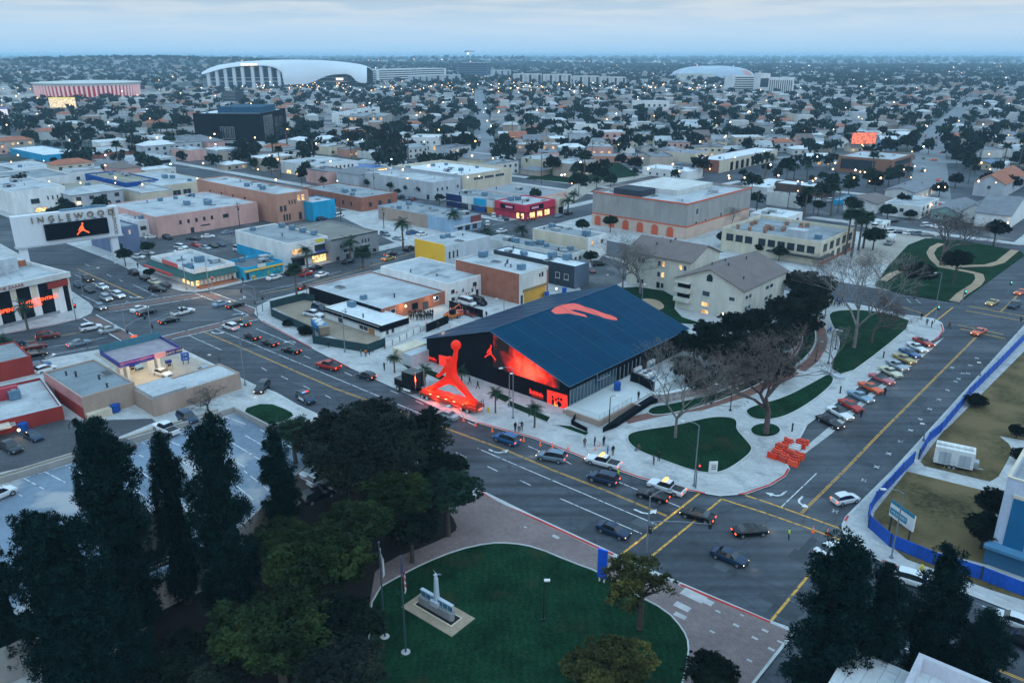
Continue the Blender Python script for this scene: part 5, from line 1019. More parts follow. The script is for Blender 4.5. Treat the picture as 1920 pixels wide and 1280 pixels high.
for x in xs:
 yt_=interp(top,x);yb_=interp(lower,x) if x<531 else interp(lower2,x);col=[]
 for j in range(6):
  f=j/5;col.append(at_depth(x,yb_+(yt_-yb_)*f,1640+22*f**2))
 e0=abs((x-533)/160);back=260*math.sqrt(max(.02,1-e0**2));tz=col[-1].z
 for j in range(1,7):
  f=j/6;p=Vector((col[5].x*(1-.0*f),1662+back*f,tz-1*math.sin(f*math.pi)-8*f**2));col.append(p)
 col.append(Vector((col[5].x,1662+back*1.02,-2)))
 rows.append(col)
mb=MB();n=len(rows[0]);mb.v=[tuple(p-o_) for c in rows for p in c]
for i in range(len(rows)-1):
 for j in range(n-1):mb.f.append((i*n+j,(i+1)*n+j,(i+1)*n+j+1,i*n+j+1));mb.m.append(0)
mb.obj('canopy_roof',SHELL,st,smooth=True)
for k in range(9):
 x=392+k*16.2;a=at_depth(x+(2.5 if k>4 else 0),158,1643);b=at_depth(x-1,interp(lower,x)+.5,1643);a.z=0;mb=MB();q=a-o_;q2=b-o_;w=3.1
 mb.prism([(q.x-w,q.y),(q.x+w,q.y),(q.x+w,q.y+5),(q.x-w,q.y+5)],0,q2.z);mb.obj('canopy_column',SHELL,st)
mb=MB();mb.box(-130,60,0,110,190,32);mb.box(-120,25,0,130,60,13);mb.obj('seating_bowl',streak('slate_blue_bowl',(.05,.10,.17)),st)
mb=MB();mb.box(-130,24,9,150,26,11);mb.box(-130,24,16,150,26,17.5);mb.obj('gallery_rail',WH,st)
mb=MB();a=at_depth(452,122,1636)-o_;b=at_depth(482,120.5,1636)-o_;mb.box(a.x,a.y-1,a.z-1,b.x,a.y,a.z+2.5);mb.obj('lit_canopy_sign',glow('lit_white_sign',(1,.85,.6),2.0),st)
mb=MB();a=at_depth(630,149,1636)-o_;mb.box(a.x,a.y,a.z-1.5,a.x+14,a.y+1,a.z+2.5);mb.obj('lit_panel',glow('lit_white_sign',(1,1,1),2.0),st)
# round arena with white arches
ra=74.0;ac=Vector((-660,1290,0));ar=empty('round_arena','round arena ringed by white arches over red walls at the left horizon','arena',ac);FOOT.append((ac.x,ac.y-30,135,'arena'))
mb=MB();mb.tube((0,0,0),(0,0,20),ra-5,ra-5,80);mb.obj('wall',[glow('arena_red',(1.0,.03,.04),.10,base=(.36,.015,.025))],ar)  # red floodlight glow is put into wall and pier emission
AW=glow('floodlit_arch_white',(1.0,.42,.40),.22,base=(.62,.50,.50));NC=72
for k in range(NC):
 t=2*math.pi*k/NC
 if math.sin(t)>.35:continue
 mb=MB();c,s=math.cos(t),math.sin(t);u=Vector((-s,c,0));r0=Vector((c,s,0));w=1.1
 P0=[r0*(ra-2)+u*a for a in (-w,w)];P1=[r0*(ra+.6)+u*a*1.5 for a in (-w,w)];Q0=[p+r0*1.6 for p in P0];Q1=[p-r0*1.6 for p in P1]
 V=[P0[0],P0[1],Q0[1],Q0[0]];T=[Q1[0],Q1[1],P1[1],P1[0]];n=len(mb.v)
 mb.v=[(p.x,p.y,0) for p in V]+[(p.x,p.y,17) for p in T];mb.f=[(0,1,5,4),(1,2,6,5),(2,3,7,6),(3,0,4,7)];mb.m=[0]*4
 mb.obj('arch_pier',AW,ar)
mb=MB();mb.tube((0,0,16.6),(0,0,19.5),ra+1.2,ra+2.2,80);mb.tube((0,0,19.5),(0,0,20.3),ra+3,ra+3,80);mb.tube((0,0,20.3),(0,0,22),ra+4,ra-30,80);mb.obj('roof',WH2,ar)
# low shell dome
dc=Vector((512,2130,0));dm=empty('shell_arena','low pale shell shaped dome arena on the right horizon','arena',dc);FOOT.append((dc.x,dc.y,120,'dome'))
mb=MB();nu,nv=36,9
for j in range(nv+1):
 f=j/nv*math.pi/2
 for i in range(nu):t=2*math.pi*i/nu;mb.v.append((106*math.cos(f)**.75*math.cos(t),80*math.cos(f)**.75*math.sin(t),6+27*math.sin(f)+1.0*(i%2)))
for j in range(nv):
 for i in range(nu):k=(i+1)%nu;mb.f.append((j*nu+i,j*nu+k,(j+1)*nu+k,(j+1)*nu+i));mb.m.append(1 if (31<=i<=32 and j<4) else 0)
mb.obj('shell_roof',[mat('shell_panels',(.34,.41,.48),.45,.12,.03),flat('copper_panel',(.45,.2,.16))],dm)
mb=MB();mb.tube((0,0,0),(0,0,7),103,103,36);mb.obj('wall',LG,dm);mb=MB();mb.box(-106,-92,0,-20,-60,17);mb.obj('entrance_block',WH2,dm)
# tower crane
cb=at_depth(878,130,2290);cr=empty('tower_crane','tower crane above the office under construction','crane',(cb.x,cb.y,0));mb=MB()
mb.tube((0,0,0),(0,0,68),1.2,seg=4);mb.tube((-9,0,69),(18,0,69),1.2,seg=4);mb.tube((0,0,68),(0,0,73),.8,seg=4);mb.box(-9,-1,66,-5,1,69);mb.obj('mast',FRD,cr)
mb=MB();mb.ball((0,-3,63),2.2,8,5);mb.obj('work_lamp',glow('flood_white',(.85,.93,1),5),cr)
# lit advertising boards
def billboard(label,px,w,hgt,col,st_,ang=0,post=None,col2=None):
 a=G(*px);r=empty('billboard',label,'billboard',a,R(ang));z=post if post is not None else 7
 mb=MB();mb.box(-w/2,-.3,z,w/2,.3,z+hgt,1);mb.box(-w/2+.2,-.34,z+.2,w/2-.2,-.3,z+hgt-.2,0);mb.obj('advert_panel',[col,FRD],r)
 mb=MB();mb.tube((0,0,0),(0,0,z),.5,seg=8);mb.obj('post',METAL,r)
 if col2:mb=MB();mb.box(-w/2+.3,-.37,z+hgt-1.4,w/2-.3,-.34,z+hgt-.3);mb.obj('header_strip',col2,r)
billboard('glowing yellow topped billboard in front of the round arena',(121,213),28,11,lit_mat('lit_cream_advert',(1.0,.8,.5),1.3,False),1,5,6,glow('yellow_strip',(.8,.75,.1),1.0))
billboard('glowing red and white billboard beyond the brown office',(1616,285),17,7.5,lit_mat('lit_red_advert',(1.0,.22,.12),1.3,False),1,5,5)
billboard('dark unlit billboard standing before the left houses',(103,222),22,7,flat('dark_advert',(.02,.02,.035),.5),1,3,2)
billboard('small bright screen with blue header at the far left edge',(8,226),10,10,glow('screen_white',(.9,.9,1.0),.9),1,10,2,glow('screen_blue',(.02,.1,.6),.8))
# ================================================================== vehicles
PAINT={}
def paint_m(key):
 cols=dict(black=(.003,.005,.009),white=(.62,.64,.66),silver=(.30,.34,.38),grey=(.10,.12,.14),dkgrey=(.018,.026,.036),blue=(.02,.09,.22),navy=(.010,.03,.07),ltblue=(.20,.30,.40),red=(.38,.02,.015),orange=(.62,.10,.03),dkred=(.12,.012,.012),
  cream=(.55,.50,.36),gold=(.38,.27,.10),pink=(.42,.10,.11),steel=(.14,.20,.26),green=(.02,.07,.04),yellow=(.6,.35,.02),ltgrey=(.42,.44,.46))
 k='car_paint_'+key
 if k not in PAINT:PAINT[k]=flat(k,cols[key],.25,.0,.25,.12)
 return PAINT[k]
CG=flat('car_glass',(.008,.012,.018),.08,0,.9);TY=flat('tyre_rubber',(.012,.012,.013),.8);RIMM=flat('alloy',(.35,.36,.38),.35,.6)
HLON=glow('headlamp_on',(1.0,.74,.45),4,True);HLOFF=flat('headlamp',(.5,.5,.5),.2);TLON=glow('tail_lamp_on',(1.0,.10,.02),3.5,True);TLOFF=flat('tail_lamp',(.25,.01,.01),.3);AMB=glow('amber_lamp',(1,.35,.05),5,True);CHR=flat('chrome',(.6,.6,.6),.15,1)
BRK_=flat('cab_interior',(.03,.03,.035),.8)
# stations from rear to front: x, half width, z of belt, z of roof (0 = no cabin), half width of roof
SHAPES={
 'sedan':(4.7,[(-2.32,.72,.80,0,0),(-2.15,.86,.92,0,0),(-1.55,.89,.96,.98,.80),(-.95,.91,.95,1.38,.64),(-.1,.92,.93,1.44,.64),(.45,.92,.93,1.34,.64),(1.05,.91,.93,.95,.78),(1.6,.89,.86,0,0),(2.15,.82,.74,0,0),(2.35,.66,.62,0,0)]),
 'suv':(4.75,[(-2.32,.84,1.0,0,0),(-2.26,.92,1.06,1.08,.84),(-1.95,.95,1.08,1.66,.72),(-.9,.96,1.07,1.74,.72),(.2,.96,1.05,1.70,.71),(.6,.96,1.04,1.58,.71),(1.15,.95,1.06,1.08,.82),(1.7,.93,1.0,0,0),(2.2,.86,.86,0,0),(2.36,.72,.70,0,0)]),
 'hatch':(4.1,[(-2.02,.76,.88,0,0),(-1.95,.85,.95,.97,.78),(-1.55,.88,.96,1.40,.66),(-.7,.89,.95,1.50,.66),(.1,.89,.94,1.46,.66),(.5,.89,.93,1.34,.66),(1.05,.87,.92,.94,.76),(1.5,.84,.84,0,0),(1.95,.76,.72,0,0),(2.05,.62,.6,0,0)]),
 'pickup':(5.6,[(-2.8,.90,.98,0,0),(-2.7,.95,1.02,0,0),(-.92,.96,1.04,0,0),(-.90,.96,1.06,1.08,.82),(-.78,.97,1.06,1.72,.70),(.1,.97,1.06,1.76,.70),(.7,.97,1.05,1.66,.70),(1.2,.96,1.08,1.10,.82),(2.1,.94,1.03,0,0),(2.65,.88,.92,0,0),(2.8,.76,.75,0,0)]),
 'classic':(5.2,[(-2.6,.78,.74,0,0),(-2.5,.88,.80,0,0),(-1.7,.92,.84,0,0),(-1.2,.93,.86,.88,.78),(-.7,.94,.86,1.28,.64),(.05,.94,.86,1.33,.64),(.3,.94,.86,1.26,.64),(.75,.93,.86,.88,.76),(1.6,.92,.82,0,0),(2.45,.88,.76,0,0),(2.6,.80,.68,0,0)]),
 'van':(5.2,[(-2.55,.92,1.2,0,0),(-2.5,.97,1.25,1.3,.9),(-2.4,.98,1.25,2.05,.84),(-.8,.99,1.22,2.12,.84),(1.0,.99,1.2,2.08,.83),(1.35,.98,1.18,1.95,.80),(2.0,.96,1.15,1.17,.84),(2.4,.9,.98,0,0),(2.6,.78,.8,0,0)]),
 }
SHAPES['convertible']=(5.2,[(x,w,zb,0,0) for x,w,zb,_,_ in SHAPES['classic'][1]])
def loft(mb,rings,mi):
 n=len(rings[0]);o=len(mb.v)
 for r_ in rings:mb.v+=r_
 for i in range(len(rings)-1):
  for j in range(n-1):mb.f.append((o+i*n+j,o+(i+1)*n+j,o+(i+1)*n+j+1,o+i*n+j+1));mb.m.append(mi)
 mb.f.append(tuple(o+j for j in range(n)));mb.m.append(mi);mb.f.append(tuple(o+(len(rings)-1)*n+j for j in reversed(range(n))));mb.m.append(mi)
CARP={}
def car_parts(kind):
 if kind in CARP:return CARP[kind]
 L_,stt=SHAPES[kind];P={}
 mb=MB();zf=.26 if kind in ('sedan','classic','convertible','hatch') else .36
 rings=[[(x,-w*.93,zf),(x,-w,zf+.22),(x,-w,zb-.12),(x,-w*.93,zb),(x,-w*.45,zb+.035),(x,w*.45,zb+.035),(x,w*.93,zb),(x,w,zb-.12),(x,w,zf+.22),(x,w*.93,zf)] for x,w,zb,_,_ in stt]
 loft(mb,rings,0)
 if kind=='pickup':mb.box(-2.62,-.8,1.04,-1.0,.8,1.075,1)
 if kind=='convertible':mb.box(-1.25,-.72,.87,.7,.72,.925,1);mb.box(-1.3,-.7,.9,-1.0,.7,1.06,1);mb.box(-.3,-.65,.9,-.05,.65,1.12,1)
 P['body']=mb.mesh('car_body',[paint_m('white'),BRK_],smooth=False)
 cab=[s for s in stt if s[3]]
 if cab:
  mb=MB();rings=[[(x,-w*.9,zb),(x,-wr,zr),(x,wr,zr),(x,w*.9,zb)] for x,w,zb,zr,wr in cab];loft(mb,rings,0);P['windows']=mb.mesh('car_windows',[CG])
  mb=MB();top=[s for s in cab if s[3]>s[2]+.22];rings=[[(x,-wr-.01,zr-.03),(x,-wr*.9,zr+.025),(x,wr*.9,zr+.025),(x,wr+.01,zr-.03)] for x,w,zb,zr,wr in top];loft(mb,rings,0)
  # pillars between the side windows
  for x in ((top[0][0]+top[-1][0])/2,top[0][0]+.05):
   w,zb,zr,wr=[s[1:] for s in cab if s[0]<=x+.4][-1]
   for s_ in (-1,1):mb.prism([(x-.05,s_*w*.9),(x+.05,s_*w*.9),(x+.05,s_*(w*.9+.02)),(x-.05,s_*(w*.9+.02))],zb,zb+.05)
  P['cabin_roof']=mb.mesh('car_roof',[paint_m('white')])
 else :
  mb=MB();mb.face([(.75,-.74,.88),(.75,.74,.88),(.35,.66,1.28),(.35,-.66,1.28)]);mb.face([(.74,-.74,.88),(.34,-.66,1.28),(.34,.66,1.28),(.74,.74,.88)]);P['windscreen']=mb.mesh('windscreen',[CG])
 r_=.33 if kind in ('sedan','hatch','classic','convertible') else .39;f=L_/2
 mb=MB();mb.tube((0,-.11,0),(0,.11,0),r_,seg=14);mb.tube((0,-.125,0),(0,.125,0),r_*.6,seg=10,mi=1);P['wheel']=(mb.mesh('wheel',[TY,RIMM]),[(x,s_*(stt[4][1]-.10),r_) for x in (-f*.60,f*.62) for s_ in (-1,1)])
 wf,zb=stt[-2][1],stt[-2][2];mb=MB();mb.box(-.05,-.13,-.055,.05,.13,.055);P['hl']=([mb.mesh('headlight',[m_]) for m_ in (HLOFF,HLON)],[(stt[-2][0]+.10,s_*(wf-.2),zb-.14) for s_ in (-1,1)])
 wf,zb=stt[0][1],stt[0][2];mb=MB();mb.box(-.05,-.15,-.08,.05,.15,.08);P['tl']=([mb.mesh('tail_light',[m_]) for m_ in (TLOFF,TLON)],[(stt[0][0]-.02,s_*(wf-.12),zb-.12) for s_ in (-1,1)])
 mb=MB();wf=stt[-1][1];mb.box(stt[-1][0]-.02,-wf*.75,.36,stt[-1][0]+.03,wf*.75,.56);P['grille']=mb.mesh('grille',[CHR if kind in ('classic','convertible') else TY])
 CARP[kind]=P;return P
def colour(o,m):o.material_slots[0].link='OBJECT';o.material_slots[0].material=m
CARCAT=dict(sedan='car',suv='car',hatch='car',pickup='pickup truck',classic='classic car',convertible='classic car',van='van')
CARNAME=dict(sedan='sedan_car',suv='estate_car',hatch='hatchback_car',pickup='pickup_truck',classic='classic_car',convertible='convertible_car',van='delivery_van')
SLOTS_OK=set()
def car(kind,col,a,b,label,lights='',group=None,z=0.015,simple=False):
 A_,B_=G(a[0],a[1],z),G(b[0],b[1],z);d=B_-A_;c=(A_+B_)/2;c.z=z
 P=car_parts(kind);r=empty(CARNAME[kind],label,CARCAT[kind],c,math.atan2(d.y,d.x),group);pm=paint_m(col)
 for nm in ('body','windows','cabin_roof','windscreen','grille'):
  if nm in P:
   o=link(nm,P[nm],r)
   if nm in ('body','cabin_roof'):colour(o,paint_m('black') if (nm=='cabin_roof' and 'k' in lights) else pm)
 for p in P['wheel'][1]:link('wheel',P['wheel'][0],r,p)
 for p in P['hl'][1]:link('headlight',P['hl'][0][1 if 'h' in lights else 0],r,p)
 for p in P['tl'][1]:link('tail_light',P['tl'][0][1 if 't' in lights else 0],r,p)
 if 'h' in lights and kind!='van' and A_.y<260:
  ld=bpy.data.lights.new('headlight_pool','POINT');ld.energy=9;ld.color=(1,.75,.45);ld.shadow_soft_size=.1;lo=bpy.data.objects.new('headlight_pool',ld);COL.objects.link(lo);lo.location=c+d.normalized()*(SHAPES[kind][0]/2+.9)+Vector((0,0,.5))
 if 'a' in lights:mb=MB();mb.box(-.2,-.6,0,.2,.6,.14);mb.obj('light_bar',AMB,r,(.2,0,1.8))
 if 'p' in lights:
  mb=MB();mb.box(-.15,-.6,0,.15,-.02,.14);mb.obj('light_bar',glow('blue_beacon',(.1,.3,1),2),r,(-.1,0,1.78));mb=MB();mb.box(-.15,.02,0,.15,.6,.14);mb.obj('light_bar',glow('red_beacon',(1,.05,.02),2),r,(-.1,0,1.78))
  for s_ in (-1,1):mb=MB();mb.box(-.9,-.01,.5,.85,.01,1.05);mb.obj('white_door',paint_m('white'),r,(0,s_*.975,0))
 return r
g1='cars on the boulevard beside the hall'
BLVD=[('sedan','black',(522,652),(490,641),'black sedan with glowing tail lights, second behind the yellow lit car','t'),('sedan','black',(562,664),(530,657),'black sedan with tail lights opposite the standing pair on the kerb','t'),('pickup','red',(634,695),(597,686),'bright red pickup with open bed on the boulevard','t'),
 ('hatch','dkgrey',(702,713),(672,705),'dark hatchback just left behind by the black truck cab','t'),('sedan','silver',(857,789),(818,777),'silver sedan standing beside the red lit trailer',''),('suv','blue',(970,836),(930,822),'bright blue off-road car beside the line of cones','t'),
 ('suv','steel',(1056,866),(1012,858),'grey estate car with roof rails following the blue car','ht'),('pickup','white',(1160,880),(1101,864),'white pickup with amber roof lights and an officer behind it','hat'),('suv','navy',(1157,910),(1105,896),'dark blue estate car alongside the first white pickup','t'),
 ('pickup','white',(1279,930),(1219,910),'white pickup with amber roof lights nearest the crosswalk','at'),('sedan','black',(1250,942),(1197,927),'black sedan alongside the white pickup at the crosswalk','t'),('sedan','black',(1337,980),(1278,963),'black sedan crossing the yellow crosswalk lines','ht'),
 ('sedan','black',(1375,1004),(1436,998),'black sedan turning in the junction toward the traffic officer','ht'),('sedan','navy',(1120,988),(1180,1012),'dark blue sedan with bright headlights reaching the crosswalk','h'),('sedan','navy',(1333,1036),(1401,1064),'dark sedan alone in the middle of the junction with white headlights','h'),
 ('suv','navy',(556,741),(593,763),'black and white police car with roof light bar','pk'),('suv','dkgrey',(501,722),(483,742),'dark estate car nosing out of the station driveway','h'),('suv','white',(447,622),(418,612),'white estate car waiting first in the turn lane','t'),('sedan','dkgrey',(470,614),(441,604),'dark sedan with glowing amber rear beside the white estate car','t'),
 ('sedan','black',(487,640),(459,629),'black sedan behind the white estate car in the queue','t'),('suv','white',(153,622),(190,615),'white estate car on the left street just before the crosswalk',''),('sedan','silver',(185,627),(226,618),'silver sedan driving over the left crosswalk',''),('suv','dkred',(69,637),(112,631),'near black estate car with red tail lights on the left street','t'),
 ('suv','navy',(3,655),(46,645),'dark blue estate car at the very left edge behind the palm','t'),('sedan','dkred',(45,658),(88,650),'dark red sedan on the left street','t'),('sedan','steel',(129,652),(168,643),'grey blue sedan alone in the near lane of the left street','t'),('sedan','black',(38,673),(94,664),'long black sedan in the lane nearest the petrol station','h'),
 ('sedan','white',(246,588),(278,578),'white sedan in the far lane of the left junction',''),('sedan','black',(258,594),(294,584),'dark sedan overtaken by the white sedan in the left junction','t'),('pickup','white',(322,594),(364,584),'white pickup crossing the left junction','h'),('sedan','black',(299,609),(337,600),'black sedan in the middle of the left junction','t'),
 ('sedan','ltblue',(400,577),(431,569),'pale blue sedan with amber headlight entering the left junction','h'),('sedan','black',(421,581),(462,570),'black sedan beside the pale blue sedan near the right crosswalk','t'),('suv','black',(152,520),(179,534),'black estate car leading the far lane under the gantry sign','h'),('sedan','white',(180,536),(205,546),'white sedan second in the lane under the gantry sign','h'),
 ('sedan','dkgrey',(156,541),(181,553),'dark sedan in the middle queue under the gantry sign','t'),('suv','silver',(188,557),(212,569),'silver estate car waiting at the stop line','h'),('suv','white',(210,552),(236,563),'white estate car beside the silver one at the stop line','h'),('hatch','steel',(178,573),(200,585),'grey hatchback first at the left crosswalk','h'),
 ('sedan','navy',(138,531),(158,544),'dark blue sedan at the back of the queue beside the bank','t'),('suv','black',(262,520),(240,509),'black estate car parked farthest up beside the restaurant',''),('sedan','black',(282,529),(261,519),'black sedan parked behind the cream coupe',''),('classic','cream',(301,536),(279,527),'cream coupe parked beside the restaurant',''),('sedan','dkgrey',(321,542),(300,533),'dark sedan parked last at the restaurant kerb',''),
 ('suv','black',(282,546),(311,547),'black estate car double parked beside the restaurant row','')]
for k in BLVD:car(*k[:5],lights=k[5],group='cars driving through the two junctions')
for k in [('sedan','white',(501,527),(527,520),'white sedan parked in front of the turquoise shop',''),('suv','red',(561,520),(589,512),'red estate car on the cross street below the palm',''),('sedan','white',(590,523),(617,514),'white sedan driving along the cross street',''),('sedan','black',(584,508),(604,502),'black sedan parked behind the red estate car',''),('sedan','black',(640,497),(666,490),'black sedan parked in front of the dark grey shop',''),
 ('sedan','gold',(715,491),(742,484),'gold tinted sedan with amber lights on the cross street','th'),('sedan','black',(719,483),(747,476),'black sedan with red tail lights on the cross street','t'),('suv','black',(759,473),(776,466),'black estate car parked by the yellow board',''),('sedan','dkred',(560,545),(570,537),'dark red car at the back corner of the brick warehouse','t'),('suv','black',(540,517),(556,512),'black estate car parked in the shade of the near palm',''),
 ('sedan','steel',(1039,410),(1055,404),'grey sedan parked beside the magenta store',''),('sedan','dkgrey',(1059,404),(1074,399),'dark sedan parked beyond the magenta store',''),('suv','white',(926,411),(925,403),'white estate car waiting beside the magenta store',''),('sedan','silver',(938,415),(938,406),'silver car second at the magenta store junction',''),('suv','navy',(950,418),(950,408),'dark blue car third at the magenta store junction',''),
 ('suv','white',(914,427),(914,417),'white car stopping beside the brick row shop','h'),('sedan','white',(932,438),(950,434),'white car passing behind the warehouse roofs','')]:car(*k[:5],lights=k[5],group='cars on the cross street')
lot=[('suv','white',(329,465),(351,468),'white estate car in the middle of the restaurant lot'),('sedan','white',(330,475),(352,473),'white sedan just below the white estate car in the restaurant lot'),('sedan','white',(276,448),(293,446),'white sedan at the foot of the small white block'),('suv','black',(291,444),(305,441),'black car touching the corner of the pink warehouse'),('suv','black',(304,446),(326,452),'black estate car parked along the pink wall'),
 ('sedan','black',(350,450),(376,451),'long black sedan under the pink warehouse window'),('sedan','white',(377,447),(403,445),'white sedan close to the pink warehouse wall'),('sedan','steel',(416,441),(437,437),'grey blue sedan nearest the white and blue shop'),('sedan','red',(360,460),(376,464),'red sedan in the restaurant lot'),('sedan','silver',(376,466),(395,470),'silver sedan below the red sedan'),('sedan','black',(390,461),(411,467),'black sedan right of the silver sedan in the lot'),
 ('sedan','navy',(405,459),(423,464),'dark blue sedan right of the black sedan in the lot'),('sedan','white',(249,484),(269,485),'white sedan beside the round tree and sign post'),('sedan','ltgrey',(267,477),(286,478),'pale grey sedan behind the restaurant screen wall'),('suv','navy',(261,452),(274,458),'dark blue estate car left in the restaurant lot'),('van','white',(438,470),(466,474),'white covered van behind the turquoise shop'),
 ('suv','white',(627,409),(645,405),'white estate car beside the bright blue box building'),('suv','navy',(594,416),(614,412),'dark car in front of the bright blue box building'),('suv','steel',(714,440),(731,445),'grey estate car at the vacant lot fence'),('suv','blue',(765,441),(781,438),'blue estate car in the vacant lot'),('sedan','white',(783,444),(799,440),'white sedan in the vacant lot'),('sedan','silver',(738,449),(756,452),'silver car in the vacant lot by the palm'),
 ('suv','navy',(750,374),(757,370),'dark car parked under the clipped street trees'),('sedan','steel',(761,376),(769,372),'grey car second under the clipped street trees'),('sedan','dkred',(771,377),(779,374),'dark red car under the clipped street trees'),('van','ltgrey',(824,379),(841,374),'grey delivery van by the pale store corner')]
for k in lot:car(*k,group='cars parked in the lots beyond the junction')
for k in [('van','white',(862,568),(891,576),'white van parked behind the hall fence',''),('van','black',(882,567),(911,575),'black van parked beside the white van',''),('classic','dkred',(866,587),(890,595),'dark red low car in the yard behind the hall','t'),('pickup','white',(570,590),(607,597),'white pickup parked in the dirt yard',''),('suv','navy',(587,578),(612,586),'dark estate car behind the white pickup in the yard',''),('sedan','dkred',(1100,508),(1112,513),'dark red car behind the bare tree lot',''),('suv','black',(1112,500),(1134,498),'black estate car behind the white warehouse',''),
 ('sedan','white',(289,699),(320,708),'white sedan at the petrol pumps',''),('sedan','ltblue',(243,687),(260,693),'pale car under the petrol canopy',''),('sedan','ltblue',(374,702),(402,694),'pale blue car behind the low tan building',''),('sedan','white',(206,659),(224,655),'white car hidden behind the canopy parapet',''),('sedan','blue',(55,693),(90,686),'blue sedan beside the red band shop',''),('hatch','white',(75,700),(98,693),'white hatchback beside the blue sedan at the red band shop',''),
 ('pickup','dkgrey',(1,835),(38,853),'dark pickup at the left edge beside the red workshop',''),('sedan','navy',(46,815),(78,830),'dark sedan with orange lit rear by the workshop door',''),
 ('hatch','white',(1565,945),(1603,937),'white hatchback turning with tail lights by the hoarding corner','t'),('suv','white',(1693,1089),(1738,1102),'white estate car half hidden between the two big pines',''),('sedan','white',(1887,1166),(1930,1181),'white sedan at the right edge of the boulevard','h'),('suv','black',(1935,1218),(1895,1200),'dark car with red tail lights at the right edge','t'),('sedan','white',(1540,1042),(1572,1030),'white car bonnet showing at the pine on the stop line',''),
 ('classic','orange',(1843,621),(1826,630),'orange classic car driving toward the row of parked classics','h'),('classic','gold',(1868,566),(1851,575),'gold classic car with bright headlights in the far junction','h'),('suv','navy',(1909,572),(1892,581),'dark blue car on the far side of the far junction',''),('classic','orange',(1922,547),(1904,555),'orange car at the right edge of the far junction','h')]:car(*k[:5],lights=k[5])
gD='classic cars parked in a slanted row'
for k in [('convertible','black',(1536,785),(1575,806),'black open classic car, nearest of the slanted row','h'),('convertible','white',(1556,769),(1592,789),'white open classic car in the slanted row','h'),('classic','red',(1579,755),(1611,774),'red orange classic car between the white open car and the pale blue one',''),('classic','ltblue',(1596,739),(1630,756),'pale blue classic car with both headlights on','h'),('classic','orange',(1616,723),(1649,739),'orange classic car with a standing man at its front',''),
 ('classic','pink',(1636,707),(1669,722),'pink classic car with black roof and glowing front','hk'),('classic','cream',(1655,694),(1684,709),'cream white classic car in the middle of the slanted row',''),('classic','silver',(1667,681),(1696,697),'silver grey classic car beside the cream one','h'),('classic','gold',(1679,669),(1711,684),'gold classic car with warm headlights in the slanted row','h'),('classic','blue',(1690,658),(1722,674),'deep blue classic car in the slanted row','h'),('classic','white',(1703,647),(1734,663),'white classic car, second from the far end of the row','h'),
 ('convertible','red',(1714,637),(1748,653),'red open classic car at the far end of the row','h')]:car(*k[:5],lights=k[5],group=gD)
DKZ=3.42
for k in [('pickup','white',(333,819),(292,800),'white pickup parked on the open deck',''),('sedan','black',(247,846),(216,834),'black sedan parked on the deck beside the tall pines',''),('suv','navy',(342,783),(364,795),'dark blue estate car at the deck edge behind the pine',''),('suv','white',(-14,940),(8,930),'white car cut off by the left edge on the deck','')]:car(*k[:5],lights=k[5],z=DKZ)
car('sedan','white',(574,897),(607,880),'white sedan under the dark oak beside the white estate car',z=DKZ);car('suv','white',(584,914),(630,894),'white estate car with roof rack under the dark oak',z=DKZ);car('suv','black',(582,942),(612,930),'black car in shade under the oak',z=DKZ)
farlot=[((1494,372),'navy'),((1506,364),'white'),((1528,375),'white'),((1545,368),'white'),((1560,378),'white'),((1574,374),'steel'),((1597,372),'navy'),((1670,437),'white'),((1687,437),'navy'),((1703,440),'white'),((1721,441),'steel'),((1738,443),'grey'),((1675,417),'black'),((1737,425),'white'),((1756,427),'white'),((1655,421),'white')]
names=['farthest left in the car lot beyond the cream corner building','just above it in the same lot','at the front of the lot beyond the cream building','in the middle of the lot beyond the cream building','near the round tree of the lot','beside the round tree of the lot','below the long low blue shop','at the left of the gravel lot row','second in the gravel lot row','third in the gravel lot row','fourth in the gravel lot row','last in the gravel lot row under the bare tree','under the round tree on the far street','on the far street behind the bare tree','on the far street right of the bare tree','parked at the white flats hedge']
for i,((x,y),c) in enumerate(farlot):car(['sedan','suv','sedan'][i%3],c,(x-9,y+1),(x+9,y-1+(i%3)),f'{dict(navy="dark blue", steel="grey blue").get(c, c)} car {names[i]}',group='cars in the far lots')
car('van','white',(1633,432),(1650,424),'white box van in the gravel lot')
# mixer lorry in the gravel lot
p=G(1667,458);ml=empty('mixer_lorry','white mixer lorry with drum standing alone in the gravel lot','lorry',p,R(55));mb=MB();mb.box(-3.6,-1.1,.7,3.8,1.1,1.1);mb.obj('chassis',METAL,ml);mb=MB();mb.box(2.4,-1.15,1.1,4.2,1.15,2.9);mb.obj('cab',WH,ml)
mb=MB();mb.tube((-3.4,0,2.7),(-1.2,0,2.3),.6,1.25,10);mb.tube((-1.2,0,2.3),(1.0,0,2.0),1.25,1.2,10);mb.tube((1.0,0,2.0),(2.2,0,1.9),1.2,.6,10);mb.obj('drum',WH2,ml)
for x in (-2.6,-1.4,3.2):
 for s_ in (-1,1):link('wheel',CARP['pickup']['wheel'][0],ml,(x,s_*1.0,.45))
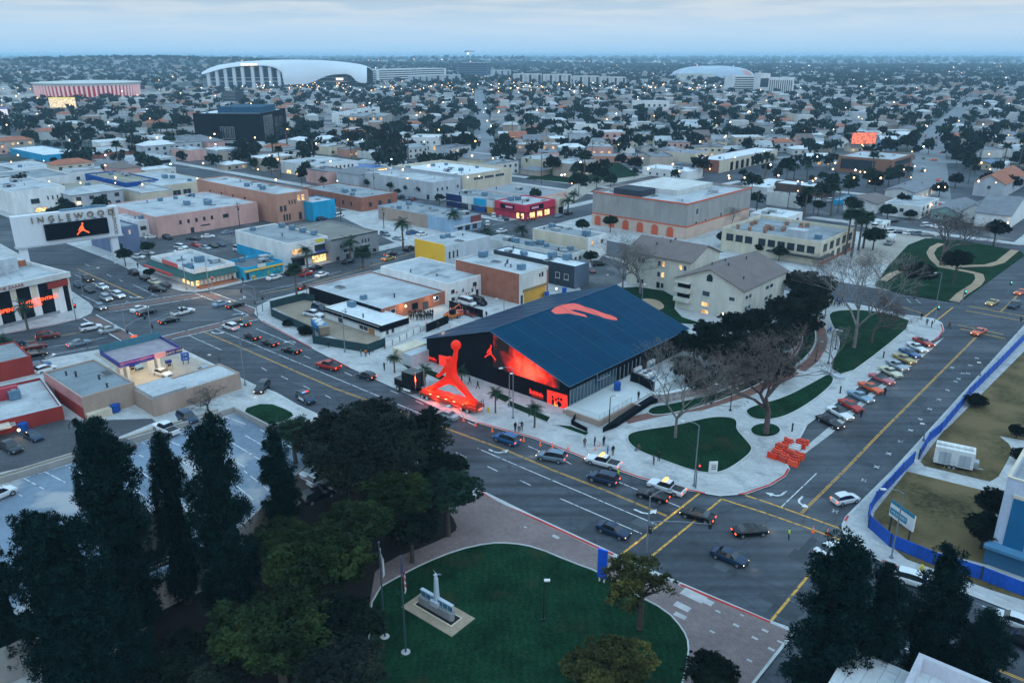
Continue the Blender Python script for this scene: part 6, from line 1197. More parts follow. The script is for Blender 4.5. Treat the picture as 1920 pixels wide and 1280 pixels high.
 # dumper in the yard, telehandler behind the hall
p=G(600,621);r=empty('skip_lorry','blue skip lorry with rubble load in the dirt yard','lorry',p,R(-62));mb=MB();mb.prism([(-3,-1.2),(2.6,-1.2),(3.2,1.2),(-3,1.2)],.9,2.3);mb.obj('skip',mat('skip_blue',(.02,.16,.38),.6,.3,.6),r);mb=MB();mb.box(3.3,-1.1,.6,4.6,1.1,2.4);mb.obj('cab',flat('cab_tan',(.2,.15,.1)),r);mb=MB();[mb.ball((-2.4+i*1.1,(-.3,.4)[i%2],2.35),.75,6,4,sc=(1,1,.5)) for i in range(5)];mb.obj('rubble_load',WH2,r)
for x in (-2.2,3.6):
 for s_ in (-1,1):link('wheel',CARP['pickup']['wheel'][0],r,(x,s_*1.0,.42))
p=G(848,598);r=empty('telehandler','orange telehandler with raised boom behind the hall','telehandler',p,R(40));mb=MB();mb.box(-2,-.9,.7,1.6,.9,1.4);mb.box(-.8,-.9,1.4,.5,.1,2.5,1);mb.obj('body',[mat('plant_orange',(.55,.15,.03),.5,.2),BK],r);mb=MB();mb.path([(-1.8,.5,1.4),(2.6,.5,3.1)],.2,.15,5);mb.path([(2.6,.5,3.1),(3.0,.5,2.1)],.12,seg=4);mb.obj('boom',ORT,r)
for x in (-1.4,1.2):
 for s_ in (-1,1):link('wheel',CARP['pickup']['wheel'][0],r,(x,s_*.95,.5)).scale=(1.3,1.3,1.3)
p=G(861,592);r=empty('lift_platform','small orange platform lift beside the telehandler','lift',p,R(10));mb=MB();mb.box(-1,-.6,.3,1,.6,.8);mb.box(-.9,-.5,1.4,.9,.5,1.5);mb.obj('chassis',ORT,r);mb=MB();mb.path([(-.8,0,.8),(.8,0,1.4)],.05,seg=4);mb.path([(.8,0,.8),(-.8,0,1.4)],.05,seg=4);[mb.path([(x,y,1.5),(x,y,2.5)],.03,seg=4) for x in (-.9,.9) for y in (-.5,.5)];mb.obj('scissor_frame',METAL,r)
# ------------------------------------------------------------------ lorry with the red figure
fr,re_=G(748,727),G(900,776);ax=(re_-fr);LT=ax.length;ax.normalize();c=fr
tk=empty('tractor_unit','glossy black tractor unit of the long low loader','lorry',fr,math.atan2(-ax.y,-ax.x));tk.scale=(1.0,1.12,1.18)
X=lambda a,b,y0,y1,z0,z1,mb:mb.box(-b,y0,z0,-a,y1,z1)
mb=MB();X(2.2,5.2,-1.2,1.2,1.0,3.7,mb);mb.prism([(-2.2,-1.0),(-2.2,1.0),(0.2,.85),(0.2,-.85)],.8,2.0);X(.8,9.2,-.45,.45,.6,1.0,mb);mb.obj('cab',flat('truck_black',(.003,.004,.006),.2,0,.3,.15),tk)
mb=MB();mb.face([(-2.15,-1.05,2.1),(-2.15,1.05,2.1),(-2.35,1.05,3.1),(-2.35,-1.05,3.1)]);mb.obj('windscreen',CG,tk)
for s_ in (-1,1):mb=MB();mb.tube((-5.5,s_*1.05,.8),(-5.5,s_*1.05,4.1),.11,seg=8);mb.obj('exhaust_stack',CHR,tk);mb=MB();mb.tube((-2.6,s_*1.1,.7),(-4.4,s_*1.1,.7),.32,seg=8);mb.obj('fuel_tank',CHR,tk);mb=MB();mb.box(.12,s_*.7-.15,1.0,.24,s_*.7+.15,1.2);mb.obj('headlight',HLOFF,tk)
mb=MB();mb.tube((0,-.16,0),(0,.16,0),.5,seg=14);mb.tube((0,-.18,0),(0,.18,0),.3,seg=10,mi=1);bigw=mb.mesh('wheel',[TY,flat('polished_alloy',(.7,.7,.7),.25,.7)])
for x in (-1.0,-7.2,-8.4):
 for s_ in (-1,1):link('wheel',bigw,tk,(x,s_*1.05,.5))
LL=LT-6.5;tl=empty('flatbed_trailer','long flatbed trailer glowing orange red with lamps and rear ladder frame','trailer',fr+ax*6.5,math.atan2(ax.y,ax.x))
FB=mat('trailer_red',(.60,.06,.03),.5,.2,.8);mb=MB();mb.box(0,-1.3,1.15,LL,1.3,1.45);mb.box(0,-1.35,.85,LL,-1.25,1.15);mb.box(0,1.25,.85,LL,1.35,1.15);mb.obj('deck',FB,tl);mb=MB();mb.box(1.5,-.5,.7,LL-.6,.5,1.15);mb.obj('chassis',FRD,tl)
mb=MB()
for x0,x1,y_,z1 in ((.4,3.4,1.1,2.5),(3.4,7.2,.9,2.1),(7.2,LL-.3,1.1,2.4)):mb.prism([(x0,-y_),(x1,-y_*.8),(x1,y_*.8),(x0,y_)],1.45,1.45+.4);mb.tube(((x0+x1)/2,0,1.8),((x0+x1)/2,0,1.8+(z1-1.8)*.35),(x1-x0)*.33,.25,6)
mb.obj('draped_base',mat('drape_red',(.8,.05,.012),.6,.1),tl)
for x in (LL-3.4,LL-1.9):
 for s_ in (-1,1):link('wheel',bigw,tl,(x,s_*1.1,.5))
WL=glow('deck_lamp',(1.0,.45,.2),3.5,True)
for i in range(5):
 for s_ in (-1,1):mb=MB();mb.box(-.22,-.08,0,.22,.08,.10);mb.obj('deck_lamp',WL,tl,(2.6+i*1.9,s_*1.15,1.45))
for k in range(3):mb=MB();mb.box(-.03,-.5+k*.4,0,.03,-.3+k*.4,.18);mb.obj('tail_light',TLON,tl,(LL+.04,0,.85))
mb=MB();[mb.path([(LL+.1,y,1.2),(LL+.1,y,2.5)],.05,seg=4) for y in (-1.0,-.4,.4,1.0)];[mb.path([(LL+.1,-1.0,z),(LL+.1,1.0,z)],.05,seg=4) for z in (1.7,2.1,2.5)];mb.obj('ladder_frame',FRD,tl)
# the sculpture: a leaping player in one skinned surface standing along the trailer
pl0=fr+ax*6.5;nrm=Vector((-ax.y,ax.x,0))
def fig(px,py):q=on_plane(px,py,pl0,nrm)-pl0;return Vector((q.dot(ax),0,q.z))
K={'hip':((847,709),.85),'waist':((846,699),.72),'chest':((846,688),.85),'neck':((844,679),.42),'head':((841,672),.62),'crown':((840,668),.45),'rs':((850,681),.5),'re':((853,670),.44),'rw':((855,659),.32),'rh':((855.5,653),.4),'ls':((838,686),.46),'le':((831,697),.34),'lw':((824,703),.28),'lh':((819,705),.36),
 'lt':((838,712),.66),'lk':((822,721),.52),'la':((804,731),.36),'lf':((796,733),.42),'rt':((856,715),.70),'rk':((870,730),.56),'ra':((885,748),.38),'rf':((896,757),.45)}
Eg=[('hip','waist'),('waist','chest'),('chest','neck'),('neck','head'),('head','crown'),('chest','rs'),('rs','re'),('re','rw'),('rw','rh'),('chest','ls'),('ls','le'),('le','lw'),('lw','lh'),('hip','lt'),('lt','lk'),('lk','la'),('la','lf'),('hip','rt'),('rt','rk'),('rk','ra'),('ra','rf')]
def skinned(name,K,Eg,root,conv=lambda v:v,sub=2,flat_y=1.0):
 ks=list(K);me=bpy.data.meshes.new(name);me.from_pydata([tuple(conv(K[k][0])) for k in ks],[(ks.index(a),ks.index(b)) for a,b in Eg],[]);o=bpy.data.objects.new(name,me);COL.objects.link(o)
 sk=o.modifiers.new('s','SKIN');sk.use_smooth_shade=True
 if not me.skin_vertices:pass
 for i,k in enumerate(ks):
  v=me.skin_vertices[0].data[i];r_=K[k][1];v.radius=(r_,r_*flat_y) if not isinstance(r_,tuple) else r_;v.use_root=(k==root)
 ss=o.modifiers.new('b','SUBSURF');ss.levels=sub;ss.render_levels=sub
 dg=bpy.context.evaluated_depsgraph_get();out=bpy.data.meshes.new_from_object(o.evaluated_get(dg));bpy.data.objects.remove(o);bpy.data.meshes.remove(me);return out
K={k:(p,r_*(1.2 if k in ('lt','lk','rt','rk','hip','waist','chest') else 1.22)) for k,(p,r_) in K.items()}
fm=skinned('figure',K,Eg,'hip',lambda p:fig(*p));redf=mat('sculpture_red',(.85,.022,.008),.55,.12,.9,spec=.2,bump=.5);redf.node_tree.nodes['Principled BSDF'].inputs['Emission Color'].default_value=(1,.03,.005,1);redf.node_tree.nodes['Principled BSDF'].inputs['Emission Strength'].default_value=.22  # weak red emission puts the floodlit glow into the surface
fm.materials.clear();fm.materials.append(redf)
fo=link('leaping_figure',fm,None,pl0,math.atan2(ax.y,ax.x));tag(fo,'giant red leaping player sculpture with raised arm standing on the flatbed trailer','sculpture')
bp_=fig(855,647);mb=MB();mb.ball(tuple(bp_),.92,16,10);mb.obj('ball',redf,fo,smooth=True)
for t_,z_,e_ in ((2.0,1.75,420),(7.0,2.1,700),(11.0,1.75,420)):
 ld=bpy.data.lights.new('deck_floodlight','POINT');ld.energy=e_;ld.color=(1,.08,.02);ld.shadow_soft_size=.4;lo=bpy.data.objects.new('deck_floodlight',ld);COL.objects.link(lo);lo.location=pl0+ax*t_+nrm*-.9+Vector((0,0,z_+.6))
for t_ in (4,9):
 ld=bpy.data.lights.new('underglow_light','POINT');ld.energy=160;ld.color=(1,.06,.02);ld.shadow_soft_size=.2;lo=bpy.data.objects.new('underglow_light',ld);COL.objects.link(lo);lo.location=pl0+ax*t_-nrm*1.5+Vector((0,0,.7))
 # wall floods in the brick yard, and the shop lamps that the photograph shows lit
def point(px,py,z,e,col=(1,.68,.34),nm='wall_lamp'):
 """a lit lamp: bulb plus its light"""
 p=G(px,py,z);o=tag(link(nm,BULB,None,p),None,'lamp');ld=bpy.data.lights.new(nm+'_light','POINT');ld.energy=e;ld.color=col;ld.shadow_soft_size=.15;lo=bpy.data.objects.new(nm+'_light',ld);COL.objects.link(lo);lo.location=p-Vector((0,.35,.1));return o
mb=MB();mb.ball((0,0,0),.22,8,5);mb.box(-.15,.0,-.1,.15,.3,.1,1);BULB=mb.mesh('lamp',[glow('lamp_bulb',(1,.78,.45),12),FRD])
for x,y,z,e,lab in ((761,574,3.0,220,'bright wall lamp over the crowd on the brick warehouse'),(815,558,3.2,220,'bright wall lamp beside the brick warehouse door'),(1043,541,3,120,'wall lamp beside the yellow roller door'),(985,545,3,90,'lamp on the brick corner by the roller door'),(35,806,1.6,70,'low orange lamp beside the red workshop door'),(1355,588,3,60,'small wall lamp on the gabled apartment house'),(150,380,3.5,120,'warm wall lamp on the cream store with the tan roof'),(1695,318,4,150,'warm lamp on the side of the brown office'),(1715,312,5,120,'second warm lamp at the corner of the brown office'),(1747,384,4,90,'wall lamp on the white two storey flats'),(1890,418,3,120,'porch lamp of the church')):
 o=point(x,y,z,e);o['label']=lab
for x,y,z,e in ((375,536,3.0,420),(405,532,3.0,420),(437,527,3.0,420),(325,528,3,200),(600,507,2.5,120),(985,414,3,130),(1030,405,3,80),(250,700,4.2,160),(300,690,4.2,260),(640,330,3,150),(690,328,3,150)):
 ld=bpy.data.lights.new('shop_light','POINT');ld.energy=e;ld.color=(1,.70,.38);ld.shadow_soft_size=.3;lo=bpy.data.objects.new('shop_light',ld);COL.objects.link(lo);lo.location=G(x,y,z)
 # red wash on the hall front
ld=bpy.data.lights.new('hall_wash_light','POINT');ld.energy=120;ld.color=(1,.03,.01);lo=bpy.data.objects.new('hall_wash_light',ld);COL.objects.link(lo);q_=HMI@Vector((-2.5,14,5));lo.location=q_
# ------------------------------------------------------------------ cones, barriers
mb=MB();mb.box(-.2,-.2,0,.2,.2,.05);mb.tube((0,0,.05),(0,0,.95),.17,.04,8);mb.tube((0,0,.5),(0,0,.68),.112,.085,8,1);CONE=mb.mesh('traffic_cone',[glow('cone_orange',(1,.1,.01),.25,base=(.75,.13,.02)),FRW])
for i,(x,y) in enumerate([(869,789),(892,798),(923,809),(943,818),(982,827),(1013,835),(1036,839),(1065,843),(1116,845),(1124,838),(844,775),(1524,997),(1551,1002),(832,624),(843,614),(856,617),(799,607),(845,582)]):
 od_='first second third fourth fifth sixth seventh eighth ninth tenth eleventh'.split()
 lab=f'orange traffic cone, {od_[i]} from the trailer in the line along the hall kerb' if i<11 and i not in (8,9) else (f'orange cone on the pavement, {"lower" if i == 8 else "upper"} of the pair by the standing people' if i in (8,9) else (f'orange cone on the yellow stop line, {"nearer to" if i == 11 else "farther from"} the officer' if i<13 else f'orange cone in the yard behind the hall, {od_[i - 13]} of those scattered there'))
 tag(link('traffic_cone',CONE,None,G(x,y)),lab,'traffic cone','cones along the hall kerb' if i<11 else ('cones at the junction' if i<13 else 'cones in the yard'))
BARo=mat('barrier_orange',(.70,.045,.015),.5,.08,1);mb=MB();mb.prism([(-.95,-.28),(.95,-.28),(.95,.28),(-.95,.28)],.0,.35);mb.box(-.95,-.13,.35,.95,.13,1.0);mb.box(-.8,-.16,.9,-.5,.16,1.1);mb.box(.5,-.16,.9,.8,.16,1.1);BAR=mb.mesh('barrier',[BARo])
mb=MB();mb.box(-.95,-.13,.0,.95,.13,1.0);mb.box(-.95,-.28,0,.95,.28,.35);BARW=mb.mesh('barrier',[WH])
b0=G(1447,860);rb_=random.Random(3)
for i in range(11):
 for j in range(3):
  if (i>4 and j==2) or (i>8 and j==0):continue
  w=(i in (5,6,7) and j==1);o=link('water_barrier',BARW if w else BAR,None,b0+E2*(i*.82+rb_.uniform(-.12,.12))+E1*(j*1.6+rb_.uniform(-.3,.3))+Vector((0,0,SW if j==0 else .02)),R(A1+rb_.uniform(-9,9)));o.scale=(.85,.9,.9)
  if not w:o.material_slots[0].link='OBJECT';o.material_slots[0].material=mat('barrier_orange%d'%((i+j)%3),((.70,.045,.015),(.55,.05,.03),(.8,.10,.04))[(i+j)%3],.5,.1,1)
  where=f'in row {"one two three four five six seven eight nine ten eleven".split()[i]}'
  tag(o,f'white plastic barrier {where} of the kerb stack' if w else f'orange plastic barrier {where} of the stack on the kerb, {("pavement side", "middle file", "road side")[j]}','barrier','white barriers in the kerb stack' if w else 'orange barriers stacked at the kerb')
  # ------------------------------------------------------------------ people
PM={}
def person_mesh(pose):
 h=1.74;st_={'stand':(.1,-.02,.1,.02),'walk':(.1,.30,.1,-.30),'sit':(.12,.45,.12,.45)}[pose]
 up={'stand':0,'walk':0,'sit':-.62}[pose];z=lambda v:v+up
 K={'p':((0,0,z(.95)),.15),'w':((0,0,z(1.12)),.125),'c':((0,.0,z(1.36)),.16),'n':((0,0,z(1.50)),.06),'h':((0,.02,z(1.60)),.095),'ht':((0,.01,z(1.70)),.085)}
 for s_,sx in (('l',-1),('r',1)):
  fwd=st_[1] if sx<0 else st_[3]
  K[s_+'t']=((sx*.1,0,z(.90)),.10)
  if pose=='sit':K[s_+'k']=((sx*.12,.42,.34),.07);K[s_+'a']=((sx*.12,.62,.08),.05);K[s_+'f']=((sx*.12,.74,.05),.045)
  else :K[s_+'k']=((sx*.11,fwd*.45+.03,.5),.07);K[s_+'a']=((sx*.11,fwd,.10),.05);K[s_+'f']=((sx*.12,fwd+.14,.05),.045)
  K[s_+'s']=((sx*.19,0,z(1.42)),.07);K[s_+'e']=((sx*.25,-fwd*.35,z(1.15)),.05);K[s_+'w']=((sx*.24,-fwd*.5+.08,z(.92)),.038);K[s_+'d']=((sx*.235,-fwd*.5+.12,z(.82)),.035)
 Eg=[('p','w'),('w','c'),('c','n'),('n','h'),('h','ht')]+[(a,b) for s_ in 'lr' for a,b in (('p',s_+'t'),(s_+'t',s_+'k'),(s_+'k',s_+'a'),(s_+'a',s_+'f'),('c',s_+'s'),(s_+'s',s_+'e'),(s_+'e',s_+'w'),(s_+'w',s_+'d'))]
 me=skinned('person',K,Eg,'p',lambda p:p,1);me.materials.clear()
 for m_ in ('cloth_black','cloth_black','skin','hair'):me.materials.append(CLOTH[m_])
 for f in me.polygons:
  c=f.center;zc=c.z-up
  if zc>1.66 or (zc>1.58 and c.y<-.02):f.material_index=3
  elif zc>1.50 or (abs(c.x)>.2 and zc<.9 and zc>.74):f.material_index=2
  elif(zc<.98 and abs(c.x)<.2):f.material_index=1
  else :f.material_index=0
 return me
CLOTH={n:mat(n,c,.9,.1,4) for n,c in dict(cloth_black=(.012,.013,.016),cloth_grey=(.10,.10,.11),cloth_blue=(.02,.10,.42),cloth_white=(.5,.5,.5),cloth_brown=(.13,.09,.06),cloth_vest=(.45,.75,.06),cloth_red=(.2,.03,.03),skin=(.22,.12,.08),hair=(.012,.010,.009),cloth_jean=(.03,.05,.09),cloth_orange=(.5,.14,.03)).items()}
def person(px,py,label,top='black',leg='black',pose='stand',rz=None,z=SW,group=None,s=1.04):
 if pose not in PM:PM[pose]=person_mesh(pose)
 o=link('person',PM[pose],None,G(px,py,z),rz if rz is not None else random.uniform(0,6.28));o.scale=(s*1.08,s*1.08,s)
 for i,c in ((0,top),(1,leg)):o.material_slots[i].link='OBJECT';o.material_slots[i].material=CLOTH['cloth_'+c]
 if top=='vest':CLOTH['cloth_vest'].node_tree.nodes['Principled BSDF'].inputs['Roughness'].default_value=.7
 return tag(o,label,'person',group)
for a in [(1096,838,'person in a brown coat standing at the red kerb','brown','grey'),(1115,836,'person dressed in black, second along the red kerb'),(1132,835,'person dressed in black beside the orange cones'),(1139,854,'person in a bright blue top and jeans near the kerb','blue','jean'),(1149,853,'person in black with tan legs beside the one in blue','black','brown'),
 (966,808,'person in black, left of three standing at the kerb by the lamp post'),(973,809,'person in a white top between two in black at the kerb','white','black'),(978,807,'person in black, right of three at the kerb by the lamp post'),(1225,871,'person in grey on the pavement at the lawn edge','grey','grey'),(1235,864,'person in black beside the lawn edge'),
 (616,652,'person in black at the green screened fence'),(721,694,'person in black beside the driveway lawn'),(881,720,'person in black walking in front of the hall','black','black','walk'),(896,729,'person in black walking before the hall steps','black','black','walk'),
 (677,668,'person leaning at the yard fence corner','grey','black'),(686,669,'person in an orange top at the yard fence corner','orange','black'),(693,665,'person in black at the yard fence corner'),(1539,590,'person in black walking on the curved plaza path','black','black','walk'),(1727,599,'person in black waiting at the far crosswalk'),(1737,610,'person in grey on the far corner pavement','grey','black'),(1746,614,'person in black on the far corner pavement'),
 (1552,625,'person in a white shirt on the curved plaza path','white','black'),(1556,626,'person in blue on the curved plaza path','blue','jean'),(495,815,'person in black on the small lawn by the deck'),(460,799,'person in black at the deck corner'),(822,617,'person in black at the black fence behind the hall'),(912,596,'person in black walking in the yard near the vans','black','black','walk'),(259,503,'person in black on the pavement under the gantry sign'),
 (437,528,'person in black on the restaurant corner'),(456,531,'person in dark clothes at the turquoise shop corner'),(475,526,'person in a light top outside the turquoise shop','white','black'),(1086,566,'person in black on the path behind the white warehouse')]:
 person(*a)
person(1197,749,'person in black standing alone on the pale terrace',z=.85);person(1197,843,'person sitting on the heart shaped lawn','brown','jean','sit');person(1779,616,'person in dark red crossing the far street','red','black','walk',z=.02);person(1658,742,'person in black standing in front of the orange classic car',z=.02);person(1614,783,'person in a long black coat beside the red orange classic car',z=.02);person(1624,746,'person in black between two parked classic cars',z=.02)
person(1159,897,'officer in a bright yellow vest behind the white pickup','vest','brown',z=.02);person(1478,1011,'traffic officer in a bright yellow vest in the middle of the junction','vest','black',z=.02)
rr=random.Random(5);ORD=['first','second','third','fourth','fifth','sixth','seventh','eighth','ninth','tenth','eleventh','last']
for i in range(24):c=['black','grey','black','brown','white'][(i*3)%5] if i%4==0 else 'black';person(768+(i%12)*3.9+rr.uniform(-.8,.8),593+(i//12)*6+rr.uniform(-1.5,1.5),f'person in {c}, {ORD[i % 12]} from the left in the {("rear", "front")[i // 12]} row outside the brick warehouse',c,'black','stand',group='crowd outside the brick warehouse')
for i in range(9):c=['black','grey','blue'][i%3];person(1561+i*2.7,571+rr.uniform(-3,5),f'person in {c}, {ORD[i]} from the left in the group under the dark trees',c,'black','stand',group='group under the dark trees')
for i in range(9):c=['black','white','orange'][i%3];person(977+i*3.2,413+rr.uniform(-.5,3),f'person in {c}, {ORD[i]} from the left outside the magenta corner store',c,'black','stand',group='people outside the magenta store')
# ================================================================== trees
def leafm(name,col,amt=.35,tr=.0,sc=.5):
 return mat(name,col,.95,amt,sc,.3,spec=.05,obj=True,spots=(sc*2.2,.5,.72,tuple(c*k for c,k in zip(col,(2.6,2.2,1.7)))))  # paler noise spots are painted in as foliage highlights
L_PINE=leafm('pine_needles',(.003,.0165,.017));L_OAK=leafm('oak_leaves',(.014,.022,.019));L_OLV=leafm('olive_green_leaves',(.018,.034,.014));L_YEL=leafm('yellow_green_leaves',(.045,.050,.018),.5);L_DRK=leafm('dark_leaves',(.006,.013,.010));L_GRN=leafm('street_tree_leaves',(.014,.034,.024));L_PALM=leafm('palm_fronds',(.014,.034,.022));L_RED=leafm('russet_twig_leaves',(.075,.04,.033))
BARK=mat('bark',(.06,.05,.042),.9,.3,2,.3,obj=True);BARKP=mat('pale_bark',(.165,.15,.14),.9,.3,2,.3,obj=True);PTR=mat('palm_trunk',(.11,.09,.075),.9,.25,3,obj=True)
def quads_mesh(name,V,m,trunk=None,mats=None):
 """V: (n,4,3) leaf quads"""
 n=len(V);me=bpy.data.meshes.new(name);me.vertices.add(n*4);me.vertices.foreach_set('co',V.reshape(-1).astype(np.float32));me.loops.add(n*4);me.loops.foreach_set('vertex_index',np.arange(n*4,dtype=np.int32))
 me.polygons.add(n);me.polygons.foreach_set('loop_start',np.arange(0,n*4,4,dtype=np.int32));me.polygons.foreach_set('loop_total',np.full(n,4,dtype=np.int32));me.materials.append(m);me.update(calc_edges=True);return me
def tufts(rs,cen,per,rad,w,up=.3):
 """leaf blades radiating from every tuft centre"""
 n=len(cen);d=rs.normal(size=(n,per,3));d[...,2]+=up;d/=np.linalg.norm(d,axis=2,keepdims=True)
 rr_=rs.uniform(.35,1,(n,per,1))**.6*rad[:,None,None];tip=cen[:,None,:]+d*rr_;side=np.cross(d,rs.normal(size=(n,per,3)));side/=np.linalg.norm(side,axis=2,keepdims=True)+1e-9
 ww=w*rs.uniform(.6,1.3,(n,per,1));base=tip-d*ww*2.0;V=np.stack([base-side*ww*.5,base+side*ww*.5,tip+side*ww*.35,tip-side*ww*.35],axis=2);return V.reshape(-1,4,3)
def conifer_crown(seed,h=20,r=3.2,n=900,per=60,split=False):
 rs=np.random.RandomState(seed);t=rs.uniform(.03,1,n);a=rs.uniform(0,6.283,n)
 prof=np.interp(t,[0,.12,.4,.7,.88,1],[.7,1.0,1.0,.82,.55,.15]);lob=1+.13*np.sin(a*3+seed)*np.sin(t*11+seed)+.10*np.sin(a*5+t*22)
 rad=r*prof*lob*np.where(rs.rand(n)<.3,rs.uniform(.25,.7,n),rs.uniform(.78,1.04,n));c=np.stack([np.cos(a)*rad,np.sin(a)*rad,t*h],1)
 nb=62;tb=rs.uniform(.02,.97,nb);ab=rs.uniform(0,6.283,nb);rb=r*np.interp(tb,[0,.12,.4,.7,.88,1],[.7,1.0,1.0,.82,.55,.15])*rs.uniform(.6,.95,nb);bcn=np.stack([np.cos(ab)*rb,np.sin(ab)*rb,tb*h],1);k=rs.randint(0,nb,n);dd=rs.normal(size=(n,3));dd/=np.linalg.norm(dd,axis=1,keepdims=True);on=rs.rand(n)<.93;c[on]=(bcn[k]+dd*np.array([.95,.95,.85])*rs.uniform(.6,1.15,(n,1)))[on]
 if split:k=(a>3.14)&(t>.55);c[k,0]+=1.3;c[k,2]-=2.6
 V=tufts(rs,c,per,rs.uniform(.5,.9,n),.10,.6);t2=rs.uniform(.02,.9,900);a2=rs.uniform(0,6.283,900);c2=np.stack([np.cos(a2)*r*.5*(1-t2),np.sin(a2)*r*.5*(1-t2),t2*h],1);return np.concatenate([V,tufts(rs,c2,5,np.full(900,1.1),.7,.2)])
def broad_crown(seed,r=1.0,n=400,per=40,leaf=.03,squash=.72,tuft=.17,gaps=.25,holes=5):
 rs=np.random.RandomState(seed);lob=rs.normal(size=(11,3));lob/=np.linalg.norm(lob,axis=1,keepdims=True);lob[:,2]=np.abs(lob[:,2])*.8-.1;lob*=rs.uniform(.45,.66,(11,1));lr=rs.uniform(.34,.52,11)
 k=rs.randint(0,11,n);d=rs.normal(size=(n,3));d/=np.linalg.norm(d,axis=1,keepdims=True);c=lob[k]+d*lr[k][:,None]*rs.uniform(.75,1.05,(n,1));c=c[c[:,2]>-.52]
 hs=rs.normal(size=(holes,3));hs/=np.linalg.norm(hs,axis=1,keepdims=True);dn=c/np.linalg.norm(c,axis=1,keepdims=True)
 keep=np.max(dn@hs.T,axis=1)<(1-gaps*.12);c=c[keep];V=tufts(rs,c*r,per,rs.uniform(.6,1.2,len(c))*tuft*r,leaf*r,.35);c3=c[::3]*r*.62;V=np.concatenate([V,tufts(rs,c3,9,np.full(len(c3),.3*r),.13*r,.2)]) if n>300 and holes<9 and gaps<1.5 else V;V[...,2]*=squash;return V
CROWN={}
def crown(key,fn):
 if key not in CROWN:CROWN[key]=fn()
 return CROWN[key]
def trunk_mesh(key,h,r,spread,m,n=6,seed=0,bend=0):
 if key in CROWN:return CROWN[key]
 rs=random.Random(seed);mb=MB();mb.tube((0,0,-.1),(bend*.4,0,h*.6),r,r*.72,8);mb.tube((bend*.4,0,h*.6),(bend,0,h),r*.72,r*.45,7)
 for i in range(n):
  a=6.28*i/n+rs.uniform(-.3,.3);z0=h*rs.uniform(.55,.95);p1=Vector((math.cos(a)*spread*.4,math.sin(a)*spread*.4,z0+spread*.35));p2=Vector((math.cos(a)*spread*.8,math.sin(a)*spread*.8,z0+spread*rs.uniform(.45,.8)))
  mb.tube((bend*.5,0,z0),p1,r*.4,r*.25,5);mb.tube(p1,p2,r*.25,r*.1,4)
 CROWN[key]=mb.mesh('trunk',[m]);return CROWN[key]
NTREE=[]
def tree(name,label,base,cr,cs,tr=None,ts=1,rz=0,group=None,cz=0,leaf=None):
 r=empty(name,label,'tree',base,rz,group)
 if tr:o=link('trunk',tr,r);o.scale=(ts,)*3 if not isinstance(ts,tuple) else ts
 o=link('crown',cr,r,(0,0,cz));o.scale=cs if isinstance(cs,tuple) else (cs,)*3
 if leaf is not None:o.material_slots[0].link='OBJECT';o.material_slots[0].material=leaf
 NTREE.append((r,base));return r
 # tall pines at the bottom corners
con=[quads_mesh('crown',conifer_crown(s,split=(s==3)),L_PINE) for s in (1,2,3)];ptr=trunk_mesh('pine',18,.45,1.5,BARK)
for i,(bx,by,tx,ty,r_,lab) in enumerate([(268,1185,178,786,4.3,'tall dark pine with its top beside the black deck sedan'),(190,1040,145,786,2.6,'slim dark pine leaning beside the tallest left pine'),(352,1130,300,812,2.9,'slim dark pine in front of the deck cutout'),(432,1165,386,775,3.9,'broad tall dark pine left of the white deck cars'),(535,1010,512,798,3.1,'single dark pine beside the fan palm'),(130,1330,45,962,3.3,'dark pine at the left edge of the bottom group'),
 (200,1360,100,958,4.2,'widest dark pine in the bottom left corner'),(10,1260,-35,1000,2.6,'dark pine cut off by the left edge'),(1540,1330,1590,1010,4.4,'broad dark pine on the right of the brick plaza'),(1605,1340,1672,1062,3.2,'lower leaning pine against the broad right pine'),(1690,1310,1785,1022,3.5,'pointed dark pine in front of the blue hoarding'),(1752,1370,1868,1150,3.1,'short dark pine at the bottom right'),(330,1330,240,1130,2.6,'low dark pine in shade at the bottom of the left group')]):
 b=G(bx,by,.1);lo,hi=3.,50.
 for _ in range(30):
  mm=(lo+hi)/2
  if S((b.x,b.y,mm))[1]>ty:lo=mm
  else :hi=mm
 t_=G(tx,ty,lo);h=lo;b=Vector(((b.x+t_.x)/2 if abs(t_.x-b.x)>.5 else b.x,b.y,.1));b.x=t_.x
 tree('pine_tree',lab,b,con[i%3],((r_-(.95 if i<8 else .9))/3.2,(r_-(.95 if i<8 else .9))/3.2,h*.93/20),ptr,(1,1,h*.8/18),rz=i*1.3,group='tall pines round the monument park',cz=h*.06)
 # broadleaf canopy in the left centre and around the park
bc={k:quads_mesh('crown',broad_crown(s,1,n,per,lf,sq,tf,gp_),m) for k,s,n,per,lf,sq,tf,gp_,m in (('oak',11,560,62,.026,.8,.15,.9,L_OAK),('oak2',15,520,62,.026,.8,.15,.8,L_OAK),('olv',12,640,56,.028,.75,.12,.3,L_OLV),('olv2',16,640,56,.028,.75,.12,.3,L_OLV),('thin',13,260,34,.034,.75,.15,1.6,L_YEL))}
ot=trunk_mesh('oakt',5,.42,3.6,BARK,8)
def canopy(lab,px,py,zc,r_,kind,leaf=None,sq=1.0,name='broadleaf_tree',tk=ot):
 c=G(px,py,zc);b=Vector((c.x,c.y,.1));r_*=1.0 if 'oak' in kind else .9;return tree(name,lab,b,bc[kind],(r_,r_,r_*sq),tk,(r_/5,r_/5,zc/6.0),rz=(px*7%628)/100,cz=zc,leaf=leaf)
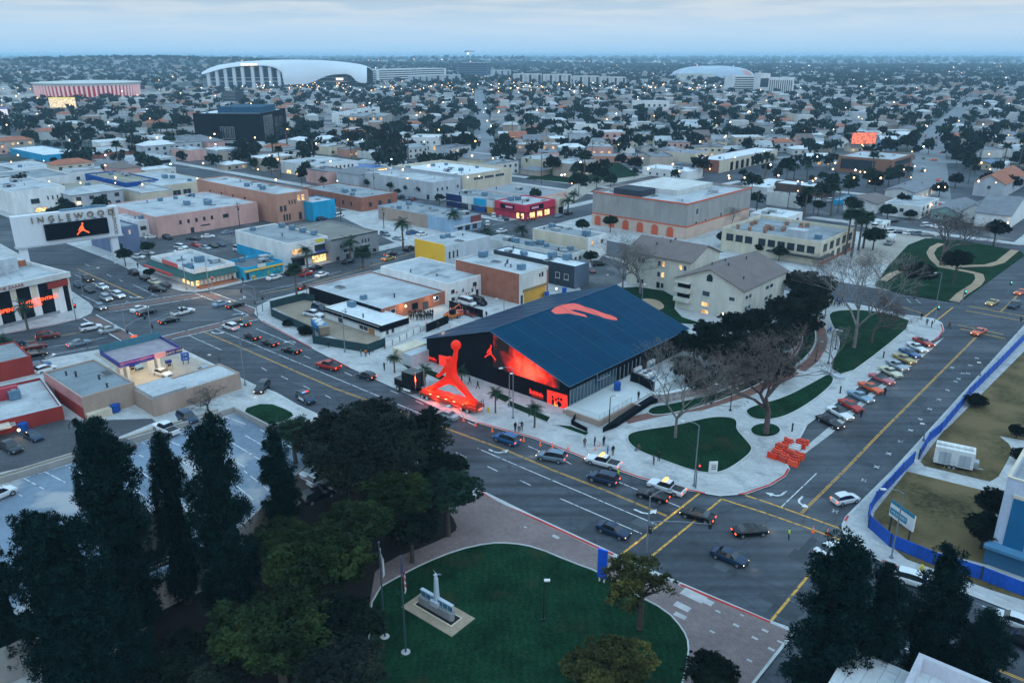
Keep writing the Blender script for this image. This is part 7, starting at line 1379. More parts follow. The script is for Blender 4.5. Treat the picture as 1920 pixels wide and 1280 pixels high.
for a in [('big brownish oak whose crown hides the boulevard median',655,850,9,8.2,'oak',None,.9),('dark oak crown touching the trailer lane',770,825,9,6.8,'oak2',None,1.0),('brownish oak crown above the white deck cars',600,815,8,5.4,'oak2',None,.9),('dark round oak at the kerb below the silver sedan',825,880,7,4.6,'olv',L_DRK,.9),('dark green tree at the kerb beside the paved fan',838,925,6.5,5.0,'olv2',L_GRN,.9),
 ('yellow green round tree in the middle of the tree mass',740,930,7,5.6,'olv',None,.95),('olive tree between the pine and the flagpoles',660,990,7,5.2,'olv2',None,.9),('dark green tree above the paved path',770,985,5.5,4.4,'olv2',L_DRK,.9),('large olive green tree left of the white flag',600,1060,8,7.0,'olv',None,.95),('green tree beside the lower deck facade',530,1010,6,4.4,'olv2',None,.9),
 ('brownish oak filling the gap above the parked deck cars',700,795,8,5.6,'oak',None,.9),('dark tree hiding the bottom of the pine trunks',350,1235,4,4.6,'olv2',L_DRK,.8),('dark tree at the bottom edge left of centre',290,1275,4,4.2,'olv',L_DRK,.8),('dark oak crown behind the silver sedan lane',735,870,8,5.6,'oak2',None,.9),('big dull green tree at the bottom left of the lawn',520,1190,7,7.0,'olv2',L_OLV,.9),('green tree behind the two flagpoles',640,1170,6,5.2,'olv',L_DRK,.9),('dark tree at the bottom under the flagpoles',640,1260,6,5.2,'olv2',L_OAK,.9),('brown green tree at the very bottom left of centre',430,1255,5,4.6,'olv',L_OAK,.8),
 ('sparse olive and yellow tree at the park corner by the blue pylon',1205,1095,6.0,5.6,'thin',None,.9),('low yellowish tree at the bottom centre',1150,1262,4.5,5.4,'olv',L_YEL,.8),('dark round tree at the bottom of the brick plaza',1335,1262,4.0,3.2,'olv2',L_DRK,.9)]:canopy(*a)
tree_bases=[(1300,652,4.2),(1345,668,4.6),(1392,655,4.6),(1430,672,4.4),(1455,640,4.8),(1490,640,5.2),(1330,625,4.0),(1375,612,4.2),(1415,610,4.6),(1512,600,5.6),(1470,590,5.2),(1530,565,5.0),(1500,560,5.4),(1285,690,3.4),(1345,705,3.2),(1400,690,3.6),(1455,690,3.6),(1310,712,3.0)]
where=['below the gabled apartment house','in the row between hall and stone wall','in front of the gabled apartment house corner','over the stone wall middle','beside the curved plaza path','tallest beside the curved plaza path','against the back of the black hall','at the foot of the cream gable','right of the cream gable','covering the corner of the far street','right of the shingle roof','under the cream corner building','left of the cream corner building','low beside the air handlers','low above the stone wall start','low in the stone wall bend','low at the curved wall top','smallest by the black hall end']
for (x,y,r_),w in zip(tree_bases,where):
 y+=26 if x<1475 else 4;b=G(x,y);tree('evergreen_tree','dark dense evergreen '+w,b,bc['olv' if x%2 else 'olv2'],(r_,r_,r_*1.15),ot,(r_/5,r_/5,r_/6),rz=x%6,group='dark evergreens between hall and apartments',cz=r_*.85,leaf=L_DRK if x%3 else L_OAK)
for (x,y,r_,zc,lab) in [(1715,560,4.6,7,'dark umbrella shaped tree with pale trunk in the far park'),(1786,537,4.2,7.5,'taller dark tree right of the umbrella shaped one in the far park'),(1144,437,3.0,4.4,'round clipped tree before the orange arches'),(1257,436,3.0,3.6,'round dark tree at the corner of the big grey block'),(1356,462,2.8,3.2,'round tree left of three before the cream corner building'),(1389,470,2.5,3.0,'round tree in the middle of three before the cream corner building'),(1424,480,2.3,2.8,'round tree right of three before the cream corner building'),(1460,490,2.8,3.0,'dark tree at the canopy of the cream corner building'),
 (1092,432,3.0,2.2,'wide bush left of the big grey block'),(1108,492,2.6,2.0,'yellow green bush beside the dark blue warehouse front'),(1533,405,2.9,4.4,'round tree on the kerb before the car lot'),(1600,410,3.6,5.2,'dark tree behind the palm group'),(1662,418,3.6,4.8,'round dark tree below the white flats'),(1862,462,4.4,6.0,'round dark tree in front of the church'),(1705,412,2.6,2.2,'round bush before the white flats'),(1636,470,4.2,5.0,'dark tree behind the big bare tree'),(236,500,2.7,3.8,'round street tree beside the gantry post'),(279,480,2.4,3.0,'small tree behind the restaurant'),
 (186,387,4.2,5.0,'big round tree in front of the tan roofed store'),(130,405,3.8,3.2,'pale green tree behind the gantry sign'),(110,415,4.2,3.0,'yellowish tree over the gantry sign top'),(283,365,3.2,2.0,'ivy bush at the foot of the deep blue warehouse'),(283,530,1.8,3.0,'small dark tree at the restaurant corner'),(540,612,1.4,.8,'low shrub on the kerb outside the green fence'),(572,628,1.9,1.0,'wide low shrub beside the green fence'),(1829,762,2.1,1.2,'small bush on the dry lawn behind the hoarding'),(1905,822,1.6,1.4,'dark bush at the right edge path'),(1860,985,2.9,3.4,'dark cypress like shrub beside the striped office'),(1838,1030,3.1,3.2,'dark shrub mass at the office corner'),(1912,870,1.8,1.6,'bush behind the striped office roof'),(1150,575,2.4,1.4,'green bush behind the hall ridge')]:
 b=G(x,y);tree('round_tree',lab,b,bc['olv2' if x%2 else 'olv'],(r_,r_,r_*1.05),ot,(r_/6,r_/6,zc/6),rz=x%6,cz=zc,leaf=L_GRN if r_>2.3 and x<1700 else L_DRK)
 # bare trees
def bare(seed,depth=7,L0=2.6,spread=.55,trunk=1.9,r0=.36):
 rs=random.Random(seed);mb=MB()
 def grow(p,d,l,r_,k):
  q=p+d*l;mb.tube(p,q,r_,r_*.74,6 if k>4 else 3,cap=False)
  if k==0:return
  n=3 if k>depth-2 or rs.random()<.12 else 2
  for i in range(n):
   ax_=Vector((rs.uniform(-1,1),rs.uniform(-1,1),rs.uniform(-.2,.35))).normalized();nd=(d+ax_*spread*rs.uniform(.7,1.3)).normalized();nd.z=max(nd.z,-.15);grow(q,nd.normalized(),l*rs.uniform(.68,.9),max(r_*.66,.011),k-1)
 grow(Vector((0,0,-.1)),Vector((0,0,1)),L0*trunk,r0,depth);return mb
bm1=bare(3,10,1.5,.66,2.4,.27).mesh('branches',[BARKP]);bm2=bare(8,10,1.5,.8,1.8,.27).mesh('branches',[BARKP]);rh=lambda me:max(v.co.z for v in me.vertices)
H1,H2=rh(bm1),rh(bm2)
for i,(x,y,yt_,w,me_,lab,tw) in enumerate([(1266,820,640,1.0,1,'pale barked bare tree on the heart shaped lawn',0),(1436,812,612,1.25,2,'spreading bare tree with russet twigs on the round lawn',1),(1601,652,455,1.15,1,'tall bare sycamore on the lawn beside the curved path',0),(1634,642,540,1.1,2,'bare tree with reddish twigs right of the tall sycamore',1),(1764,497,388,1.5,2,'wide bare tree in the middle of the far park',1),(1167,545,438,1.2,1,'bare tree before the cream apartment block',0),(1200,550,450,1.1,2,'second bare tree close to the apartment block wall',0),(1372,425,385,1.0,1,'small bare tree against the side of the big grey block',0),(390,770,722,1.9,2,'dark bare shrubby tree behind the low tan building',0),(1560,690,610,.9,1,'slim bare tree beside the seat wall',0)]):
 b=G(x,y,.15);h=pole_h(x,y,yt_);me_,hh=(bm1,H1) if me_==1 else (bm2,H2);r=empty('bare_tree',lab,'tree',b,i*1.1);o=link('branches',me_,r);o.scale=(h/hh*w,h/hh*w,h/hh)
 if tw or x==390:o.material_slots[0].link='OBJECT';o.material_slots[0].material=mat('russet_bark',(.10,.075,.07),.9,.3,2,obj=True) if tw else BARK
 # palms
def palm_crown(seed,n=26,L_=2.1,droop=1.0,w=.34):
 rs=np.random.RandomState(seed);V=[]
 for i in range(n):
  a=6.283*i/n*2.6+rs.uniform(-.2,.2);el=rs.uniform(-.15,1.1);p=np.zeros(3);d=np.array([math.cos(a)*math.cos(el),math.sin(a)*math.cos(el),math.sin(el)]);side=np.array([-math.sin(a),math.cos(a),0]);l=L_*rs.uniform(.8,1.1)
  for k in range(7):
   q=p+d*l/7;d=d+np.array([0,0,-.20*droop]);d/=np.linalg.norm(d);w0=w*(1-abs(k-2.5)/5);dz=np.array([0,0,-.12*l*.3])
   for s_ in (-1,1):
    for e in (0,.5):
     pp=p+(q-p)*e;qq=p+(q-p)*(e+.38);tip=qq+side*s_*w0*1.7+dz+d*.12;V.append([pp,qq,tip,tip-d*.05])
   p=q
 return np.array(V)
pc=quads_mesh('crown',palm_crown(2),L_PALM);pf=quads_mesh('crown',palm_crown(5,60,1.5,.7,.5),L_PALM)
mb=MB();mb.path([(0,0,0),(.05,0,.35),(-.02,0,.7),(0,0,1)],.2,.13,7);pt=mb.mesh('trunk',[PTR])
def palm(x,yb,yt_,lab,s_=1.0,fan=False,group='palms along the streets',lean=0):
 b=G(x,yb,.1);h=pole_h(x,yb,yt_);r=empty('palm_tree',lab,'palm',b,x%6,group);o=link('trunk',pt,r);o.scale=(s_,s_,h-.2);o=link('crown',pf if fan else pc,r,(0,0,h-.3));o.scale=(s_,)*3;return r
for a in [(740,699,668,'small palm beside the driveway lawn',.95),(797,722,690,'small palm behind the black tractor unit',.9),(866,722,694,'small palm behind the legs of the red figure',.9),(929,774,733,'small palm in the strip before the hall steps',.85),(1002,802,762,'small palm in the strip under the hall poster',.95),(557,562,503,'palm before the black side wall of the brick warehouse',1.6,True),(577,507,467,'palm in front of the white and blue shop',1.5),(658,490,452,'palm in front of the dark grey shop',1.7),(681,502,472,'large bushy palm on the cross street',2.1,True),(756,470,418,'tall palm beside the vacant lot',1.9),(852,436,400,'palm at the pale blue end wall',1.8),
 (912,442,432,'low palm at the cross street corner',1.7),(979,443,428,'low palm beside the beige building',1.9),(1065,401,374,'palm right of the magenta store',1.7),(1076,378,362,'palm on the far side of the ramp street',1.6),(1585,478,402,'leftmost tall palm of the group by the gravel lot',1.9,True),(1596,482,402,'second tall palm of the group by the gravel lot',2.2,True),(1609,470,412,'third tall palm of the group by the gravel lot',2.0,True),(1618,466,406,'rightmost tall palm of the group by the gravel lot',1.9,True),(558,905,805,'fan palm between the dark pine and the oak',1.9,True),(12,672,640,'palm at the left edge of the left street',1.5),(53,620,572,'palm in front of the corner bank letters',1.5),(1488,338,310,'palm before the arcade building, left one',1.9),(1512,338,309,'palm before the arcade building, right one',1.9),(1555,318,292,'palm at the corner of the brown office',1.8),(1448,316,296,'palm on the kerb before the tan arches',1.7),
 (540,290,235,'tall palm right of the black office',2.6,True),(513,300,262,'broad palm in front of the black office',3.2,True),(722,232,205,'left of two palms by the white flats',2.6,True),(733,232,203,'right of two palms by the white flats',2.6,True),(1325,200,168,'tall palm before the shell arena',3.0,True),(1703,245,215,'palm beside the lit lot',3.4,True),(1690,250,228,'low palm beside the lit lot',3.4,True),(305,272,235,'leftmost slender palm in the avenue row',2.4,True),(316,272,237,'second slender palm in the avenue row',2.4,True),(327,273,236,'third slender palm in the avenue row',2.4,True),(296,271,238,'short slender palm beginning the avenue row',2.2,True)]:palm(*a)
# clipped street trees on thin stems
mc_=quads_mesh('crown',broad_crown(31,1,150,26,.075,.8,.22,.1),L_GRN);tt=trunk_mesh('thin',5,.3,2.2,BARK,5)
rows=[((716,355),(733,364),(746,376),(763,368),(785,372)),((147,302),(167,301),(186,300),(205,296),(212,308),(231,296),(261,294),(287,292),(327,294),(342,297),(435,300),(434,317),(405,312),(472,312)),((1139,282),(1167,279),(1196,276),(1222,274),(1249,271),(1266,267),(1291,263),(1314,258),(1337,260),(1360,257),(1065,294),(1307,290))]
desc=[['first','second','third','fourth','fifth'],['leftmost','second','third','fourth','fifth, standing lower','sixth','seventh','eighth','ninth','tenth','eleventh','twelfth, standing lower','thirteenth','last'],['first','second','third','fourth','fifth','sixth','seventh','eighth','ninth','tenth','lowest, beside the brown lit office','wide flat topped']]
rowl=['clipped tree from the left along the pale store wall','clipped round tree in the left avenue row','round dark tree in the row beyond the salmon strip']
for k,rw in enumerate(rows):
 for j,(x,y) in enumerate(rw):
  s_=(2.0,2.4,4.0)[k]*(1.0+.12*math.sin(j*2.1));b=G(x,y);zc=(4.0,3.6,5.0)[k];tree('street_tree',f'{desc[k][j]} {rowl[k]}',b,mc_,(s_,s_,s_),tt,(.5,.5,zc/5),rz=j,group=rowl[k].replace('clipped','row of clipped').replace('round dark','row of round dark'),cz=zc)
  # larger mid distance trees the photograph shows singly
midt=[(115,272,11,'big dark tree right of the left edge mass'),(60,275,10,'dark round tree at the left of the tree mass'),(170,268,10,'dark tree behind the left avenue'),(350,245,11,'tall dark tree touching the black office'),(345,268,8,'dark tree at the foot of the black office'),(590,272,8,'spreading dark tree left of the orange block'),(625,272,9,'dark tree before the orange block'),(715,285,10,'dense dark tree left of the civic hall'),(745,285,11,'dense dark tree against the civic hall'),(770,290,8,'dark tree at the civic hall corner'),(850,285,9,'tall dark tree right of the civic hall'),(875,290,12,'tallest dark tree beside the straight street'),(862,260,10,'dark tree higher up the straight street'),(880,240,9,'dark tree along the straight street'),(870,300,6,'red green shrub before the civic hall'),(1165,315,7,'tree mass behind the clinic'),(1095,318,9,'wide dark tree at the ramp'),(1040,325,7,'green shrubs left of the ramp'),(1190,322,7,'dark tree beside the clinic'),(1135,322,6,'tree in the middle of the ramp planting'),(945,275,8,'round tree at the foot of the straight street'),(930,305,7,'bare brown shrub at the straight street'),
 (1660,290,9,'dark tree mass left of the red billboard lot'),(1700,285,10,'dark tree behind the brown office'),(1740,290,9,'dark tree right of the brown office'),(1775,278,9,'dark tree above the grey houses'),(1812,275,11,'dense hedge like trees on the right'),(1835,282,11,'tall dense hedge trees on the right'),(1790,300,8,'dark tree by the yellow house'),(1850,355,7,'tree before the terracotta roofed chapel'),(1895,362,7,'round tree at the chapel corner'),(1790,352,6,'small tree by the green house'),(1665,350,8,'dark conifer group by the pink flats'),(1640,358,6,'dark tree below the brown office'),(1760,370,6,'dark tree between the flats and the green house'),(1455,340,6,'tree mass left of the white shed'),(1690,395,6,'tree behind the white flats'),(1372,300,6,'tree left of the brick arcade'),(1410,262,7,'dark tree before the far lot'),(700,262,8,'dark tree above the dense pair'),(480,320,6,'dark tree in the middle left street'),(460,308,7,'dark tree before the black office'),(560,262,7,'dark bushy tree by the white houses')]
for x,y,s_,lab in midt:
 b=G(x,y);sc_=s_*.62;tree('tree',lab,b,mc_,(sc_,sc_,sc_*1.15),tt,(.9,.9,sc_/5),rz=x%6,cz=sc_*1.1,leaf=L_DRK if x%3 else L_GRN,group='larger trees in the middle distance')
 FOOT.append((b.x,b.y,sc_*.8,'t'))
 # ------------------------------------------------------------------ lamps, signals, poles
PG=flat('pole_grey',(.20,.23,.26),.5,.3);PB=flat('pole_black',(.015,.018,.024),.5)
def lamp_post(x,yb,yt_,lab,arm=2.2,ang=90,m=None,dbl_=False,lit=False,col=(1,.8,.5)):
 b=G(x,yb,.1);h=pole_h(x,yb,yt_);r=empty('street_lamp',lab,'street lamp',b,R(ang),'street lamps');mb=MB();mb.tube((0,0,0),(0,0,h-.3),.11,.07,8);mb.box(-.2,-.2,0,.2,.2,.3);mb.obj('pole',m or PG,r)
 mb=MB();mb.path([(0,0,h-.35),(arm*.3,0,h-.02),(arm*.7,0,h+.05),(arm,0,h)],.05,.04,6);mb.obj('arm',m or PG,r);mb=MB();mb.box(arm-.1,-.16,h-.1,arm+.55,.16,h+.06);mb.box(arm,-.12,h-.14,arm+.45,.12,h-.1,1);mb.obj('lamp_head',[WH,glow('lamp_warm',(1,.82,.5),10,True) if lit else LG],r);return r
def signal(x,yb,yt_,lab,arm=6.5,ang=45,lamp=True,col=None):
 b=G(x,yb,.1);h=pole_h(x,yb,yt_);r=empty('traffic_signal',lab,'traffic signal',b,R(ang),'traffic signals');mb=MB();mb.tube((0,0,0),(0,0,h),.13,.09,8);mb.obj('pole',PG,r)
 if arm:mb=MB();mb.path([(0,0,4.6),(arm*.5,0,5.3),(arm,0,5.5)],.07,.05,6);mb.obj('mast_arm',PG,r)
 if lamp:mb=MB();mb.path([(0,0,h-.1),(1.0,.6,h+.5),(2.2,1.2,h+.6)],.05,.04,5);mb.box(2.0,1.0,h+.5,2.6,1.4,h+.66);mb.obj('lamp_arm',PG,r)
 for px_,z_ in (((arm,4.9),) if arm else ())+((.3,3.0),):
  mb=MB();mb.box(px_-.2,-.18,z_,px_+.2,.18,z_+1.05);hd=mb.obj('signal_head',PB,r);mb=MB();mb.ball((px_,-.19,z_+.82),.13,6,4);mb.ball((px_,.19,z_+.82),.13,6,4);mb.obj('lit_lens',glow('signal_'+(col or 'red'),dict(red=(1,.05,.02),green=(.05,1,.6),off=(.02,.02,.02))[col or 'red'],5),hd)
 return r
for a in [(962,784,687,'grey street lamp in front of the projected red light',2.0,200),(955,763,700,'thin pale mast behind the lamp at the red projection',.2,0),(1301,911,794,'grey street lamp at the tip of the heart shaped lawn',2.2,160),(1671,1046,920,'tall wooden street lamp behind the corner hoarding',2.2,170),(812,800,765,'street lamp hidden by the oak beside the trailer',2.6,20),(460,722,608,'thin street lamp beside the low tan building',.5,0),(647,660,582,'tall thin lamp with white sign at the yard fence',.5,0),(157,557,508,'curved street lamp at the bank kerb',4.5,45),
 (350,543,480,'grey pole at the restaurant corner',.6,0),(392,543,492,'grey pole at the turquoise shop corner',.6,0),(1142,799,742,'black lamp on the pale terrace corner',1.0,0,PB),(1369,770,728,'black path lamp by the brick path',.5,0,PB),(1333,757,720,'black path lamp at the stone wall',.5,0,PB),(1547,592,556,'black path lamp at the top of the curved path',.5,0,PB),(1553,682,618,'black path lamp in the middle of the curved path',.5,0,PB),(1529,678,640,'black path lamp on the brick band',.5,0,PB),(1566,655,620,'black path lamp at the big lawn edge',.4,0,PB),(1731,826,795,'small sign pole beside the hoarding',.4,160),(1837,704,680,'small sign pole farther along the hoarding',.4,160),
 (1756,567,510,'street lamp at the far park corner',2.0,200),(413,690,665,'small lamp at the petrol forecourt edge',1.6,180,PB),(1019,1163,1087,'plain black pole on the monument lawn',.1,0,PB),(576,555,510,'lamp pole beside the black wall',1.5,40),(945,590,560,'lamp pole in the yard behind the hall',1.6,180),(697,493,460,'curved lamp before the dark grey shop',2.4,150),(1135,548,515,'white post lamp behind the hall ridge',.2,0),(1203,575,533,'white post lamp in the apartment lawn',.2,0)]:lamp_post(*a)
for i,a in enumerate([(877,305,278,'lit street lamp at the foot of the straight street'),(865,315,293,'lit street lamp before the civic hall shrubs'),(735,320,303,'lit street lamp above the cream store'),(79,392,372,'lit lamp before the old theatre'),(10,385,367,'lit lamp left of the old theatre'),(203,300,284,'lit street lamp among the left avenue trees'),(1285,292,273,'lit lamp beside the arcade annex'),(1180,288,258,'lit lamp behind the salmon strip'),(1010,262,246,'bright lamp over the dark roofs left of the white wall store')]):lamp_post(*a,lit=True)
for a in [(1212,1036,930,'traffic signal at the yellow crosswalk beside the sparse tree',7.5,-15,True,'off'),(241,650,577,'traffic signal at the station corner',5,60,True,'off'),(287,640,565,'traffic signal reaching over the junction from the station side',8,55,True,'off'),(143,600,560,'traffic signal at the bank corner',.0,0,False,'red'),(483,593,540,'traffic signal at the yard corner',6,140,True,'off'),(493,584,548,'short traffic signal at the yard corner crosswalk',0,0,False,'off'),(399,545,520,'short traffic signal at the restaurant corner',0,0,False,'red'),(1752,604,570,'traffic signal at the near side of the far junction',0,0,False,'green'),(1803,573,540,'traffic signal at the far park tip',0,0,False,'green'),(1888,555,535,'hanging traffic signal over the far junction',0,0,False,'green'),(1906,625,598,'traffic signal by the hoarding end',0,0,False,'off'),(1304,915,880,'short signal with a red hand at the lawn corner',0,0,False,'red'),(42,438,405,'green traffic signal before the old theatre',0,0,False,'green')]:signal(*a)
def upole(x,yb,yt_,lab):
 b=G(x,yb,0);h=pole_h(x,yb,yt_);r=empty('utility_pole',lab,'utility pole',b,R(30),'utility poles');mb=MB();mb.tube((0,0,0),(0,0,h),.17,.11,7);mb.obj('pole',BARK,r);mb=MB();mb.box(-1.2,-.07,h-1.0,1.2,.07,h-.85);mb.box(-.9,-.07,h-2.0,.9,.07,h-1.85);mb.tube((.3,.2,h-3.2),(.3,.2,h-2.3),.25,seg=8);mb.obj('crossarm',BARK,r);return r
for a in [(450,428,378,'utility pole at the end of the pink warehouse'),(562,410,360,'utility pole before the salmon warehouse'),(866,352,320,'utility pole between the pale store and the cream store'),(892,352,327,'utility pole before the cream store windows'),(1015,345,285,'utility pole left of the ramp'),(1475,405,350,'utility pole beside the white hall roof'),(1525,400,352,'utility pole on the kerb before the car lot'),(1570,400,350,'utility pole right of the car lot'),(1418,405,355,'utility pole at the back of the grey block'),(703,375,322,'dark pole at the left end of the pale store'),(1815,345,308,'utility pole by the green house'),(1110,300,262,'utility pole in the salmon strip row'),(640,425,385,'utility pole behind the brick row'),(720,430,388,'utility pole at the vacant lot edge'),(1700,335,298,'utility pole at the brown office'),(760,292,250,'pale tall pole before the dark trees')]:upole(*a)
mb=MB();mb.tube((0,0,0),(0,0,1.0),.09,seg=8);mb.ball((0,0,1.05),.12,6,4);BOL=mb.mesh('bollard',[PB])
for x,y,lab in ((1575,737,'black bollard on the pavement beside the white classic car'),(1485,808,'black bollard near the orange barriers'),(1656,671,'black bollard at the lawn edge of the slanted row')):o=tag(link('bollard',BOL,None,G(x,y,SW)),lab,'bollard','bollards on the plaza pavement');o.scale=(1.6,1.6,1.3)
mb=MB();mb.tube((0,0,0),(0,0,.7),.16,.14,8);mb.ball((0,0,.72),.17,8,4);mb.box(-.3,-.07,.4,.3,.07,.55);HY=mb.mesh('fire_hydrant',[flat('hydrant_yellow',(.65,.5,.05),.5)])
for x,y,lab in ((1727,1070,'yellow fire hydrant on the red kerb below the hoarding'),(916,772,'yellow fire hydrant at the kerb behind the trailer')):tag(link('fire_hydrant',HY,None,G(x,y,SW)),lab,'hydrant').scale=(1.1,1.1,1.1)
mb=MB();mb.box(-.4,-.4,.1,.4,.4,1.1);mb.box(-.45,-.45,1.1,.45,.45,1.25);mb.tube((-.35,.4,.12),(.35,.4,.12),.12,seg=8);BIN=mb.mesh('wheelie_bin',[BLU])
for x,y,z,lab in ((1157,731,.85,'blue bin against the glazed side of the hall'),(206,770,SW,'dark bin under the blue ducts of the garage'),(218,772,SW,'blue bin beside the dark bin behind the garage'),(45,808,SW,'blue bin at the red workshop'),(1025,558,SW,'blue bin beside the yellow roller door'),(1058,550,SW,'second blue bin beyond the yellow roller door')):tag(link('bin',BIN,None,G(x,y,z)),lab,'bin','bins').scale=(1.4,1.4,1.2)
# ================================================================== the rest of the city
rc=random.Random(21)
def hill_z(x,y):
 return 44*math.exp(-((x+1500)/900)**2)*math.exp(-((y-3300)/750)**2)+30*math.exp(-((x+300)/900)**2)*math.exp(-((y-5200)/900)**2)
mb=MB();nx,ny=60,36
for j in range(ny+1):
 for i in range(nx+1):x,y=-4500+6600*i/nx,1900+5200*j/ny;mb.v.append((x,y,hill_z(x,y)-.6))
for j in range(ny):
 for i in range(nx):a=j*(nx+1)+i;mb.f.append((a,a+1,a+nx+2,a+nx+1));mb.m.append(0)
struct(mb.obj('hills',M['far_ground'],smooth=True))
def road(pts,w,m='asphalt_lot',z=.03,nm='road'):
 mb=MB();strip(mb,[Vector(p) for p in pts],w,z);struct(mb.obj(nm,M[m]))
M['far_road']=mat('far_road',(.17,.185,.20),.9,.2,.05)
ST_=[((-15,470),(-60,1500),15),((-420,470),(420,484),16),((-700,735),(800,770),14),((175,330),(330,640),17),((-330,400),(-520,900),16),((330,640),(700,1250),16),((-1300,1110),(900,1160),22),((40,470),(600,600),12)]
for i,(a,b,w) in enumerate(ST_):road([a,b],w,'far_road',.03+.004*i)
sheet('parking_lot',[(-820,1080),(-420,1090),(-300,1500),(-900,1560)],-.1,.05,mat('pale_lot',(.36,.33,.30),.9,.25,.04,.3));sheet('parking_lot',gl((990,395),(1090,340),(1150,330),(1260,322),(1120,352),(1040,400)),0,.19,M['concrete_warm'])
sheet('parking_lot',gl((1455,395),(1640,372),(1650,388),(1500,410)),0,.19,M['asphalt_lot']);sheet('planting_bed',gl((985,335),(1060,308),(1160,305),(1200,330),(1080,345)),0,.2,M['grass'])
def near_road(x,y,r_):
 for a,b,w in ST_:
  ax,ay,bx,by=*a,*b;t=max(0,min(1,((x-ax)*(bx-ax)+(y-ay)*(by-ay))/((bx-ax)**2+(by-ay)**2)));
  if math.hypot(x-ax-t*(bx-ax),y-ay-t*(by-ay))<w/2+r_:return True
 v=Vector((x,y,0));a_,b_=v.dot(E1),v.dot(E2)
 if b_<384:# the surveyed street grid
  for lo,hi in ((-199,-183),(-42,-29)):
   if lo-r_<a_<hi+r_:return True
  for lo,hi in ((202,221),(293,306)):
   if lo-r_<b_<hi+r_:return True
  if b_<221 and a_>-199:return True
  if a_<-199 and b_<205 and x>-150:return True
 return False
CELLS={}
def put(x,y,r_):CELLS.setdefault((int(x//40),int(y//40)),[]).append((x,y,r_))
def free(x,y,r_,k=1.0):
 cx,cy_=int(x//40),int(y//40)
 for i in (-1,0,1):
  for j in (-1,0,1):
   for (a,b,c) in CELLS.get((cx+i,cy_+j),()):
    if math.hypot(a-x,b-y)<(c+r_)*k:return False
 return True
BIG=[f for f in FOOT if f[2]>38]
for f in FOOT:
 if f[2]<=38:put(f[0],f[1],f[2]*.92)
def ok(x,y,r_):return not near_road(x,y,r_) and all(math.hypot(x-f[0],y-f[1])>f[2]+r_ for f in BIG) and free(x,y,r_) and not (-40<x<200 and y<250)
# a few house kinds, each with wall, roof and windows
def house_kind(w,d,h,kind,rise=2.0):
 mb=MB();mb.box(-w/2,-d/2,-.1,w/2,d/2,h);
 if kind=='gable':mb.face([(-w/2,-d/2,h),(-w/2,0,h+rise),(-w/2,d/2,h)][::-1]);mb.face([(w/2,-d/2,h),(w/2,0,h+rise),(w/2,d/2,h)])
 wl_=mb.mesh('wall',[WH2]);mb=MB();e=.5
 if kind=='gable':
  for s_ in (-1,1):
   q=[(-w/2-e,s_*(d/2+e),h-e*rise/(d/2)),(w/2+e,s_*(d/2+e),h-e*rise/(d/2)),(w/2+e,0,h+rise),(-w/2-e,0,h+rise)];q=q if s_<0 else q[::-1];mb.face([(a,b,c+.18) for a,b,c in q]);mb.face(q[::-1])
 elif kind=='hip':
  A_=[(-w/2-e,-d/2-e),(w/2+e,-d/2-e),(w/2+e,d/2+e),(-w/2-e,d/2+e)];p,q=(-w/2+d/2.4,0,h+rise),(w/2-d/2.4,0,h+rise);A3=[(x,y,h) for x,y in A_]
  mb.face([A3[0],A3[1],q,p]);mb.face([A3[1],A3[2],q]);mb.face([A3[2],A3[3],p,q]);mb.face([A3[3],A3[0],p]);mb.face(A3[::-1])
 else :mb.box(-w/2-.05,-d/2-.05,h,w/2+.05,d/2+.05,h+.12);mb.box(-w/2,-d/2,h+.12,w/2,-d/2+.3,h+.6);mb.box(-w/2,d/2-.3,h+.12,w/2,d/2,h+.6);mb.box(w*.1,-1,h+.12,w*.1+1.8,.8,h+1.2)
 rf=mb.mesh('roof',[SH]);n=max(2,int(w/4));fl=1 if h<4.6 else 2
 return wl_,rf,[((-w/2+w*(i+.5)/n,-d/2-.01,.9+3*f)) for i in range(n) for f in range(fl)]
KIN=[('house','gabled house',house_kind(13,9,3.4,'gable')),('house','hipped house',house_kind(14,10,3.4,'hip',1.8)),('flats','two storey flats',house_kind(18,11,6.4,'flat')),('flats','two storey hipped flats',house_kind(17,11,6.2,'hip',2.0)),('low_building','flat roofed shop',house_kind(17,12,4.4,'flat')),('house','steep gabled house',house_kind(10,9,4.6,'gable',3.0))]
WALLS=[(WH,'white'),(WH2,'off white'),(CR,'cream'),(BG,'beige'),(LG,'pale grey'),(PK,'pink'),(LB,'pale blue'),(GY,'grey'),(OR_,'salmon')]
ROOFS=[(SH,'brown roof'),(SHG,'grey roof'),(RL,'pale roof'),(RW,'white roof'),(SHR,'terracotta roof'),(RG,'dull grey roof')]
ANCH=[(f[0],f[1],f[3]) for f in FOOT if len(f)>3 and len(f[3])>6]+[(-480,1650,'the white canopy stadium'),(-660,1290,'the round red arena'),(512,2130,'the shell arena')]
SHORT={}
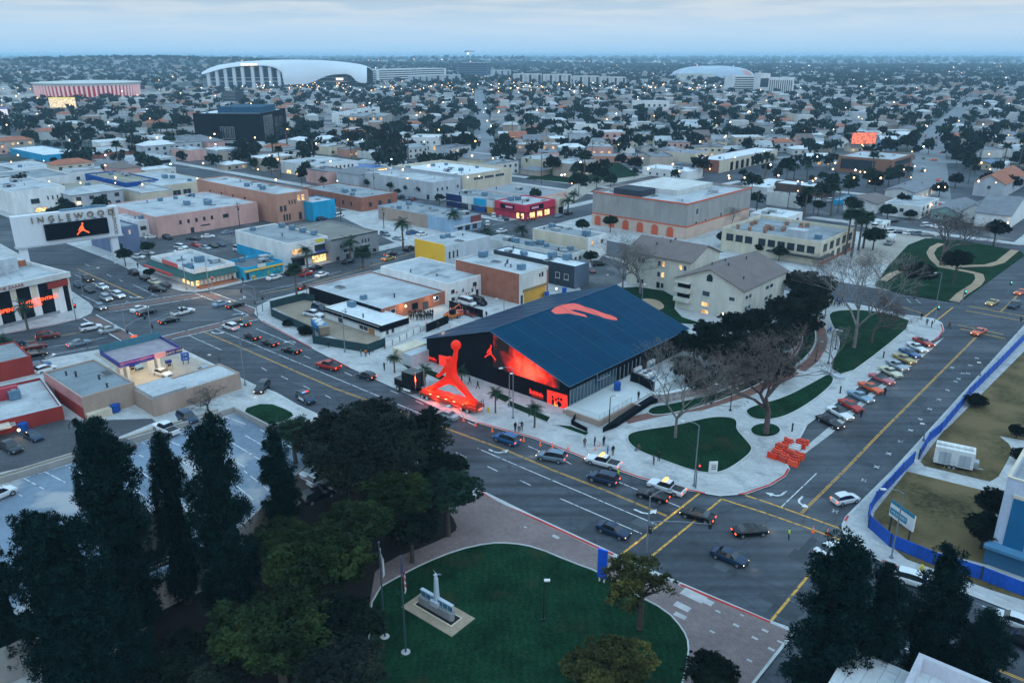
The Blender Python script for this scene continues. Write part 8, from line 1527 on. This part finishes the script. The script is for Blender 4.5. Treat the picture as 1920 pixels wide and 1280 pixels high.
def shortn(l):
 for a,b in (('three storey cream apartment house with g','the gabled apartment house'),('three storey cream apartment house with b','the shingled apartment house'),('big windowless','the orange trimmed grey block'),('cream two storey building with timber','the cream corner building'),('large black scaffold','the black office block'),('very long white walled','the long white walled warehouse'),('brown two storey office','the brown lit office'),('modern brown','the brown clad office'),('brick and tan arcade','the brick arcade building'),('white classical hall','the white classical hall'),
  ('white five storey','the white five storey flats'),('white supermarket','the supermarket'),('white church with','the church'),('long low salmon','the salmon strip'),('large cream store','the large cream store'),('large pale blue grey store','the pale blue grey store'),('bright magenta','the magenta store'),('long three storey salmon','the salmon warehouse'),('deep blue painted','the deep blue warehouse'),('white three storey flats left','the white flats by the tall palm'),('slim dark office','the slim dark tower'),('orange brick block','the orange brick block'),('pale grey gabled house','the terracotta roofed chapel'),('white two storey shop building with warm','the warm lit white store'),('the ',None)):
  if l.startswith(a):return b or l
 return None
ANCH=[(x,y,shortn(l)) for x,y,l in ANCH];ANCH=[a for a in ANCH if a[2]]
SEEN={}
def place_words(x,y):
 px_,py_=S((x,y,0));c=sorted(ANCH,key=lambda a:math.hypot((S((a[0],a[1],0))[0]-px_),2.5*(S((a[0],a[1],0))[1]-py_)))
 a,b=c[0],c[1];sx,sy=S((a[0],a[1],0));dx,dy=px_-sx,py_-sy;side=('just ' if abs(dx)<40 else ('' if abs(dx)<110 else 'well '))+('left' if dx<0 else 'right');fb='beyond' if dy<0 else 'before'
 return f'{side} of and {fb} {a[2]}',b[2]
def uniq(desc,x,y):
 w,b=place_words(x,y);cut=lambda l:' '.join(l.split()[:16]);a=w.split(' of and ')[1].split(' ',1)[1]
 for l in [f'{desc} {w}',f'{desc} between {a} and {b}']+[f'{q} {desc} {v}' for v in (w,f'near {a}') for q in ('smaller','farther','nearer','lower','taller','wider','narrower','paler','darker','second','third','fourth','fifth','sixth')]:
  if len(l.split())<=16 and l not in SEEN:SEEN[l]=1;return l
 return cut(l)
PROTO={}
def house(x,y,rz,k=None):
 k=rc.randrange(6) if k is None else k;nm,ds,(wl_,rf,wn)=KIN[k];wm,wc=rc.choice(WALLS[:6] if rc.random()<.8 else WALLS);rm,rn=rc.choice(ROOFS if KIN[k][2][1] is not None and k not in (2,4) else ROOFS[1:4]+ROOFS[5:])
 rz+=math.pi/2*rc.choice([0,0,1]);r=empty(nm,uniq(f'{wc} {ds} with {rn}',x,y),'house' if nm=='house' else 'building',(x,y,0.05),rz,'houses and shops of the middle distance')
 o=link('wall',wl_,r);colour(o,wm);o=link('roof',rf,r);colour(o,rm);lit=rc.random()<.3
 for i,p in enumerate(wn):o=link('window',win_mesh(1.6,1.3,'lit' if lit and rc.random()<.45 else 'darkf'),r);o.matrix_local=face_matrix(Vector(p),(1,0,0))
 s_=rc.uniform(.85,1.2);r.scale=(s_,s_,s_*rc.uniform(.9,1.1));return r
nh=0;cand=[]
for row in range(400):
 y=330+row*13.5+rc.uniform(-2,2)
 if y>620:break
 x=-y*.70-60
 while x<y*.70+60:x+=rc.uniform(17,25);cand.append((x+rc.uniform(-2,2),y+rc.uniform(-3,3)))
cand+=[(v.x,v.y) for v in (E1*a+E2*b for a in range(-540,150,18) for b in (232,250,268,284,316,334,352,370))]
cand.sort(key=lambda c:math.hypot(*c))
for x,y in cand:
 if nh>=262:break
 px_,py_=S((x,y,3))
 if not (-30<px_<1950) or (px_>1090 and py_>332) or (py_>392) or (985<px_ and py_>318):continue
 if ok(x,y,8.2):
  b_=x*E2.x+y*E2.y;put(x,y,8.6);house(x,y,R(A2) if b_<384 else R(3),None if b_>384 else rc.choice([4,4,2,3,1]));nh+=1
YLAST=y
# individual trees among them
nt_=0;tries=0;treeL=[L_GRN,L_DRK,L_OAK,L_DRK]
while nt_<190 and tries<12000:
 tries+=1;y=300+330*rc.random()**.8;x=rc.uniform(-.72,.72)*y;r_=rc.choice([2.2,2.8,3.4,4.2,5.0]);px_,py_=S((x,y,4))
 if not (-20<px_<1940) or near_road(x,y,1) or not free(x,y,r_*.4,.9) or any(math.hypot(x-f[0],y-f[1])<f[2]+4 for f in BIG):continue
 put(x,y,r_*.45);kd=rc.random();nt_+=1
 if kd<.16:o_=palm(px_ if False else S((x,y,.1))[0],S((x,y,.1))[1],S((x,y,rc.uniform(10,17)))[1],uniq('tall slender palm tree',x,y),1.9,True,'palms of the middle distance')
 else :zc=r_*1.15+1;tree('tree',uniq({2.2:'small round',2.8:'round',3.4:'bushy',4.2:'broad',5.0:'large spreading'}[r_]+(' dark green' if kd<.6 else ' dull green')+' tree',x,y),Vector((x,y,.1)),mc_,(r_,r_,r_*rc.uniform(.95,1.3)),tt,(.6,.6,zc/5),rz=rc.uniform(0,6),group='trees of the middle distance',cz=zc,leaf=L_GRN if kd>.6 else L_DRK)
 # cars on the farther streets
for i in range(44):
 a,b,w=ST_[rc.choice([3,3,3,3,1,1,2,0,5,4,7])];t=rc.random()**(1.5 if a[0]>0 else 1);d=Vector((b[0]-a[0],b[1]-a[1])).normalized();sd_=rc.choice([-1,1]);x,y=a[0]+(b[0]-a[0])*t+d.y*w*.22*sd_,a[1]+(b[1]-a[1])*t-d.x*w*.22*sd_
 px_,py_=S((x,y,0))
 if not (0<px_<1920) or not free(x,y,2.2):continue
 put(x,y,3.5);q1,q2=S((x-d.x*2.3*sd_,y-d.y*2.3*sd_,.06)),S((x+d.x*2.3*sd_,y+d.y*2.3*sd_,.06));c=rc.choice(['white','black','silver','red','grey','navy','orange']);car(rc.choice(['sedan','suv']),c,q1,q2,uniq(f'{c} car',x,y),'ht' if rc.random()<.6 else '','cars on the farther streets',z=.07)
 # ------------------------------------------------------------------ everything farther reads as one mass
rs=np.random.RandomState(4)
def scatter(n,y0,y1,pw=1.0):
 y=y0+(y1-y0)*rs.rand(n)**pw;x=(rs.rand(n)*2-1)*(y*.70+60);return x,y
WHd=mat('dull_white',(.42,.43,.44),.85,.2,.1)
FM_=[WHd,WH2,LG,BG,TN,SHG,SH,RL,WHd,SHR];mb=MB();cnt=0
for (n,y0,y1,pw) in ((5200,430,1500,.85),(3600,1500,3600,.8),(1700,3600,9000,.8)):
 xs_,ys_=scatter(n,y0,y1,pw);
 for x,y in zip(xs_,ys_):
  if y<1500:
   if not ok(x,y,7):continue
   put(x,y,7.5)
  elif any(math.hypot(x-f[0],y-f[1])<f[2]+12 for f in BIG):continue
  big=rc.random()<(.12 if y<1500 else .25);w,d,h=(rc.uniform(22,60),rc.uniform(14,30),rc.uniform(5,10)) if big else (rc.uniform(10,17),rc.uniform(8,12),rc.uniform(3.2,6.5))
  if y>3600:w*=2.2;d*=1.5
  if big and y<1500 and not free(x,y,w*.4):w,d=14,10
  z=hill_z(x,y)
  if z>12 and rc.random()<.72:continue
  sw=rc.random()<.5;w,d=(d,w) if sw else (w,d);wm=rc.choice([0,0,1,1,2,3,4]);rm=rc.choice([5,6,5,7,8,9,6] if not big else [7,8,7,5]);a,b=w/2,d/2
  if big or rc.random()<.4:mb.box(x-a,y-b,z-.5,x+a,y+b,z+h,wm,rm)
  else :
   mb.box(x-a,y-b,z-.5,x+a,y+b,z+h,wm);e=.5;r_=2.0;P_=[(x-a-e,y-b-e,z+h),(x+a+e,y-b-e,z+h),(x+a+e,y+b+e,z+h),(x-a-e,y+b+e,z+h)]
   q1,q2=((x-a*.5,y,z+h+r_),(x+a*.5,y,z+h+r_)) if w>d else ((x,y-b*.5,z+h+r_),(x,y+b*.5,z+h+r_))
   if w>d:mb.face([P_[0],P_[1],q2,q1],rm);mb.face([P_[2],P_[3],q1,q2],rm);mb.face([P_[1],P_[2],q2],rm);mb.face([P_[3],P_[0],q1],rm)
   else :mb.face([P_[1],P_[2],q2,q1],rm);mb.face([P_[3],P_[0],q1,q2],rm);mb.face([P_[0],P_[1],q1],rm);mb.face([P_[2],P_[3],q2],rm)
  cnt+=1
o=mb.obj('distant_houses',FM_);tag(o,'mass of small distant houses and sheds reaching the horizon','houses',None,'stuff')
def mass(name,n,y0,y1,pw,m,rad,quads,asp=1.15,keep=lambda x,y:True):
 T=broad_crown(77,1,60,10,.16,.85,.25,0)[rs.permutation(600 if False else 400)[:quads]] if False else broad_crown(77,1,60,10,.2,.85,.28,0);T=T[rs.permutation(len(T))[:quads]];T=(T-T.mean(axis=1,keepdims=True))*1.6+T.mean(axis=1,keepdims=True)
 xs_,ys_=scatter(n,y0,y1,pw);sel=np.array([keep(x,y) and not any(math.hypot(x-f[0],y-f[1])<f[2]+5 for f in BIG) and not near_road(x,y,-2) for x,y in zip(xs_,ys_)]);xs_,ys_=xs_[sel],ys_[sel];k=len(xs_)
 r_=rs.uniform(rad[0],rad[1],k)*(1+np.maximum(0,ys_-2500)/5000);zz=np.array([hill_z(x,y) for x,y in zip(xs_,ys_)]);c=np.stack([xs_,ys_,zz+r_*asp*.9+.8],1);an=rs.uniform(0,6.28,k);ca,sa=np.cos(an),np.sin(an)
 V=np.repeat(T[None],k,0);X_=V[...,0]*ca[:,None,None]-V[...,1]*sa[:,None,None];Y_=V[...,0]*sa[:,None,None]+V[...,1]*ca[:,None,None];V=np.stack([X_,Y_,V[...,2]*asp],-1)*r_[:,None,None,None]+c[:,None,None,:]
 o=link(name,quads_mesh(name,V.reshape(-1,4,3),m));tag(o,None,'trees',None,'stuff');return o
o=mass('distant_trees',3500,430,1500,.9,leafm('far_tree_leaves',(.009,.022,.020),.4,sc=.02),(2.8,5.8),54,1.2,lambda x,y:free(x,y,1.0) or rc.random()<.22);o['label']='dark green trees scattered thickly between the distant houses'
o=mass('distant_woods',8000,1500,4600,.85,leafm('far_tree_leaves2',(.009,.022,.020),.3,sc=.02),(5,9),34,1.1);o['label']='dark bands of trees merging toward the horizon'
o=mass('horizon_woods',2600,4600,12000,.9,leafm('far_tree_leaves3',(.009,.022,.020),.3,sc=.01),(9,14),24,.9);o['label']='last blurred band of trees below the sky'
# distant lamps, white and warm
for nm,col,n,st_ in (('warm_distant_lights',(1,.55,.22),520,8),('white_distant_lights',(.9,.95,1),320,7)):
 mb=MB();
 for i in range(n):
  y=340+6500*rc.random()**(2.3 if nm[0]=='w' and nm[1]=='a' else 1.7);x=rc.uniform(-.68,.68)*y
  if rc.random()<.25:x=rc.uniform(-.3,.25)*1500;y=rc.uniform(1250,1600)
  if rc.random()<.12:x=rc.uniform(.1,.55)*4000;y=rc.uniform(3600,4200)
  s_=(.32+y/3000)*rc.uniform(.6,1.25);z=hill_z(x,y)+rc.uniform(5,11);mb.v+=[(x-s_,y,z),(x,y-s_,z),(x+s_,y,z),(x,y+s_,z),(x,y,z+s_),(x,y,z-s_)];k=len(mb.v)-6
  for q in ((0,1,4),(1,2,4),(2,3,4),(3,0,4),(1,0,5),(2,1,5),(3,2,5),(0,3,5)):mb.f.append(tuple(k+t for t in q));mb.m.append(0)
 o=mb.obj(nm,glow(nm,col,st_));tag(o,nm.split('_')[0]+' pinpoint lamps scattered through the distant city','lights',None,'stuff')
 # ------------------------------------------------------------------ air
def haze():
 mb=MB();mb.box(-27000,-350,-1.5,27000,33000,77);m=bpy.data.materials.new('haze');m.use_nodes=True;nt=m.node_tree;nt.nodes.clear();out=nt.nodes.new('ShaderNodeOutputMaterial');pv=nt.nodes.new('ShaderNodeVolumePrincipled')
 pv.inputs['Color'].default_value=(.55,.82,1.0,1);pv.inputs['Density'].default_value=1.15e-4;pv.inputs['Anisotropy'].default_value=0;nt.links.new(pv.outputs[0],out.inputs['Volume'])
 o=mb.obj('haze',m);o['kind']='stuff';return o
haze()
